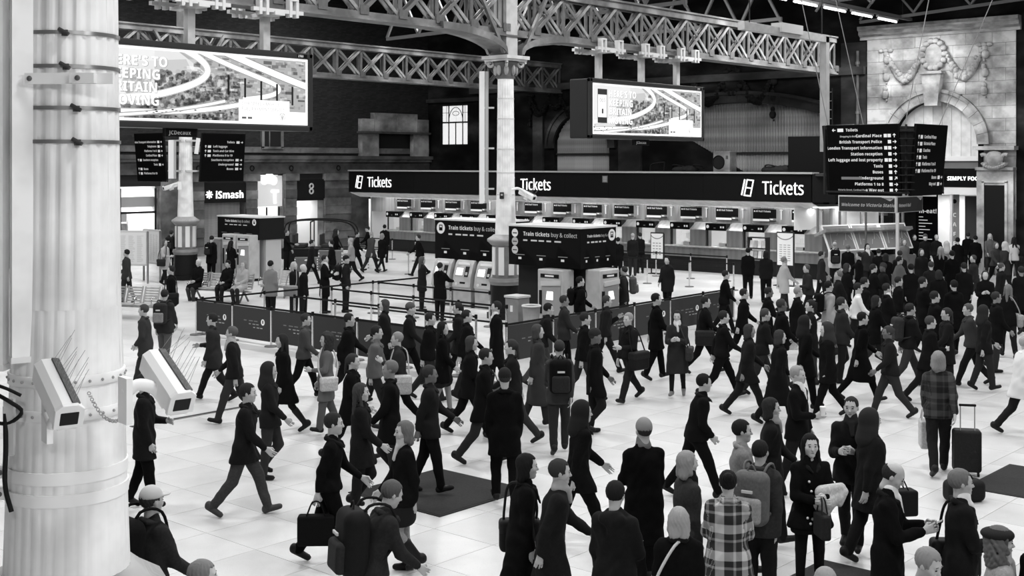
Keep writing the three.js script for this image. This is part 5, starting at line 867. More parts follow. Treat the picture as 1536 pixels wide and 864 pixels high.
// ---------------------------------------------------------------- figures: skeletons wrapped in one smooth surface
class Field {
  constructor(min, max, cell) {
    this.m = min; this.c = cell; this.n = [0, 1, 2].map((i) => Math.ceil((max[i] - min[i]) / cell) + 2);
    this.d = new Float32Array(this.n[0] * this.n[1] * this.n[2]).fill(0.3);
  }
  each(lo, hi, fn) {
    const { m, c, n } = this, a = [0, 1, 2].map((i) => Math.max(0, Math.floor((lo[i] - m[i]) / c))), b = [0, 1, 2].map((i) => Math.min(n[i] - 1, Math.ceil((hi[i] - m[i]) / c)));
    for (let z = a[2]; z <= b[2]; z++) for (let y = a[1]; y <= b[1]; y++) { let i = (z * n[1] + y) * n[0] + a[0]; for (let x = a[0]; x <= b[0]; x++, i++) this.d[i] = fn(this.d[i], m[0] + x * c, m[1] + y * c, m[2] + z * c); }
  }
  // tapered capsule a-b, radii ra-rb, widened by fx and fz across the figure, blended over k; sign -1 carves
  cap(a, b, ra, rb = ra, k = 0.025, fx = 1, fz = 1, sign = 1) {
    const R = Math.max(ra, rb), mx = R * Math.max(fx, 1) + k + this.c * 2, mz = R * Math.max(fz, 1) + k + this.c * 2, my = R + k + this.c * 2;
    const ax = a.x / fx, ay = a.y, az = a.z / fz, dx = b.x / fx - ax, dy = b.y - ay, dz = b.z / fz - az, L2 = dx * dx + dy * dy + dz * dz || 1e-9, s = Math.min(1, fx, fz);
    this.each([Math.min(a.x, b.x) - mx, Math.min(a.y, b.y) - my, Math.min(a.z, b.z) - mz], [Math.max(a.x, b.x) + mx, Math.max(a.y, b.y) + my, Math.max(a.z, b.z) + mz], (old, x, y, z) => {
      const px = x / fx - ax, py = y - ay, pz = z / fz - az; let t = (px * dx + py * dy + pz * dz) / L2; t = t < 0 ? 0 : t > 1 ? 1 : t;
      const d = (Math.hypot(px - dx * t, py - dy * t, pz - dz * t) - (ra + (rb - ra) * t)) * s;
      if (sign < 0) return Math.max(old, -d);
      const h = Math.max(0, k - Math.abs(old - d)) / k; return Math.min(old, d) - h * h * k * 0.25;
    });
    return this;
  }
  ball(x, y, z, rx, ry, rz, k = 0.015) {
    const s = Math.min(rx, ry, rz), m = k + this.c * 2;
    this.each([x - rx - m, y - ry - m, z - rz - m], [x + rx + m, y + ry + m, z + rz + m], (old, px, py, pz) => { const d = (Math.hypot((px - x) / rx, (py - y) / ry, (pz - z) / rz) - 1) * s, h = Math.max(0, k - Math.abs(old - d)) / k; return Math.min(old, d) - h * h * k * 0.25; });
    return this;
  }
  keep(fn) { this.each([-9, -9, -9], [9, 9, 9], (old, x, y, z) => (old > 0.25 ? old : Math.max(old, fn(x, y, z)))); return this; }   // cut by a half space (positive = away)
  folds(amp, ph) { this.each([-9, -9, -9], [9, 9, 9], (old, x, y, z) => (Math.abs(old) > 0.06 ? old : old + amp * (Math.sin(33 * y + 5 * Math.sin(12 * x + 9 * z + ph) + ph * 3) * 0.6 + Math.sin(26 * x + 19 * z + ph + 2 * Math.sin(7 * y)) * 0.7))); return this; }
  mesh() {                                                       // naive surface nets
    const { n, d, m, c } = this, [nx, ny, nz] = n, id = new Int32Array(d.length).fill(-1), pos = [], idx = [], sx = 1, sy = nx, sz = nx * ny;
    const off = [0, 1, sy, sy + 1, sz, sz + 1, sz + sy, sz + sy + 1];
    for (let z = 0; z < nz - 1; z++) for (let y = 0; y < ny - 1; y++) for (let x = 0, i = z * sz + y * sy; x < nx - 1; x++, i++) {
      let mask = 0; for (let q = 0; q < 8; q++) if (d[i + off[q]] < 0) mask |= 1 << q;
      if (mask === 0 || mask === 255) continue;
      let px = 0, py = 0, pz = 0, cnt = 0;
      for (let q = 0; q < 8; q++) for (let b = 1; b < 8; b <<= 1) { const r = q ^ b; if (r < q) continue; const A = d[i + off[q]], B = d[i + off[r]]; if ((A < 0) === (B < 0)) continue; const t = A / (A - B); px += (q & 1) + ((r & 1) - (q & 1)) * t; py += (q >> 1 & 1) + ((r >> 1 & 1) - (q >> 1 & 1)) * t; pz += (q >> 2) + ((r >> 2) - (q >> 2)) * t; cnt++; }
      id[i] = pos.length / 3; pos.push(m[0] + (x + px / cnt) * c, m[1] + (y + py / cnt) * c, m[2] + (z + pz / cnt) * c);
    }
    const quad = (a, b, e, f, flip) => { if (a < 0 || b < 0 || e < 0 || f < 0) return; if (flip) idx.push(a, e, b, b, e, f); else idx.push(a, b, e, b, f, e); };
    for (let z = 1; z < nz - 1; z++) for (let y = 1; y < ny - 1; y++) for (let x = 1, i = z * sz + y * sy + 1; x < nx - 1; x++, i++) {
      const s = d[i] < 0;
      if (s !== (d[i + 1] < 0)) quad(id[i - sy - sz], id[i - sz], id[i - sy], id[i], !s);
      if (s !== (d[i + sy] < 0)) quad(id[i - sz - sx], id[i - sx], id[i - sz], id[i], !s);
      if (s !== (d[i + sz] < 0)) quad(id[i - sx - sy], id[i - sy], id[i - sx], id[i], !s);
    }
    const g = new THREE.BufferGeometry(); g.setAttribute('position', new THREE.Float32BufferAttribute(pos, 3)); g.setIndex(idx); g.computeVertexNormals(); return g;
  }
}
const LOD = [{ body: 0.03, coat: 0.02, legs: 0.021, head: 0.0085, hand: 0.008, hair: 0.0105 }, { body: 0.042, coat: 0.03, legs: 0.03, head: 0.0145, hand: 0.0115, hair: 0.018 }, { body: 0.05, coat: 0.04, legs: 0.04, head: 0.021, hand: 0.0145, hair: 0.024 }];
const memo = new Map(), once = (k, f) => { if (!memo.has(k)) memo.set(k, f()); return memo.get(k); };
const headGeo = (l) => once('head' + l, () => {
  const f = new Field([-0.12, -0.21, -0.14], [0.12, 0.15, 0.14], LOD[l].head);
  f.ball(0, 0.03, -0.012, 0.076, 0.092, 0.096).ball(0, -0.03, 0.022, 0.06, 0.088, 0.068, 0.03).cap(V3(0, -0.098, 0.06), V3(0, -0.094, 0.066), 0.022, 0.02, 0.03);
  f.cap(V3(0, 0.008, 0.086), V3(0, -0.026, 0.103), 0.009, 0.014, 0.012).cap(V3(-0.034, 0.028, 0.074), V3(0.034, 0.028, 0.074), 0.013, 0.013, 0.014).cap(V3(-0.016, -0.06, 0.082), V3(0.016, -0.06, 0.082), 0.008, 0.008, 0.008);
  for (const s of [-1, 1]) { f.ball(s * 0.042, -0.02, 0.058, 0.024, 0.026, 0.024, 0.02); f.ball(s * 0.077, -0.004, -0.008, 0.011, 0.03, 0.019, 0.006); f.cap(V3(s * 0.031, 0.008, 0.103), V3(s * 0.032, 0.008, 0.103), 0.019, 0.019, 0.01, 1, 1, -1); }
  f.cap(V3(0, -0.07, -0.018), V3(0, -0.125, -0.022), 0.05, 0.05, 0.03);
  return f.mesh();
});
const handGeo = (l, curl) => once('hand' + l + curl, () => {      // grows along +y from the wrist, palm towards +x, thumb towards +z
  const f = new Field([-0.04, -0.05, -0.07], [0.12, 0.22, 0.1], LOD[l].hand), k = 0.006;
  f.cap(V3(0, -0.03, 0), V3(0, 0.02, 0), 0.028, 0.027, 0.01, 0.8, 1); for (const z of [-0.028, -0.009, 0.01, 0.028]) f.cap(V3(0, 0.02, z * 0.7), V3(0.004, 0.088, z), 0.015, 0.0135, 0.012);
  [[-0.033, 0.055], [-0.0115, 0.07], [0.0115, 0.075], [0.034, 0.066]].forEach(([z, L], i) => { let p = V3(0.004, 0.088, z), a = curl * (0.5 + i * 0.03); for (const [q, r] of [[0.46, 0.0095], [0.32, 0.0088], [0.25, 0.008]]) { const e = p.clone().add(V3(Math.sin(a), Math.cos(a), (z > 0 ? 0.06 : -0.06)).multiplyScalar(L * q * 1.25)); f.cap(p, e, r, r * 0.93, k); p = e; a += curl * 0.75; } });
  f.cap(V3(0.004, 0.025, 0.026), V3(0.016 + curl * 0.008, 0.062, 0.052), 0.0135, 0.0115, 0.01).cap(V3(0.016 + curl * 0.008, 0.062, 0.052), V3(0.026 + curl * 0.02, 0.098, 0.05 - curl * 0.012), 0.0112, 0.0095, k);
  return f.mesh();
});
function flipped(g) { const q = g.clone(), p = q.attributes.position, n = q.attributes.normal, i = q.index.array; for (let k = 0; k < p.count; k++) { p.setX(k, -p.getX(k)); n.setX(k, -n.getX(k)); } for (let k = 0; k < i.length; k += 3) { const t = i[k]; i[k] = i[k + 1]; i[k + 1] = t; } return q; }
const hairGeo = (style, l) => once('hair' + style + l, () => {
  const strands = () => { if (l < 2 && !HAT[style]) f.each([-9, -9, -9], [9, 9, 9], (old, x, y, z) => (Math.abs(old) > 0.03 ? old : old + 0.0035 * Math.sin(Math.atan2(x, z + 0.02) * 17 + 5 * Math.sin(y * 21)) * Math.min(1, Math.hypot(x, z) * 18))); };
  const f = new Field([-0.19, -0.46, -0.22], [0.19, 0.2, 0.2], LOD[l].hair), face = (zc, yc) => f.keep((x, y, z) => -Math.max(zc - z, y - yc));
  if (style === 'short' || style === 'long' || style === 'bob' || style === 'bun' || style === 'curly' || style === 'tail' || style === 'crop') {
    const t = style === 'crop' ? -0.005 : style === 'curly' ? 0.014 : 0; f.ball(0, 0.036, -0.018, 0.087 + t, 0.1 + t, 0.105 + t);
    face(0.045, 0.078); f.keep((x, y) => (style === 'crop' ? -0.045 : -0.062) - y);
    if (style === 'long') for (const s of [-1, 1]) f.cap(V3(s * 0.074, 0.05, -0.02), V3(s * (s > 0 ? 0.095 : 0.088), -0.17 - (s > 0 ? 0.03 : 0), 0.01), 0.022, 0.024, 0.02).cap(V3(s * 0.092, -0.17, 0.01), V3(s * 0.085, -0.24, 0.035), 0.022, 0.01, 0.02).cap(V3(s * 0.04, 0, -0.07), V3(s * 0.06, -0.29, -0.09), 0.048, 0.03, 0.03);
    if (style === 'bob') for (const s of [-1, 1]) f.cap(V3(s * 0.072, 0.04, -0.02), V3(s * 0.082, -0.085, -0.005), 0.026, 0.028, 0.02).cap(V3(s * 0.035, 0, -0.055), V3(s * 0.045, -0.11, -0.06), 0.05, 0.05, 0.03);
    if (style === 'bun') f.ball(0, 0.08, -0.105, 0.05, 0.045, 0.045, 0.01); if (style === 'tail') f.cap(V3(0, 0.03, -0.11), V3(0, -0.2, -0.13), 0.032, 0.02, 0.02);
    if (style === 'curly') for (let i = 0; i < 90; i++) { const a = i * 2.4, y = -0.19 + (i % 15) * 0.019, r = 0.105 - Math.abs(y) * 0.08, z = -0.02 + Math.sin(a) * r; if (z > 0.045) continue; f.ball(Math.cos(a) * r, y, z, 0.026, 0.026, 0.026, 0.016); }
  } else if (style === 'bald') { f.ball(0, 0.026, -0.016, 0.083, 0.094, 0.1); face(0.012, 0.3); f.keep((x, y, z) => Math.max(-0.052 - y, y - 0.058 - Math.max(0, -z - 0.05) * 0.4)); }
  else if (style === 'beanie') { f.ball(0, 0.05, -0.014, 0.088, 0.104, 0.107); f.keep((x, y, z) => 0.02 + Math.max(0, z) * 0.25 - y); }
  else if (style === 'cap') { f.ball(0, 0.05, -0.012, 0.09, 0.098, 0.106); f.keep((x, y) => 0.038 - y); f.ball(0, 0.05, 0.1, 0.075, 0.012, 0.085, 0.01); }
  else if (style === 'beret') { f.ball(0, 0.075, -0.03, 0.13, 0.055, 0.14, 0.02).ball(0, 0.05, -0.01, 0.09, 0.04, 0.1, 0.02); }
  else if (style === 'hood') { f.ball(0, 0.02, -0.03, 0.108, 0.14, 0.128).cap(V3(0, -0.12, -0.05), V3(0, -0.2, -0.06), 0.12, 0.13, 0.04); f.keep((x, y, z) => z - 0.055 - (y < -0.12 ? 0.2 : 0)); }
  strands();
  return f.mesh();
});
const HAT = { beanie: 'hat', cap: 'cap', beret: 'beret', hood: 'hood' };
const eyeGeo = new THREE.SphereGeometry(0.0085, 8, 6), SKIN = [0.42, 0.36, 0.48, 0.22, 0.12].map((v) => grey(v, 0.55));
const lookup = { stand: [[0.02, 0.03], [-0.03, 0.04]], strideL: [[0.46, 0.1], [-0.34, 0.38]], strideR: [[-0.34, 0.38], [0.46, 0.1]], passL: [[0.34, 0.95], [-0.06, 0.06]], passR: [[-0.06, 0.06], [0.34, 0.95]], shortL: [[0.24, 0.08], [-0.18, 0.22]], shortR: [[-0.18, 0.22], [0.24, 0.08]], sit: [[1.46, 1.4], [1.42, 1.5]] };
const ARMS = {                                                    // per arm: forward, outward, elbow, inward turn of the forearm
  swingL: [[-0.42, 0.1, 0.25, 0.1], [0.45, 0.1, 0.5, 0.2]], swingR: [[0.45, 0.1, 0.5, 0.2], [-0.42, 0.1, 0.25, 0.1]], sides: [[0.04, 0.12, 0.15, 0.1], [0.0, 0.12, 0.18, 0.1]],
  phone: [[0.35, 0.12, 1.55, 0.45], [0.35, 0.12, 1.5, 0.5]], pocket: [[-0.12, 0.22, 0.75, 0.25], [-0.12, 0.22, 0.75, 0.25]], strapL: [[0.3, 0.2, 1.9, 0.3], [-0.2, 0.12, 0.3, 0.1]], strapR: [[-0.2, 0.12, 0.3, 0.1], [0.3, 0.2, 1.9, 0.3]],
  carryL: [[0.25, 0.18, 1.35, 0.7], [0.05, 0.12, 0.3, 0.1]], carryR: [[0.05, 0.12, 0.3, 0.1], [0.25, 0.18, 1.35, 0.7]], hug: [[0.3, 0.2, 1.35, 0.9], [0.3, 0.2, 1.2, 0.9]], reach: [[0.1, 0.12, 0.4, 0.1], [0.9, 0.1, 0.5, 0.1]], lap: [[0.35, 0.15, 0.85, 0.5], [0.35, 0.15, 0.85, 0.5]], pull: [[0.3, 0.1, 0.4, 0.1], [-0.5, 0.15, 0.05, 0.0]],
};
const HEM = { jacket: 0.8, coat: 0.64, long: 0.38, dress: 0.56, shirt: 0.86 };
let personCount = 0;
function person(at, o, label) {
  const h = o.h ?? 1.72, k = h / 1.75, lod = o.lod ?? (at.Z < 17 ? 0 : at.Z < 31 ? 1 : 2), C = LOD[lod], pose = o.pose ?? 'stand', legs = lookup[pose], vary = (personCount * 7919) % 97 / 97, arms = ARMS[o.arms ?? (pose.startsWith('stride') && personCount % 3 === 1 ? ['carryL', 'strapR', 'pocket', 'carryR', 'strapL', 'sides'][(personCount / 3 | 0) % 6] : pose === 'strideL' || pose === 'shortL' || pose === 'passL' ? 'swingL' : pose === 'stand' || pose === 'sit' ? 'sides' : 'swingR')];
  const lean = o.lean ?? (pose.startsWith('stride') ? 0.09 : pose === 'sit' ? -0.12 : 0.02), v = (x, y, z) => V3(x * k, y * k, z * k), J = {}, fat = o.fat ?? 1;
  J.P = v(0, 0.94, 0); const up = V3(0, Math.cos(lean), Math.sin(lean)); J.C = J.P.clone().addScaledVector(up, 0.34 * k); J.N = J.P.clone().addScaledVector(up, 0.52 * k);
  const nod = (o.nod ?? 0) + lean * 0.4, up2 = V3(0, Math.cos(nod * 0.5 + lean * 0.5), Math.sin(nod * 0.5 + lean * 0.5)); J.H = J.N.clone().addScaledVector(up2, 0.165 * k);
  J.sh = [1, -1].map((s) => J.N.clone().addScaledVector(up, -0.085 * k).add(v(s * 0.15 * (o.wide ?? 1), 0, 0)));
  J.el = []; J.wr = []; J.hd = [];
  arms.forEach(([f, out, e, inn], i) => {
    const s = i ? -1 : 1, fa = Math.abs(e - 0.5) < 0.3 && !o.arms ? f * (0.5 + 0.6 * vary) : f, d1 = V3(s * Math.sin(out), -Math.cos(fa), Math.sin(fa)).normalize(), d2 = V3(-s * Math.sin(inn) * (e > 0.6 ? 1 : 0.3), -Math.cos(fa + e), Math.sin(fa + e)).normalize();
    J.el[i] = J.sh[i].clone().addScaledVector(d1, 0.285 * k); J.wr[i] = J.el[i].clone().addScaledVector(d2, 0.245 * k); J.hd[i] = d2;
  });
  J.hip = [1, -1].map((s) => J.P.clone().add(v(s * 0.088, -0.03, 0))); J.kn = []; J.an = []; J.toe = []; J.heel = [];
  legs.forEach(([f, b], i) => {
    const s = i ? -1 : 1, ff = f * (o.stride ?? 0.78 + 0.24 * vary), d1 = V3(s * 0.03, -Math.cos(ff), Math.sin(ff)), d2 = V3(0, -Math.cos(ff - b), Math.sin(ff - b)), pitch = pose === 'sit' || pose === 'stand' ? 0 : ff > 0.2 && b < 0.5 ? 0.22 : ff < -0.1 && b > 0.1 ? -0.55 : b > 0.6 ? -0.35 : 0;
    J.kn[i] = J.hip[i].clone().addScaledVector(d1, 0.43 * k); J.an[i] = J.kn[i].clone().addScaledVector(d2, 0.41 * k);
    const fd = V3(s * 0.12, Math.sin(pitch), Math.cos(pitch)), fu = V3(0, Math.cos(pitch), -Math.sin(pitch)); J.heel[i] = J.an[i].clone().addScaledVector(fu, -0.035 * k).addScaledVector(fd, -0.045 * k); J.toe[i] = J.heel[i].clone().addScaledVector(fd, 0.19 * k);
  });
  const low = Math.min(...J.heel.map((p) => p.y), ...J.toe.map((p) => p.y)) - 0.042 * k, seat = pose === 'sit' ? J.P.y - 0.13 * k - (o.seat ?? 0.45) : null, drop = seat !== null ? seat : low;
  for (const p of [J.P, J.C, J.N, J.H, ...J.sh, ...J.el, ...J.wr, ...J.hip, ...J.kn, ...J.an, ...J.toe, ...J.heel]) p.y -= drop;
  const all = [J.P, J.C, J.N, J.H, ...J.sh, ...J.el, ...J.wr, ...J.kn, ...J.an, ...J.toe, ...J.heel];
  const box = (pts, r) => [[0, 1, 2].map((i) => Math.min(...pts.map((p) => p.getComponent(i))) - r), [0, 1, 2].map((i) => Math.max(...pts.map((p) => p.getComponent(i))) + r)];
  const g = thing('person', label, 'person', at.x, 0, at.z, toView + (o.a ?? 0) * Math.PI / 180, o.group);
  const K = (x) => x * k;
  // body: one continuous skin with head and hands
  const f = new Field(...box(all, 0.24), C.body);
  f.cap(J.P, J.C, K(0.105), K(0.115), 0.03, 1.25, 0.9).cap(J.C, J.N, K(0.1), K(0.05), 0.05, 1.3, 0.85).cap(J.sh[0], J.sh[1], K(0.05), K(0.05), 0.05).cap(J.N, J.H, K(0.05), K(0.05), 0.03);
  for (let i = 0; i < 2; i++) f.cap(J.sh[i], J.el[i], K(0.046), K(0.038), 0.03).cap(J.el[i], J.wr[i], K(0.037), K(0.026), 0.012).cap(J.hip[i], J.kn[i], K(0.082), K(0.054), 0.04).cap(J.kn[i], J.an[i], K(0.054), K(0.038), 0.015).cap(J.heel[i], J.toe[i], K(0.036), K(0.03), 0.02, 1, 1);
  const headM = new THREE.Matrix4().makeRotationFromEuler(new THREE.Euler(nod * 0.9, (o.turn ?? 0) * Math.PI / 180, o.tilt ?? 0, 'YXZ')).scale(V3(k, k, k)).setPosition(J.H);
  const bits = [f.mesh(), headGeo(lod).clone().applyMatrix4(headM)];
  for (let i = 0; i < 2; i++) {
    const s = i ? -1 : 1, y = J.hd[i].clone(), palm = V3(-s, 0, 0); let z = palm.clone().cross(y).multiplyScalar(-s); if (z.y < -0.5 || z.z < -0.2) z.negate(); z.sub(y.clone().multiplyScalar(z.dot(y))).normalize(); const x = y.clone().cross(z).normalize();
    const side = x.dot(palm) > 0, hg = side ? handGeo(lod, o.grip ? 1.0 : 0.55) : flipped(handGeo(lod, o.grip ? 1.0 : 0.55));
    bits.push(hg.clone().applyMatrix4(new THREE.Matrix4().makeBasis(x, y, z).scale(V3(k, k, k)).setPosition(J.wr[i])));
  }
  const skin = SKIN[o.skin ?? 0], body = part('body', mergeGeometries(bits), skin, g);
  // face
  if (lod < 2) for (const s of [-1, 1]) { const e = part('eye', eyeGeo, grey(0.03, 0.2), body); e.position.copy(V3(s * 0.031, 0.008, 0.0835).applyMatrix4(headM)); e.scale.set(1.5, 0.8, 1); e.rotation.y = (o.turn ?? 0) * Math.PI / 180; }
  if (lod === 0) {
    for (const s of [-1, 1]) { const b = new THREE.CapsuleGeometry(0.0042, 0.028, 3, 6).rotateZ(Math.PI / 2 - s * 0.12).translate(s * 0.032, 0.033, 0.086).applyMatrix4(headM); part('eyebrow', b, grey(Math.min(0.1, o.hair[1]), 0.9), body); }
    part('mouth', new THREE.SphereGeometry(1, 10, 6).scale(0.021, 0.0075, 0.007).translate(0, -0.06, 0.088).applyMatrix4(headM), grey(0.16, 0.5), body);
  }
  // hair or hat
  const put = (style, value, name) => { const m = part(name, hairGeo(style, lod), grey(value, 0.85, null), g); m.applyMatrix4(headM); return m; };
  if (o.hair) { const [st, val] = o.hair; if (HAT[st]) { put(o.hair[3] ?? 'crop', o.hair[2] ?? 0.03, 'hair'); put(st, val, HAT[st]); } else put(st, val, 'hair'); }
  // legs
  const [lk, lv0] = o.legs ?? ['trousers', 0.015], lv = lv0 < 0.02 ? lv0 * 0.7 : lv0, lg = new Field(...box([J.P, ...J.hip, ...J.kn, ...J.an], 0.22), C.legs), a = lk === 'tights' ? 0.006 : lk === 'wide' ? 0.034 : 0.02;
  lg.cap(J.P, J.P.clone().add(v(0, -0.04, 0)), K(0.118) + a, K(0.118) + a, 0.03, 1.2, 0.92);
  for (let i = 0; i < 2; i++) lg.cap(J.hip[i], J.kn[i], K(0.086) + a, K(0.057) + a, 0.03).cap(J.kn[i], J.an[i].clone().add(v(0, lk === 'tights' ? 0 : -0.005, 0)), K(0.056) + a, K(0.04) + a, 0.015);
  if (lod < 2 && lk !== 'tights') lg.folds(0.005, personCount * 2.3);
  lg.keep((x, y) => y - J.P.y - 0.08);
  part(lk === 'tights' ? 'tights' : 'trousers', lod === 0 ? metricUv(lg.mesh()) : lg.mesh(), grey(lv, 0.95, lod === 0 ? 'cloth' : null), g);
  // shoes
  for (let i = 0; i < 2; i++) {
    const sf = new Field(...box([J.heel[i], J.toe[i], J.an[i], ...(o.boots ? [J.kn[i]] : [])], 0.12), C.legs * 0.8);
    sf.cap(J.heel[i], J.toe[i], K(0.045), K(0.038), 0.02).cap(J.heel[i].clone().add(v(0, 0.03, 0.01)), J.an[i], K(0.046), K(0.046), 0.03);
    if (o.boots) sf.cap(J.an[i], J.an[i].clone().lerp(J.kn[i], o.boots), K(0.05), K(0.066), 0.02);
    sf.keep((x, y) => 0.0 - y);
    part(o.boots ? 'boot' : 'shoe', sf.mesh(), grey(o.shoe ?? 0.012, 0.5), g);
  }
  // coat
  const ck = o.coat[0], cv = o.coat[1] < 0.02 ? o.coat[1] * 0.65 : o.coat[1], hem = (o.hem ?? HEM[ck]) * k - (pose === 'sit' ? 0.4 : 0), th = (o.thick ?? (ck === 'shirt' ? 0.013 : 0.025)), cf = new Field(...box([J.P, J.C, J.N, ...J.sh, ...J.el, ...J.wr, ...J.kn], 0.26), C.coat);
  cf.cap(J.P, J.C, K(0.108) * fat + th, K(0.116) * fat + th, 0.03, 1.25, 0.92).cap(J.C, J.N, K(0.1) + th, K(0.055) + th * 0.7, 0.05, 1.3, 0.9).cap(J.sh[0], J.sh[1], K(0.048) + th * 0.8, K(0.048) + th * 0.8, 0.06).cap(J.N.clone().addScaledVector(up, -0.04), J.N.clone().addScaledVector(up, 0.005 * k), K(0.064) + th * 0.5, K(0.058) + th * 0.4, 0.02);
  for (let i = 0; i < 2; i++) {
    cf.cap(J.sh[i], J.el[i], K(0.048) + th, K(0.042) + th * 0.85, 0.03).cap(J.el[i], J.wr[i].clone().lerp(J.el[i], 0.1), K(0.042) + th * 0.8, K(0.034) + th * 0.5, 0.012);
    const toHem = J.hip[i].clone(), kn = J.kn[i]; const t = pose === 'sit' ? 0.75 : Math.max(0.15, (J.hip[i].y - hem) / Math.max(0.05, J.hip[i].y - kn.y)); toHem.lerp(kn, Math.min(t, 1.1) * (ck === 'long' && pose !== 'sit' ? 0.8 : 1)); if (t > 1 && pose !== 'sit') toHem.y = Math.min(toHem.y, hem + 0.05);
    cf.cap(J.hip[i], toHem, K(0.1) + th * 0.9, K(0.085) + th + (o.flare ?? 0.015), 0.05);
  }
  if (pose !== 'sit') cf.cap(J.P, V3(0, Math.min(hem + 0.03, J.P.y - 0.05), (J.kn[0].z + J.kn[1].z) * 0.3), K(0.118) * fat + th, K(0.12) * fat + th + (o.flare ?? 0.015), 0.04, 1.2, 0.95);
  if (o.hoodDown) cf.cap(J.N.clone().add(v(-0.07, -0.02, -0.1)), J.N.clone().add(v(0.07, -0.02, -0.1)), K(0.06), K(0.06), 0.03).cap(J.N.clone().add(v(0, -0.06, -0.12)), J.N.clone().add(v(0, -0.12, -0.13)), K(0.06), K(0.04), 0.03);
  cf.folds(lod === 0 ? 0.007 : lod === 1 ? 0.006 : 0, personCount * 1.7);
  if (lod < 2 && !o.scarf && ck !== 'shirt') cf.cap(J.N.clone().add(v(0, 0.03, 0.085)), J.N.clone().add(v(0, -0.07, 0.135)), K(0.045), K(0.022), 0.01, 1, 1, -1);
  cf.keep((x, y) => hem - y);
  const coatMesh = part({ jacket: 'jacket', coat: 'coat', long: 'overcoat', dress: 'dress', shirt: 'shirt' }[ck], lod === 0 ? metricUv(cf.mesh()) : cf.mesh(), o.coatMat ?? grey(cv, 0.95, lod === 0 ? 'cloth' : null), g);
  if (lod < 2 && !o.scarf && ck !== 'shirt' && ck !== 'dress' && !o.hoodDown) {
    const c = new Field(...box([J.N], 0.28), C.hair * 1.25), q = (x, y, z) => J.N.clone().add(v(x, y, z)), lap = ck === 'long' || o.shirt ? -0.2 : -0.1;
    c.cap(q(-0.05, 0.012, -0.075), q(0.05, 0.012, -0.075), K(0.026), K(0.026), 0.02);
    for (const w of [-1, 1]) c.cap(q(w * 0.05, 0.012, -0.075), q(w * 0.088, -0.008, -0.005), K(0.026), K(0.024), 0.02).cap(q(w * 0.088, -0.008, -0.005), q(w * 0.058, -0.06, 0.085), K(0.024), K(0.022), 0.02).cap(q(w * 0.058, -0.06, 0.085), q(w * 0.02, lap, 0.128 + (lap < -0.15 ? 0.012 : 0)), K(0.022), K(0.012), 0.02);
    part('collar', o.coatMat ? metricUv(c.mesh()) : c.mesh(), o.coatMat ?? grey(cv * 1.25 + 0.001, 0.95, null), g);
  }
  if (o.scarf) { const s = new Field(...box([J.N], 0.2), C.hair * 1.3); s.cap(J.N.clone().add(v(0, 0.02, 0.01)), J.N.clone().add(v(0, 0.065, 0.015)), K(0.088), K(0.074), 0.02, 1, 1); s.cap(J.N.clone().add(v(0.02, 0.0, 0.085)), J.N.clone().add(v(0.035, -0.13, 0.118)), K(0.032), K(0.026), 0.02); s.folds(0.004, personCount); part('scarf', s.mesh(), grey(o.scarf, 0.95), g); }
  if (o.shirt) { const s = new Field(...box([J.N, J.C], 0.24), C.hair * 1.3); s.cap(J.N.clone().add(v(0, -0.01, 0.012)), J.N.clone().add(v(0, 0.045, 0.012)), K(0.066) + th * 0.5, K(0.062) + th * 0.4, 0.01); s.cap(J.N.clone().add(v(0, -0.03, 0.055 + th)), J.C.clone().add(v(0, 0.0, 0.098 + th)), K(0.034), K(0.02), 0.02); part('shirt_collar', s.mesh(), grey(o.shirt, 0.8), g); }
  if (o.skirt) { const s = new Field(...box([J.P, ...J.kn], 0.26), C.legs); for (let i = 0; i < 2; i++) s.cap(J.hip[i], J.hip[i].clone().lerp(J.kn[i], 0.7), K(0.1) + 0.02, K(0.09) + 0.03, 0.06); s.cap(J.P, J.P.clone().add(v(0, -0.28, 0)), K(0.12), K(0.14), 0.05, 1.2, 0.95); s.keep((x, y) => K(o.skirt) - y); part('skirt', s.mesh(), grey(o.skirtGrey ?? 0.01, 0.95), g); }
  g.updateMatrixWorld(true); personCount++;
  return { g, J, k, up, headM, turn: g.rotation.y };
}
// ---- things people carry (each a thing of its own)
function heldAt(p, local, name, label, category, turn = 0, group) { const w = local.clone().applyMatrix4(p.g.matrixWorld); return thing(name, label, category, w.x, w.y, w.z, p.turn + turn, group); }
function backpack(p, label, value = 0.012, size = 1, pocket = value * 1.6 + 0.01) {
  const c = p.J.C.clone().lerp(p.J.N, 0.1), back = -0.155 * p.k - 0.1 * size, b = heldAt(p, V3(0, c.y - 0.3 * size, c.z + back), 'backpack', label, 'backpack');
  S().round(0.31 * size, 0.47 * size, 0.2 * size, 0.08 * size, 0, 0, 0, 0, 0.06, 0, 3).mesh('pack', grey(value, 0.8, 'cloth'), b);
  S().round(0.24 * size, 0.22 * size, 0.08 * size, 0.035 * size, 0, 0.04 * size, -0.11 * size, 0, 0.06, 0, 3).mesh('front_pocket', grey(pocket, 0.8, 'cloth'), b);
  S().tube([V3(-0.05, 0.46 * size, 0), V3(0, 0.52 * size, 0.01), V3(0.05, 0.46 * size, 0)], 0.01, 10).mesh('top_handle', grey(value, 0.8), b);
  for (const s of [-1, 1]) S().tube([V3(s * 0.1, 0.43 * size, 0.06), V3(s * 0.12, 0.5 * size, 0.14), V3(s * 0.12, 0.47 * size, 0.33), V3(s * 0.13, 0.25 * size, 0.38), V3(s * 0.15, 0.1 * size, 0.22), V3(s * 0.12, 0.06 * size, 0.06)], 0.014, 20, 6).mesh('strap', grey(value, 0.8), b);
  S().round(0.1 * size, 0.03, 0.02, 0.005, 0, 0.3 * size, -0.12 * size).mesh('reflective_tab', grey(0.5, 0.5), b);
  return b;
}
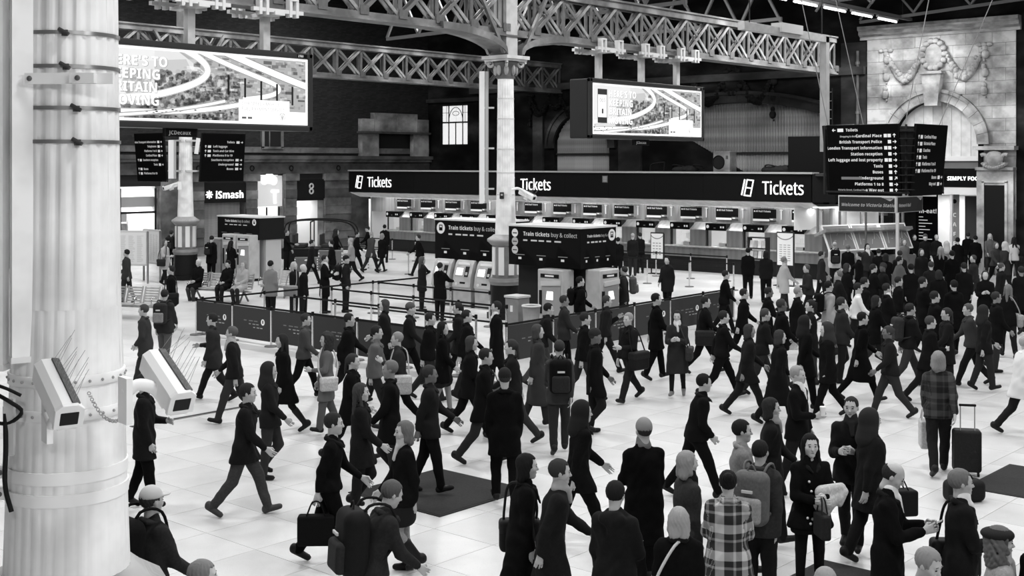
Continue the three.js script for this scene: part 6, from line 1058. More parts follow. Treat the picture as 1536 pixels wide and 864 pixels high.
function shoulderBag(p, label, value, side = 1, size = 1, strapped = true) {
  const hipY = p.J.P.y - 0.02, x = side * 0.25 * p.k, b = heldAt(p, V3(x, hipY - 0.2 * size, 0.02), 'shoulder_bag', label, 'bag');
  S().round(0.15 * size, 0.28 * size, 0.38 * size, 0.05 * size, 0, 0, 0, 0, 0, 0, 3).mesh('bag_body', grey(value, 0.7, 'cloth'), b); S().round(0.16 * size, 0.14 * size, 0.385 * size, 0.04 * size, 0.004 * side, 0.16 * size, 0).mesh('flap', grey(value * 1.3 + 0.003, 0.7, 'cloth'), b);
  if (strapped) { const sh = p.J.N.y - hipY + 0.2 * size; S().tube([V3(0, 0.26 * size, 0.15 * size), V3(-side * 0.06, sh * 0.6, 0.17), V3(-side * 0.2, sh - 0.0, 0.08), V3(-side * 0.3, sh + 0.02, 0), V3(-side * 0.2, sh - 0.02, -0.12), V3(-side * 0.05, sh * 0.6, -0.16), V3(0, 0.26 * size, -0.15 * size)], 0.014, 30, 5).mesh('strap', grey(value, 0.8), b); }
  return b;
}
function handBag(p, label, value, i = 1, w = 0.34, h = 0.3, d = 0.13, name = 'tote_bag', cat = 'bag') {
  const hand = p.J.wr[i].clone().addScaledVector(p.J.hd[i], 0.1 * p.k), b = heldAt(p, V3(hand.x, hand.y - h - 0.14, hand.z), name, label, cat);
  S().round(d, h, w, Math.min(0.03, d / 3), 0, 0, 0, 0, 0, 0, 2).mesh('bag_body', grey(value, 0.75, 'cloth'), b); for (const s of [-1, 1]) S().tube([V3(s * d * 0.3, h, -w * 0.25), V3(s * d * 0.15, h + 0.15, -w * 0.08), V3(s * d * 0.15, h + 0.15, w * 0.08), V3(s * d * 0.3, h, w * 0.25)], 0.009, 16, 5).mesh('handle', grey(value * 0.8, 0.7), b);
  return b;
}
function suitcase(pos, turn, label, value, hgt = 0.62) {
  const b = thing('trolley_case', label, 'suitcase', pos.x, 0, pos.z, turn);
  S().round(0.4, hgt, 0.24, 0.05, 0, 0.06, 0, 0, 0, 0, 3).mesh('shell', grey(value, 0.55, 'cloth'), b); S().round(0.32, hgt * 0.5, 0.05, 0.02, 0, 0.12, 0.12).mesh('front_pocket', grey(value * 1.6, 0.7), b);
  for (const s of [-1, 1]) { S().add(new THREE.CylinderGeometry(0.035, 0.035, 0.03, 12), new THREE.Matrix4().makeRotationZ(Math.PI / 2).setPosition(s * 0.15, 0.035, -0.08)).mesh('wheel', BLACK, b); S().rod(V3(s * 0.1, hgt, -0.08), V3(s * 0.1, hgt + 0.42, -0.08), 0.009).mesh('handle_tube', STEEL, b); }
  S().round(0.24, 0.035, 0.035, 0.01, 0, hgt + 0.41, -0.08).mesh('grip', BLACK, b); return b;
}
// places: by the top of the head as seen from the gallery, so that height and distance agree
const spot = (u, vHead, h = 1.72) => { const Z = FOCAL * (EYE - h) / (vHead - HORIZON), p = viewPoint(u, HORIZON, Z); return { x: p.x, z: p.z, Z }; };
const seatSpot = (u, v) => { const p = onFloor(u, v); return { x: p.x, z: p.z, Z: EYE * FOCAL / (v - HORIZON) }; };
const P = (u, vh, o, label) => person(spot(u, vh, o.h), o, label);
// ---------------------------------------------------------------- the crowd
const D = 0.012, T = (v) => ['trousers', v], plaid = (() => { const t = print(0.5, 0.5, 280, (k, w, h) => { k.fillStyle = '#1c1c1c'; k.fillRect(0, 0, w, h); k.globalAlpha = 0.5; k.fillStyle = '#f2f2f2'; for (const q of [0.08, 0.58]) { k.fillRect(w * q, 0, w * 0.17, h); k.fillRect(0, h * q, w, h * 0.17); } k.globalAlpha = 0.35; for (const q of [0.36, 0.86]) { k.fillRect(w * q, 0, w * 0.05, h); k.fillRect(0, h * q, w, h * 0.05); } }); t.wrapS = t.wrapT = THREE.RepeatWrapping; t.repeat.set(1 / 0.5, 1 / 0.5); return new THREE.MeshStandardMaterial({ map: t, roughness: 0.95 }); })();
const plaidDark = plaid.clone(); plaidDark.color.setRGB(0.09, 0.09, 0.09);
// ---- standing at the front
{
  const p = P(1215, 652, { a: 8, h: 1.7, coat: ['coat', 0.009], hem: 0.74, legs: ['tights', 0.012], skirt: 0.68, hair: ['long', 0.008], arms: 'hug', turn: -6, skin: 2, flare: 0.05 }, 'woman in short black peacoat with pale buttons, looking at the gallery');
  for (const [x, y, z] of [[-0.07, 1.24, 0.155], [-0.05, 1.14, 0.165], [-0.09, 0.86, 0.165], [-0.04, 0.85, 0.17], [0.06, 0.86, 0.17], [-0.06, 0.8, 0.17]]) part('button', new THREE.SphereGeometry(0.014, 10, 8), grey(0.7, 0.3), p.g).position.set(x, y, z);
  const b = heldAt(p, V3(0.12, 1.0, 0.2), 'folded_coat', 'pale folded coat bundled in the arms of the peacoat woman', 'coat', 0.2), f = new Field([-0.25, -0.2, -0.2], [0.25, 0.25, 0.2], 0.016);
  f.cap(V3(-0.08, 0.14, 0), V3(0.14, 0.17, 0.02), 0.075, 0.06, 0.04, 1, 0.8).cap(V3(-0.1, 0.02, 0.02), V3(0.1, 0.08, 0.04), 0.08, 0.06, 0.03).cap(V3(-0.06, -0.1, 0), V3(-0.02, 0.02, 0.03), 0.06, 0.07, 0.03).cap(V3(0.1, 0.02, 0.06), V3(0.17, 0.14, 0.05), 0.035, 0.04, 0.02); part('cloth', metricUv(f.mesh()), grey(0.55, 0.9, 'cloth'), b);
  handBag(p, 'dark handbag hanging from the arm of the peacoat woman', 0.02, 0, 0.28, 0.26, 0.1);
}
{
  const p = P(1331, 693, { a: 68, h: 1.8, coat: ['long', 0.009], hem: 0.3, legs: T(0.01), hair: ['bald', 0.02], arms: 'phone', nod: 0.5, shirt: 0.75, flare: 0.03 }, 'balding man in long black overcoat looking down at his phone');
  const hand = p.J.wr[1].clone().lerp(p.J.wr[0], 0.5).addScaledVector(p.J.hd[1], 0.09), b = heldAt(p, hand, 'mobile_phone', 'phone held by the balding man in the overcoat', 'phone'); S().round(0.075, 0.012, 0.15, 0.005, 0, 0.01, 0.02, 0, -0.5).mesh('case', BLACK, b); S().round(0.066, 0.003, 0.13, 0.001, 0, 0.024, 0.023, 0, -0.5).mesh('screen', grey(0.4, 0.2), b);
}
{ const p = P(1440, 705, { a: 84, h: 1.77, coat: ['jacket', 0.011], hem: 0.74, legs: T(0.012), hair: ['short', 0.12], arms: 'carryR', shirt: 0.75 }, 'grey haired man in dark jacket with white collar facing right'); shoulderBag(p, 'black laptop bag slung behind the grey haired man', 0.008, 1, 1.2); }
{ P(1499, 793, { a: 78, h: 1.64, coat: ['coat', 0.3], legs: T(0.02), hair: ['beret', 0.012, 0.09, 'curly'], arms: 'sides', scarf: 0.3 }, 'woman in black beret and pale scarf in the bottom right corner'); }
P(1386, 822, { a: 40, h: 1.7, coat: ['jacket', 0.012], legs: T(0.012), hair: ['short', 0.2], nod: 0.35, arms: 'sides' }, 'fair haired person bowing the head at the bottom edge');
P(1238, 852, { a: 170, h: 1.72, coat: ['jacket', 0.02], legs: T(0.02), hair: ['crop', 0.25] }, 'cropped grey head just showing at the bottom edge');
{ const p = P(1575, 775, { a: 175, h: 1.74, coat: ['jacket', 0.01], legs: T(0.01), hair: ['short', 0.01] }, 'person in black cut off by the right edge of the picture'); backpack(p, 'shiny black backpack at the right edge of the picture', 0.01, 1.05); }
P(1092, 707, { a: 172, h: 1.68, coat: ['coat', 0.2], coatMat: plaid, hem: 0.42, legs: T(0.012), hair: ['bun', 0.008], arms: 'hug', flare: 0.07, fat: 1.15 }, 'person in bold black and white plaid coat seen from behind');
{ const p = P(1018, 762, { a: 176, h: 1.64, coat: ['coat', 0.008], legs: T(0.01), hair: ['bob', 0.28] }, 'person with smooth fair bob and black coat seen from behind'); shoulderBag(p, 'pale shoulder bag of the fair bobbed person', 0.5, 1, 0.8); }
{ const p = P(1140, 661, { a: 150, h: 1.76, coat: ['jacket', 0.03], legs: T(0.012), hair: ['crop', 0.012], arms: 'strapL' }, 'man in padded jacket with large patterned rucksack'); backpack(p, 'large grey patterned rucksack with bright patches', 0.09, 1.15, 0.28); }
P(1030, 683, { a: 105, h: 1.7, pose: 'shortL', coat: ['coat', 0.03], legs: T(0.012), hair: ['bob', 0.22], scarf: 0.008, arms: 'sides' }, 'grey haired woman with black fur collar among the front group');
P(966, 636, { a: 195, h: 1.78, pose: 'shortR', coat: ['long', 0.006], hem: 0.5, legs: T(0.01), hair: ['beanie', 0.2], arms: 'carryL', scarf: 0.12, fat: 1.15 }, 'large figure in long black coat and grey hat at the centre front');
{ const p = P(922, 724, { a: 158, h: 1.72, coat: ['jacket', 0.014], hem: 0.7, legs: T(0.01), hair: ['short', 0.01], arms: 'carryR', hoodDown: 1, nod: 0.2 }, 'man in dark hooded jacket reading a folded newspaper'); const b = heldAt(p, p.J.wr[1].clone().addScaledVector(p.J.hd[1], 0.12), 'newspaper', 'folded newspaper held by the man in the hooded jacket', 'newspaper'); S().box(0.26, 0.012, 0.2, 0, 0, 0, 0, 0.3).mesh('pages', grey(0.65, 0.8), b); S().box(0.12, 0.003, 0.03, 0.03, 0.014, 0.03, 0, 0.3).mesh('headline', grey(0.02, 0.8), b); }
{ const p = P(780, 676, { a: 95, h: 1.74, pose: 'strideL', coat: ['long', 0.009], legs: T(0.01), hair: ['bob', 0.008], arms: 'sides', lean: 0.12 }, 'black haired walker in long black coat with a diagonal strap'); shoulderBag(p, 'dark messenger bag worn by the black haired walker', 0.012, 1, 1.1); }
P(826, 694, { a: 92, h: 1.72, pose: 'shortR', coat: ['coat', 0.016], hem: 0.5, legs: T(0.012), hair: ['short', 0.03], scarf: 0.3, lean: 0.15 }, 'hurrying figure in dark coat with pale grey scarf at the bottom');
P(866, 598, { a: 100, h: 1.76, pose: 'strideR', coat: ['jacket', 0.01], hem: 0.66, legs: T(0.008), hair: ['hood', 0.012], lean: 0.12 }, 'hooded figure in black striding right behind the front group');
P(757, 559, { a: 188, h: 1.78, pose: 'shortL', coat: ['jacket', 0.007], hem: 0.66, legs: T(0.008), hair: ['beanie', 0.012], wide: 1.1, arms: 'sides' }, 'broad man in black jacket and beanie seen from behind');
{ const p = P(839, 514, { a: 182, h: 1.76, pose: 'shortR', coat: ['jacket', 0.035], legs: T(0.02), hair: ['short', 0.03] }, 'man walking away with a plain black backpack at the centre'); backpack(p, 'plain black backpack at the centre of the crowd', 0.006, 1.15); }
{ const p = P(556, 714, { a: 115, h: 1.72, pose: 'strideL', coat: ['jacket', 0.02], legs: T(0.06), hair: ['short', 0.06], lean: 0.3, nod: 0.3 }, 'stooping walker with heavy dark rucksack at the bottom'); backpack(p, 'heavy dark rucksack on the stooping walker', 0.008, 1.3); }
P(607, 632, { a: -70, h: 1.7, pose: 'passL', coat: ['jacket', 0.01], legs: ['tights', 0.3], skirt: 0.58, hair: ['bob', 0.1], scarf: 0.4, boots: 0.6, shoe: 0.01 }, 'woman in black skirt and boots with a pale scarf');
{ const p = P(494, 616, { a: 92, h: 1.76, pose: 'strideR', stride: 0.8, coat: ['jacket', 0.008], hem: 0.86, legs: T(0.006), hair: ['short', 0.02], thick: 0.015 }, 'slim figure in black stepping right past the mat'); handBag(p, 'round black bag swung by the slim figure in black', 0.006, 1, 0.42, 0.34, 0.16); }
P(366, 571, { a: 90, h: 1.76, pose: 'strideL', coat: ['jacket', 0.012], hem: 0.7, legs: T(0.05), hair: ['short', 0.02], shoe: 0.05 }, 'man in dark jacket, jeans and trainers striding right at left');
P(216, 566, { a: 95, h: 1.75, pose: 'shortR', coat: ['jacket', 0.012], hem: 0.68, legs: T(0.007), hair: ['short', 0.02], arms: 'carryL' }, 'dark figure half hidden behind the near column');
{ const p = P(226, 738, { a: 138, h: 1.74, pose: 'shortL', coat: ['jacket', 0.02], legs: T(0.012), hair: ['cap', 0.45] }, 'person in pale peaked cap beside the near column'); backpack(p, 'huge black rucksack beside the near column base', 0.006, 1.5); }
P(303, 842, { a: 100, h: 1.72, coat: ['jacket', 0.02], legs: T(0.02), hair: ['short', 0.15] }, 'grey head at the bottom edge near the column base');
// ---- the streaming middle of the crowd
P(427, 499, { a: -72, h: 1.7, pose: 'strideR', stride: 0.75, coat: ['coat', 0.008], hem: 0.52, legs: ['tights', 0.012], hair: ['long', 0.02], boots: 0.75, arms: 'sides', flare: 0.04 }, 'woman in black coat and knee boots walking left');
{ const p = P(490, 502, { a: -68, h: 1.68, pose: 'shortL', coat: ['dress', 0.1], hem: 0.6, legs: T(0.07), hair: ['curly', 0.03], arms: 'carryL', thick: 0.015 }, 'woman in grey tunic with dark curly hair walking left'); shoulderBag(p, 'pale shoulder bag of the woman in the grey tunic', 0.45, 1, 0.8); }
P(352, 487, { a: -88, h: 1.74, pose: 'strideL', coat: ['jacket', 0.014], legs: T(0.03), hair: ['short', 0.08], scarf: 0.4 }, 'man with pale scarf striding left beside the front banners');
P(322, 466, { a: -92, h: 1.74, pose: 'strideR', coat: ['coat', 0.02], legs: T(0.015), hair: ['short', 0.02] }, 'dark coated walker farthest left in front of the banners');
P(525, 527, { a: 82, h: 1.7, pose: 'strideL', coat: ['coat', 0.008], hem: 0.6, legs: ['tights', 0.01], hair: ['tail', 0.03], boots: 0.85 }, 'woman in black boots and coat walking right past the tunic woman');
P(561, 486, { a: 88, h: 1.74, pose: 'strideR', coat: ['jacket', 0.09], legs: T(0.02), hair: ['short', 0.02] }, 'man in grey jacket walking right behind the banners corner');
{ const p = P(600, 494, { a: -82, h: 1.72, pose: 'strideL', coat: ['jacket', 0.02], legs: T(0.008), hair: ['short', 0.2] }, 'walker heading left with a pale sports bag'); shoulderBag(p, 'pale grey sports bag in the middle of the crowd', 0.35, 1, 1.1); }
P(642, 466, { a: 80, h: 1.74, pose: 'strideR', coat: ['jacket', 0.01], legs: T(0.02), hair: ['short', 0.02] }, 'man in black jacket walking beside the barrier corner');
P(664, 486, { a: 85, h: 1.68, pose: 'shortL', coat: ['coat', 0.007], legs: ['tights', 0.2], skirt: 0.5, hair: ['long', 0.012] }, 'long haired woman in black skirt at the crowd centre');
{ const p = P(703, 500, { a: 90, h: 1.72, pose: 'strideR', coat: ['coat', 0.01], legs: T(0.008), hair: ['bob', 0.04], arms: 'carryR' }, 'woman in black coat with a striped bag walking right'); handBag(p, 'grey striped bag carried at the crowd centre', 0.15, 1, 0.4, 0.36, 0.14); }
P(745, 455, { a: -82, h: 1.76, pose: 'shortL', coat: ['coat', 0.009], hem: 0.5, legs: T(0.012), hair: ['short', 0.02], shirt: 0.7, arms: 'sides' }, 'man in black coat and white collar with profile to the left');
P(812, 452, { a: 92, h: 1.74, pose: 'strideL', coat: ['jacket', 0.012], legs: T(0.05), hair: ['short', 0.012], lean: 0.25 }, 'man leaning forward past the litter bag');
P(806, 490, { a: 94, h: 1.74, pose: 'shortR', coat: ['long', 0.03], legs: T(0.02), hair: ['bob', 0.05] }, 'walker in long charcoal coat left of the black backpack');
P(874, 466, { a: 95, h: 1.76, pose: 'strideR', coat: ['jacket', 0.008], legs: T(0.02), hair: ['short', 0.02] }, 'man in black jacket passing the right banners');
{ const p = P(945, 465, { a: -48, h: 1.76, pose: 'strideL', coat: ['jacket', 0.012], legs: T(0.015), hair: ['short', 0.22], arms: 'carryL' }, 'fair haired man in dark jacket stepping towards the left'); shoulderBag(p, 'black holdall of the fair haired man', 0.008, 1, 1.2); }
P(984, 443, { a: 90, h: 1.8, pose: 'shortL', coat: ['coat', 0.006], legs: T(0.006), hair: ['short', 0.01] }, 'tall man in black behind the woman with the white scarf');
{ const p = P(1016, 469, { a: -15, h: 1.66, pose: 'shortR', coat: ['coat', 0.02], hem: 0.5, legs: ['tights', 0.012], hair: ['long', 0.02], scarf: 0.6, arms: 'phone', shoe: 0.15 }, 'woman with white scarf and grey shoes walking towards the gallery'); shoulderBag(p, 'dark round bag of the woman with the white scarf', 0.03, 1, 0.9); }
{ const p = P(1055, 441, { a: 84, h: 1.74, pose: 'strideL', coat: ['jacket', 0.01], legs: T(0.01), hair: ['short', 0.02] }, 'man in black beside the right end banner'); shoulderBag(p, 'black bag with pale stripe beside the right end banner', 0.012, -1, 1.1); }
P(1043, 556, { a: 92, h: 1.74, pose: 'strideR', coat: ['jacket', 0.009], legs: T(0.007), hair: ['short', 0.01], lean: 0.2 }, 'man in black striding right across the open floor');
P(1112, 636, { a: 82, h: 1.72, pose: 'shortL', coat: ['jacket', 0.2], legs: T(0.02), hair: ['short', 0.012] }, 'young man in light grey jacket behind the rucksack man');
P(1113, 430, { a: 86, h: 1.74, pose: 'strideR', coat: ['coat', 0.008], legs: T(0.01), hair: ['short', 0.02] }, 'walker in black just right of the last banner');
P(1142, 460, { a: 92, h: 1.74, pose: 'strideL', coat: ['jacket', 0.011], legs: T(0.02), hair: ['short', 0.05], lean: 0.14 }, 'man in dark jacket striding right below the timetable stand');
P(1166, 493, { a: 94, h: 1.7, pose: 'strideR', coat: ['long', 0.01], legs: T(0.01), hair: ['bob', 0.03] }, 'walker in long dark skirted coat at right of centre');
{ const p = P(1194, 428, { a: 88, h: 1.72, pose: 'strideL', coat: ['coat', 0.01], legs: T(0.01), hair: ['short', 0.2] }, 'grey haired walker with a white carrier bag'); handBag(p, 'white carrier bag below the ticket windows', 0.7, 0, 0.36, 0.4, 0.16, 'carrier_bag'); }
{ const p = P(1243, 424, { a: 100, h: 1.76, pose: 'shortR', coat: ['jacket', 0.3], legs: T(0.02), hair: ['short', 0.012] }, 'man in pale grey jacket with a black backpack'); backpack(p, 'black backpack on the pale grey jacket', 0.006, 0.95); }
P(1284, 421, { a: 80, h: 1.78, pose: 'strideL', coat: ['shirt', 0.7], legs: T(0.015), hair: ['short', 0.02] }, 'man in bright white shirt right of the grey jacket');
P(1290, 465, { a: 86, h: 1.76, pose: 'strideR', coat: ['long', 0.006], legs: T(0.006), hair: ['short', 0.01] }, 'figure in long black coat striding right at right of centre');
P(1243, 482, { a: -84, h: 1.74, pose: 'strideL', coat: ['coat', 0.009], legs: T(0.008), hair: ['hood', 0.03] }, 'hooded figure in dark coat striding left at right of centre');
{ const p = P(1196, 553, { a: 55, h: 1.76, pose: 'shortL', coat: ['jacket', 0.009], legs: T(0.012), hair: ['short', 0.25], shirt: 0.75, arms: 'carryR' }, 'grey haired man in suit with white shirt and paper cup'); const b = heldAt(p, p.J.wr[1].clone().addScaledVector(p.J.hd[1], 0.1), 'paper_cup', 'white paper cup held by the man in the suit', 'cup'); S().cyl(0.03, 0.04, 0.11, 0, 0, 0, 14).mesh('cup', grey(0.75, 0.6), b); S().cyl(0.043, 0.04, 0.015, 0, 0.11, 0, 14).mesh('lid', grey(0.8, 0.5), b); }
P(1156, 602, { a: 78, h: 1.72, pose: 'shortR', coat: ['coat', 0.014], legs: T(0.012), hair: ['bob', 0.02], scarf: 0.3 }, 'woman in dark coat with pale striped scarf behind the peacoat woman');
P(1277, 601, { a: -25, h: 1.78, pose: 'shortL', coat: ['jacket', 0.012], legs: T(0.012), hair: ['crop', 0.02], scarf: 0.02, arms: 'phone' }, 'man with cropped dark hair and black scarf facing the gallery');
{ const p = P(1306, 620, { a: 100, h: 1.74, pose: 'shortR', coat: ['coat', 0.014], legs: T(0.012), hair: ['hood', 0.02], fat: 1.2 }, 'bulky hooded figure in dark coat behind the balding man'); handBag(p, 'black holdall carried by the bulky hooded figure', 0.008, 0, 0.45, 0.3, 0.2, 'holdall'); }
{
  const p = P(1408, 526, { a: 168, h: 1.82, pose: 'strideR', stride: 0.7, coat: ['jacket', 0.03], coatMat: plaidDark, lod: 0, legs: T(0.015), hair: ['bob', 0.2], arms: 'pull', scarf: 0.2 }, 'tall traveller in checked shirt pulling a trolley case');
  const s = viewPoint(1450, 245, 18.2); suitcase(s, p.turn, 'upright dark trolley case beside the tall traveller', 0.02); handBag(p, 'white and grey printed carrier bag of the tall traveller', 0.5, 0, 0.34, 0.42, 0.12, 'carrier_bag');
  const q = viewPoint(1446, 245, 16.8), b = thing('holdall', 'black holdall on the floor before the trolley case', 'holdall', q.x, 0, q.z, toView + 0.2); S().round(0.55, 0.3, 0.28, 0.09, 0, 0, 0, 0, 0, 0, 3).mesh('bag_body', grey(0.012, 0.7, 'cloth'), b); S().tube([V3(-0.15, 0.28, 0), V3(0, 0.42, 0), V3(0.15, 0.28, 0)], 0.013, 14).mesh('handle', BLACK, b);
}
P(1431, 423, { a: 186, h: 1.78, pose: 'shortR', coat: ['coat', 0.007], legs: T(0.007), hair: ['short', 0.01] }, 'man in black coat walking away at the right');
P(1458, 452, { a: -95, h: 1.74, pose: 'strideL', coat: ['jacket', 0.035], legs: T(0.012), hair: ['short', 0.06], lean: 0.14 }, 'walker in charcoal jacket striding left at the right');
{ const p = P(1512, 429, { a: 178, h: 1.7, pose: 'shortL', coat: ['jacket', 0.01], legs: T(0.012), hair: ['long', 0.12] }, 'long haired woman in black walking away at the right edge'); shoulderBag(p, 'grey shoulder bag of the long haired woman at the right', 0.25, -1, 1.0); }
P(1534, 500, { a: 88, h: 1.72, pose: 'strideR', coat: ['coat', 0.65], legs: T(0.015), hair: ['short', 0.3], thick: 0.06 }, 'person in bulky white coat at the right edge');
{ const p = P(1362, 452, { a: 96, h: 1.76, pose: 'strideL', coat: ['jacket', 0.012], legs: T(0.03), hair: ['short', 0.02] }, 'man with grey backpack striding right below the hanging sign'); backpack(p, 'dark grey backpack below the hanging sign', 0.03, 1.05); }
P(1330, 428, { a: 92, h: 1.76, pose: 'shortL', coat: ['jacket', 0.009], legs: T(0.008), hair: ['short', 0.02], shirt: 0.75 }, 'man in black suit with white collar below the hanging sign');
P(1392, 470, { a: 88, h: 1.72, pose: 'strideR', coat: ['coat', 0.01], legs: T(0.012), hair: ['short', 0.05] }, 'walker in dark coat behind the tall traveller');
P(1478, 408, { a: -20, h: 1.74, pose: 'shortR', coat: ['coat', 0.009], legs: T(0.01), hair: ['bob', 0.03], arms: 'phone' }, 'woman in black with hands together walking this way at right');
P(1086, 404, { a: 90, h: 1.74, pose: 'strideL', coat: ['jacket', 0.008], legs: T(0.01), hair: ['short', 0.02] }, 'walker in black between the queue belts and the banner');
P(907, 440, { a: 90, h: 1.74, pose: 'strideR', coat: ['jacket', 0.015], legs: T(0.012), hair: ['short', 0.04] }, 'man in dark jacket crossing before the right kiosk');
P(612, 452, { a: 88, h: 1.74, pose: 'strideL', coat: ['jacket', 0.013], legs: T(0.01), hair: ['beanie', 0.06] }, 'man in knitted hat crossing the queue maze');
P(690, 452, { a: -85, h: 1.72, pose: 'strideR', coat: ['coat', 0.012], legs: T(0.012), hair: ['tail', 0.02] }, 'woman with ponytail crossing below the left kiosk');
// ---- by the ticket windows and kiosks
P(1176, 387, { a: 100, h: 1.7, pose: 'shortL', coat: ['coat', 0.4], legs: T(0.02), hair: ['short', 0.2], scarf: 0.5 }, 'person in pale coat in front of the timetable stand');
P(1122, 372, { a: 176, h: 1.72, coat: ['jacket', 0.008], legs: T(0.01), hair: ['short', 0.01] }, 'person in black waiting left of the leaflet rack');
P(1149, 376, { a: 170, h: 1.72, coat: ['jacket', 0.012], legs: T(0.01), hair: ['bob', 0.015] }, 'person in black waiting right of the leaflet rack');
P(1214, 394, { a: -80, h: 1.72, pose: 'strideL', coat: ['jacket', 0.02], legs: T(0.012), hair: ['short', 0.06], lean: 0.15 }, 'walker in dark jacket passing the right end ticket window');
{ const p = P(1252, 363, { a: 172, h: 1.74, coat: ['jacket', 0.5], legs: T(0.012), hair: ['crop', 0.3] }, 'man in white top with black backpack at the counter end'); backpack(p, 'black backpack at the right end of the ticket counter', 0.006, 1.1); }
P(1272, 367, { a: 165, h: 1.72, coat: ['coat', 0.008], legs: T(0.01), hair: ['short', 0.1] }, 'dark coated person next to the white topped man');
P(1289, 380, { a: -100, h: 1.74, pose: 'shortR', coat: ['coat', 0.008], legs: T(0.01), hair: ['short', 0.02], arms: 'reach' }, 'dark figure reaching towards the slanted map boards');
{ P(949, 350, { a: 172, h: 1.74, coat: ['jacket', 0.012], legs: T(0.02), hair: ['crop', 0.3] }, 'grey haired man at the sixth ticket window'); P(960, 349, { a: 200, h: 1.7, coat: ['jacket', 0.01], legs: T(0.015), hair: ['short', 0.02] }, 'companion in black beside the grey haired man at the window'); P(927, 356, { a: 178, h: 1.72, coat: ['jacket', 0.008], legs: T(0.01), hair: ['short', 0.01] }, 'dark figure between the right kiosk and the ticket windows'); }
P(1001, 387, { a: -35, h: 1.7, pose: 'shortL', coat: ['jacket', 0.012], hem: 0.68, legs: T(0.01), hair: ['short', 0.01], hoodDown: 1 }, 'young man in hooded black jacket beyond the right banners');
{ const p = P(870, 417, { a: 96, h: 1.74, pose: 'shortR', coat: ['jacket', 0.008], legs: T(0.01), hair: ['short', 0.01] }, 'dark walker with backpack in front of the right kiosk machine'); backpack(p, 'small black backpack in front of the right kiosk', 0.006, 0.9); }
{ P(919, 401, { a: -110, h: 1.66, coat: ['jacket', 0.2], legs: T(0.02), hair: ['short', 0.02] }, 'person in light jacket at the side machine of the right kiosk'); const p = P(936, 402, { a: -100, h: 1.74, pose: 'shortL', coat: ['jacket', 0.02], legs: T(0.02), hair: ['short', 0.03] }, 'man with striped backpack beside the right kiosk'); backpack(p, 'grey striped backpack beside the right kiosk', 0.06, 1.0); }
P(633, 385, { a: 110, h: 1.7, coat: ['coat', 0.015], legs: T(0.012), hair: ['long', 0.06] }, 'long haired woman waiting at the left kiosk');
P(660, 394, { a: 150, h: 1.7, coat: ['coat', 0.008], legs: T(0.01), hair: ['short', 0.02], arms: 'reach', hoodDown: 1 }, 'person in black hooded coat touching a ticket machine screen');
P(629, 350, { a: -70, h: 1.74, pose: 'strideL', coat: ['jacket', 0.008], legs: T(0.012), hair: ['short', 0.03] }, 'man in black walking left behind the left kiosk');
P(556, 346, { a: 140, h: 1.76, pose: 'strideR', coat: ['coat', 0.045], legs: T(0.02), hair: ['crop', 0.3], group: null }, 'man in charcoal coat of the strolling couple');
P(572, 349, { a: 138, h: 1.68, pose: 'strideL', coat: ['coat', 0.009], legs: ['tights', 0.012], hair: ['bob', 0.2] }, 'woman in black of the strolling couple');
P(577, 337, { a: 175, h: 1.76, coat: ['jacket', 0.008], legs: T(0.01), hair: ['short', 0.01] }, 'dark figure at the left end ticket window');
// ---- far left
P(190, 376, { a: -95, h: 1.74, pose: 'shortL', coat: ['jacket', 0.03], legs: T(0.02), hair: ['short', 0.015] }, 'person in dark jacket before the white notice board');
{ const p = P(247, 361, { a: 70, h: 1.7, pose: 'shortR', coat: ['coat', 0.34], legs: T(0.012), hair: ['bob', 0.06], arms: 'carryR' }, 'woman in pale coat walking past the notice boards'); shoulderBag(p, 'dark bag on the arm of the pale coated woman', 0.015, -1, 0.9); }
{ const p = P(257, 346, { a: 175, h: 1.74, coat: ['jacket', 0.01], legs: T(0.01), hair: ['beanie', 0.03] }, 'figure in dark hat left of the left column'); backpack(p, 'dark backpack left of the left column', 0.01, 1.1); }
{ const p = P(317, 354, { a: 165, h: 1.76, coat: ['jacket', 0.008], hem: 0.68, legs: T(0.008), hair: ['short', 0.015], nod: 0.3 }, 'man in black with backpack using a far left ticket machine'); backpack(p, 'black backpack of the man at the far left machine', 0.006, 0.95); }
P(346, 361, { a: 150, h: 1.68, coat: ['coat', 0.008], legs: T(0.01), hair: ['long', 0.012], nod: 0.3, arms: 'phone' }, 'long haired woman in black at a far left ticket machine');
{ const p = P(257, 399, { a: -72, h: 1.76, coat: ['coat', 0.009], legs: T(0.02), hair: ['short', 0.02], arms: 'sides' }, 'man in black coat standing behind the empty bench'); shoulderBag(p, 'black shoulder bag of the man behind the bench', 0.008, 1, 1.1); }
{ const p = P(247, 437, { a: 172, h: 1.72, pose: 'shortL', coat: ['jacket', 0.02], legs: T(0.06), hair: ['short', 0.02] }, 'walker in jeans going away beside the near column'); backpack(p, 'dark backpack with pale patches beside the near column', 0.02, 1.0, 0.2); }
P(219, 455, { a: -90, h: 1.72, pose: 'strideR', coat: ['coat', 0.03], legs: T(0.03), hair: ['short', 0.05] }, 'walker in charcoal coat close to the near column');
{ const p = P(406, 391, { a: 152, h: 1.74, coat: ['jacket', 0.16], hem: 0.7, legs: T(0.012), hair: ['short', 0.012], arms: 'pocket' }, 'man in mid grey jacket standing at the queue belts'); }
{ const p = P(441, 393, { a: 70, h: 1.66, coat: ['jacket', 0.012], legs: T(0.02), hair: ['long', 0.35] }, 'blonde long haired woman in the queue'); shoulderBag(p, 'grey tote bag of the blonde woman', 0.22, -1, 1.1); }
P(455, 397, { a: 80, h: 1.66, coat: ['jacket', 0.01], legs: T(0.012), hair: ['short', 0.45] }, 'white haired person beside the blonde woman');
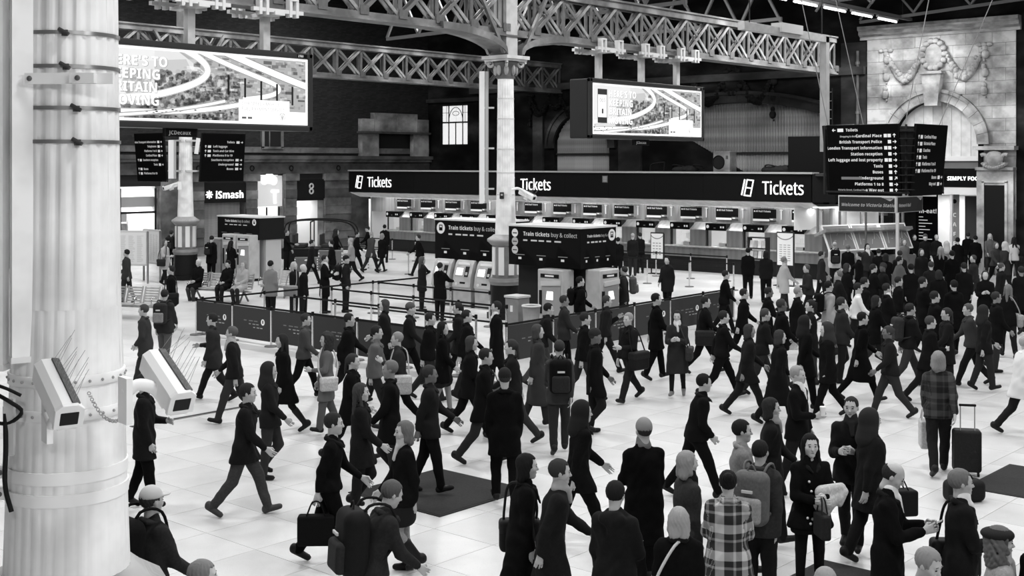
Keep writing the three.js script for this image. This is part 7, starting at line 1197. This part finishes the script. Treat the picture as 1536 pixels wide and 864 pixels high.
P(487, 383, { a: 82, h: 1.78, coat: ['long', 0.008], hem: 0.5, legs: T(0.012), hair: ['short', 0.02], arms: 'phone', shirt: 0.6 }, 'tall man in black overcoat and white collar in the queue');
{ const p = P(519, 384, { a: 85, h: 1.74, coat: ['jacket', 0.016], legs: T(0.012), hair: ['beanie', 0.012] }, 'man in black beanie and jacket in the queue'); backpack(p, 'dark backpack of the man in the black beanie', 0.01, 1.05); }
P(413, 339, { a: 60, h: 1.8, coat: ['coat', 0.006], legs: T(0.008), hair: ['short', 0.01] }, 'tall black figure left of the parked buggy');
P(430, 345, { a: 75, h: 1.76, coat: ['shirt', 0.01], legs: T(0.012), hair: ['short', 0.05], arms: 'reach' }, 'person in black tee with bare forearms by the buggy');
[[392, 345, 80, 'jacket', 0.05, 'bob', 0.1, 'walker in grey jacket farthest left by the bright shops'], [466, 358, 95, 'coat', 0.012, 'short', 0.02, 'dark coated walker before the figure eight board'], [499, 359, -85, 'jacket', 0.01, 'short', 0.012, 'dark walker right of the figure eight doorway'], [503, 343, 90, 'coat', 0.008, 'hood', 0.02, 'hooded walker by the stone pilaster'], [528, 355, -88, 'jacket', 0.25, 'short', 0.3, 'walker in pale jacket by the stone pilaster'], [534, 346, 92, 'coat', 0.01, 'short', 0.02, 'dark walker at the left end of the Tickets canopy'], [553, 338, -90, 'jacket', 0.008, 'beanie', 0.02, 'walker in dark hat under the left end of the canopy']].forEach(([u, vh, a, c, cv, hs, hv, l], i) => P(u, vh, { a, h: 1.74, pose: i % 2 ? 'strideL' : 'strideR', coat: [c, cv], legs: T(0.012), hair: [hs, hv] }, l));
// seated on the benches
const onBench = (b, turn, dx, o, label) => { const q = V3(dx, 0, 0.02).applyAxisAngle(UP, turn).add(b); return person({ x: q.x, z: q.z, Z: 40 }, { pose: 'sit', arms: 'lap', lod: 1, a: (turn - toView) * 180 / Math.PI, ...o }, label); };
onBench(bench1, Math.PI * 0.12, -0.9, { coat: ['jacket', 0.012], legs: T(0.015), hair: ['hood', 0.03] }, 'hooded woman seated on the bench beside the near column');
onBench(bench2, Math.PI * 0.1, -0.9, { coat: ['jacket', 0.01], legs: T(0.04), hair: ['short', 0.5], nod: 0.3 }, 'white haired man in black seated with his legs out');
onBench(bench2, Math.PI * 0.1, 0.3, { coat: ['jacket', 0.01], legs: T(0.015), hair: ['short', 0.01], nod: 0.35 }, 'dark haired person seated behind the pale coat');
onBench(bench2, Math.PI * 0.1, 0.9, { coat: ['jacket', 0.32], legs: T(0.02), hair: ['bob', 0.2], scarf: 0.3 }, 'person in pale coat and scarf seated on the bench');
// ---- far right, streaming to and from the shops
[
  [1318, 372, 160, 'coat', 0.008, 'short', 0.02, 'dark coated figure beside the slanted map boards'], [1301, 367, 5, 'jacket', 0.02, 'bob', 0.01, 'woman with white scarf facing this way by the map boards', { scarf: 0.6 }],
  [1350, 374, 172, 'jacket', 0.012, 'short', 0.03, 'figure in dark jacket under the Welcome board'], [1356, 360, 10, 'coat', 0.1, 'bob', 0.1, 'person in grey coat walking this way under the Welcome board'], [1371, 350, 5, 'jacket', 0.01, 'crop', 0.02, 'bald looking man in black at the food shop door'],
  [1388, 353, -10, 'coat', 0.01, 'beanie', 0.05, 'person in dark hat left of the menu board'], [1404, 350, 8, 'jacket', 0.012, 'crop', 0.3, 'grey cropped man before the menu board'], [1420, 364, 165, 'coat', 0.15, 'hood', 0.4, 'figure in pale fur hood before the shop doorway'],
  [1437, 355, 178, 'coat', 0.006, 'short', 0.01, 'broad black coat walking into the food shop'], [1452, 350, 170, 'jacket', 0.006, 'short', 0.02, 'dark figure directly before the food shop entrance'], [1464, 352, 182, 'coat', 0.006, 'short', 0.01, 'black coated man with white collar going into the shop', { shirt: 0.6 }],
  [1485, 352, -10, 'jacket', 0.08, 'long', 0.4, 'blonde woman before the dark pilaster panel'], [1493, 361, 15, 'jacket', 0.03, 'bob', 0.06, 'woman in grey near the dark pilaster panel'], [1507, 365, -80, 'coat', 0.02, 'hood', 0.4, 'figure in pale hood at the right end of the stream'],
  [1329, 379, 178, 'coat', 0.008, 'bob', 0.02, 'black coated woman walking towards the shops'], [1349, 386, 95, 'jacket', 0.1, 'short', 0.02, 'walker in grey jacket below the Welcome board'], [1367, 394, 175, 'coat', 0.008, 'short', 0.012, 'black coat heading away below the shop sign'],
  [1382, 375, 8, 'coat', 0.012, 'bob', 0.05, 'walker coming this way left of the briefcase man'], [1397, 390, 172, 'jacket', 0.012, 'short', 0.04, 'dark jacket going away left of the briefcase man'], [1411, 372, 178, 'coat', 0.006, 'long', 0.2, 'fair haired woman in black going away', {}],
  [1462, 380, -85, 'jacket', 0.02, 'short', 0.05, 'walker crossing left right of the briefcase man'], [1446, 396, 178, 'coat', 0.01, 'short', 0.02, 'dark coat close behind the briefcase man'], [1500, 393, 95, 'coat', 0.012, 'short', 0.06, 'walker in dark coat left of the white topped woman'],
  [1310, 398, 92, 'coat', 0.008, 'short', 0.02, 'walker in black right of the counter end'], [1268, 393, 94, 'coat', 0.01, 'bob', 0.03, 'walker in black coat just before the map boards'], [1232, 379, 90, 'jacket', 0.02, 'short', 0.03, 'dark walker beside the last ticket window'],
  [1345, 412, 90, 'jacket', 0.009, 'short', 0.02, 'walker in black behind the white collared suit'], [1384, 418, 94, 'coat', 0.008, 'short', 0.02, 'walker in black left of the man going away'],
].forEach(([u, vh, a, c, cv, hs, hv, l, ex], i) => P(u, vh, { a, h: 1.68 + (i * 37 % 11) * 0.012, pose: ['strideL', 'shortR', 'strideR', 'shortL'][i % 4], coat: [c, cv], legs: T(0.008 + (i % 3) * 0.008), hair: [hs, hv], ...ex }, l));
{ const p = P(1428, 378, { a: 180, h: 1.78, pose: 'shortR', coat: ['coat', 0.005], legs: T(0.006), hair: ['short', 0.01] }, 'man in black coat carrying two dark cases away'); handBag(p, 'dark case in the left hand of the departing man', 0.006, 0, 0.46, 0.32, 0.12, 'briefcase', 'briefcase'); handBag(p, 'dark case in the right hand of the departing man', 0.006, 1, 0.46, 0.32, 0.12, 'briefcase', 'briefcase'); }
{ const p = P(1521, 357, { a: 172, h: 1.72, pose: 'shortL', coat: ['shirt', 0.5], legs: T(0.012), hair: ['long', 0.012] }, 'woman in white top with a dark crossed strap at right'); shoulderBag(p, 'dark bag of the woman in the white top', 0.01, -1, 0.9); }
[
  [455, 468, 92, 'jacket', 0.05, 'short', 0.03, 'walker in grey jacket against the third front banner'], [520, 466, 88, 'coat', 0.01, 'short', 0.02, 'dark walker against the end of the front banners'], [577, 452, -88, 'coat', 0.014, 'bob', 0.05, 'bobbed walker in dark coat crossing before the front banners'],
  [586, 541, -84, 'coat', 0.01, 'short', 0.12, 'large dark coat striding left above the woman in boots'], [644, 552, 92, 'jacket', 0.012, 'short', 0.03, 'dark jacketed walker left of the broad man'], [541, 575, 90, 'coat', 0.012, 'long', 0.04, 'long haired walker in dark coat above the stooping walker'],
  [724, 520, 88, 'coat', 0.009, 'short', 0.02, 'walker in black directly behind the broad man'], [771, 505, -90, 'jacket', 0.012, 'tail', 0.03, 'woman with ponytail walking left at the crowd centre'], [846, 446, 92, 'jacket', 0.02, 'short', 0.03, 'dark walker passing the second right banner'],
  [892, 494, 90, 'coat', 0.008, 'beanie', 0.02, 'walker in dark hat right of the central backpack'], [700, 468, 90, 'jacket', 0.01, 'short', 0.02, 'walker in black left of the white collared man'], [404, 545, 88, 'jacket', 0.015, 'hood', 0.02, 'hooded walker behind the man in jeans'],
  [1082, 462, 90, 'jacket', 0.01, 'short', 0.02, 'walker in black low at the last right banner'], [1120, 483, 88, 'coat', 0.012, 'bob', 0.03, 'bobbed walker in dark coat on the open floor edge'], [1172, 452, 92, 'jacket', 0.009, 'short', 0.04, 'walker in black below the pale coated person'],
  [1216, 450, -88, 'coat', 0.011, 'short', 0.02, 'dark coat walking left past the white carrier bag'], [1208, 478, 90, 'coat', 0.009, 'hood', 0.012, 'hooded walker in black left of the striding hood'], [1262, 446, 92, 'jacket', 0.02, 'short', 0.03, 'dark walker below the man in the white shirt'],
  [1311, 440, 90, 'coat', 0.008, 'bob', 0.02, 'bobbed walker in black beside the white collared suit'], [1336, 486, -90, 'jacket', 0.015, 'short', 0.04, 'walker in dark jacket facing left before the grey backpack'], [1402, 440, 92, 'jacket', 0.008, 'short', 0.02, 'walker in black above the tall traveller'],
  [1420, 462, -88, 'coat', 0.012, 'tail', 0.03, 'woman with ponytail walking left behind the tall traveller'], [1476, 462, 92, 'jacket', 0.012, 'hood', 0.02, 'hooded walker in black left of the long haired woman'], [1494, 438, 88, 'coat', 0.01, 'short', 0.03, 'dark coat close to the long haired woman at right'],
  [1150, 428, 90, 'coat', 0.009, 'short', 0.02, 'walker in black under the leaflet rack'], [1294, 414, 92, 'jacket', 0.01, 'short', 0.02, 'walker in black under the map boards'], [1258, 408, -90, 'coat', 0.012, 'short', 0.1, 'grey haired walker in dark coat under the counter end'],
  [1408, 405, 172, 'coat', 0.008, 'bob', 0.02, 'bobbed woman in black following the two cases'], [1532, 402, 178, 'coat', 0.01, 'short', 0.02, 'black coat cut by the right edge higher up'], [1325, 395, -80, 'coat', 0.012, 'beanie', 0.05, 'walker in knitted hat under the Welcome board'],
].forEach(([u, vh, a, c, cv, hs, hv, l], i) => P(u, vh, { a, h: 1.68 + (i * 29 % 11) * 0.012, pose: ['strideL', 'strideR', 'shortL', 'passR', 'shortR', 'passL'][i % 6], coat: [c, cv], legs: T(0.008 + (i % 4) * 0.006), hair: [hs, hv], skin: i % 5 }, l));
console.log('people', personCount);
renderer.render(scene, camera);
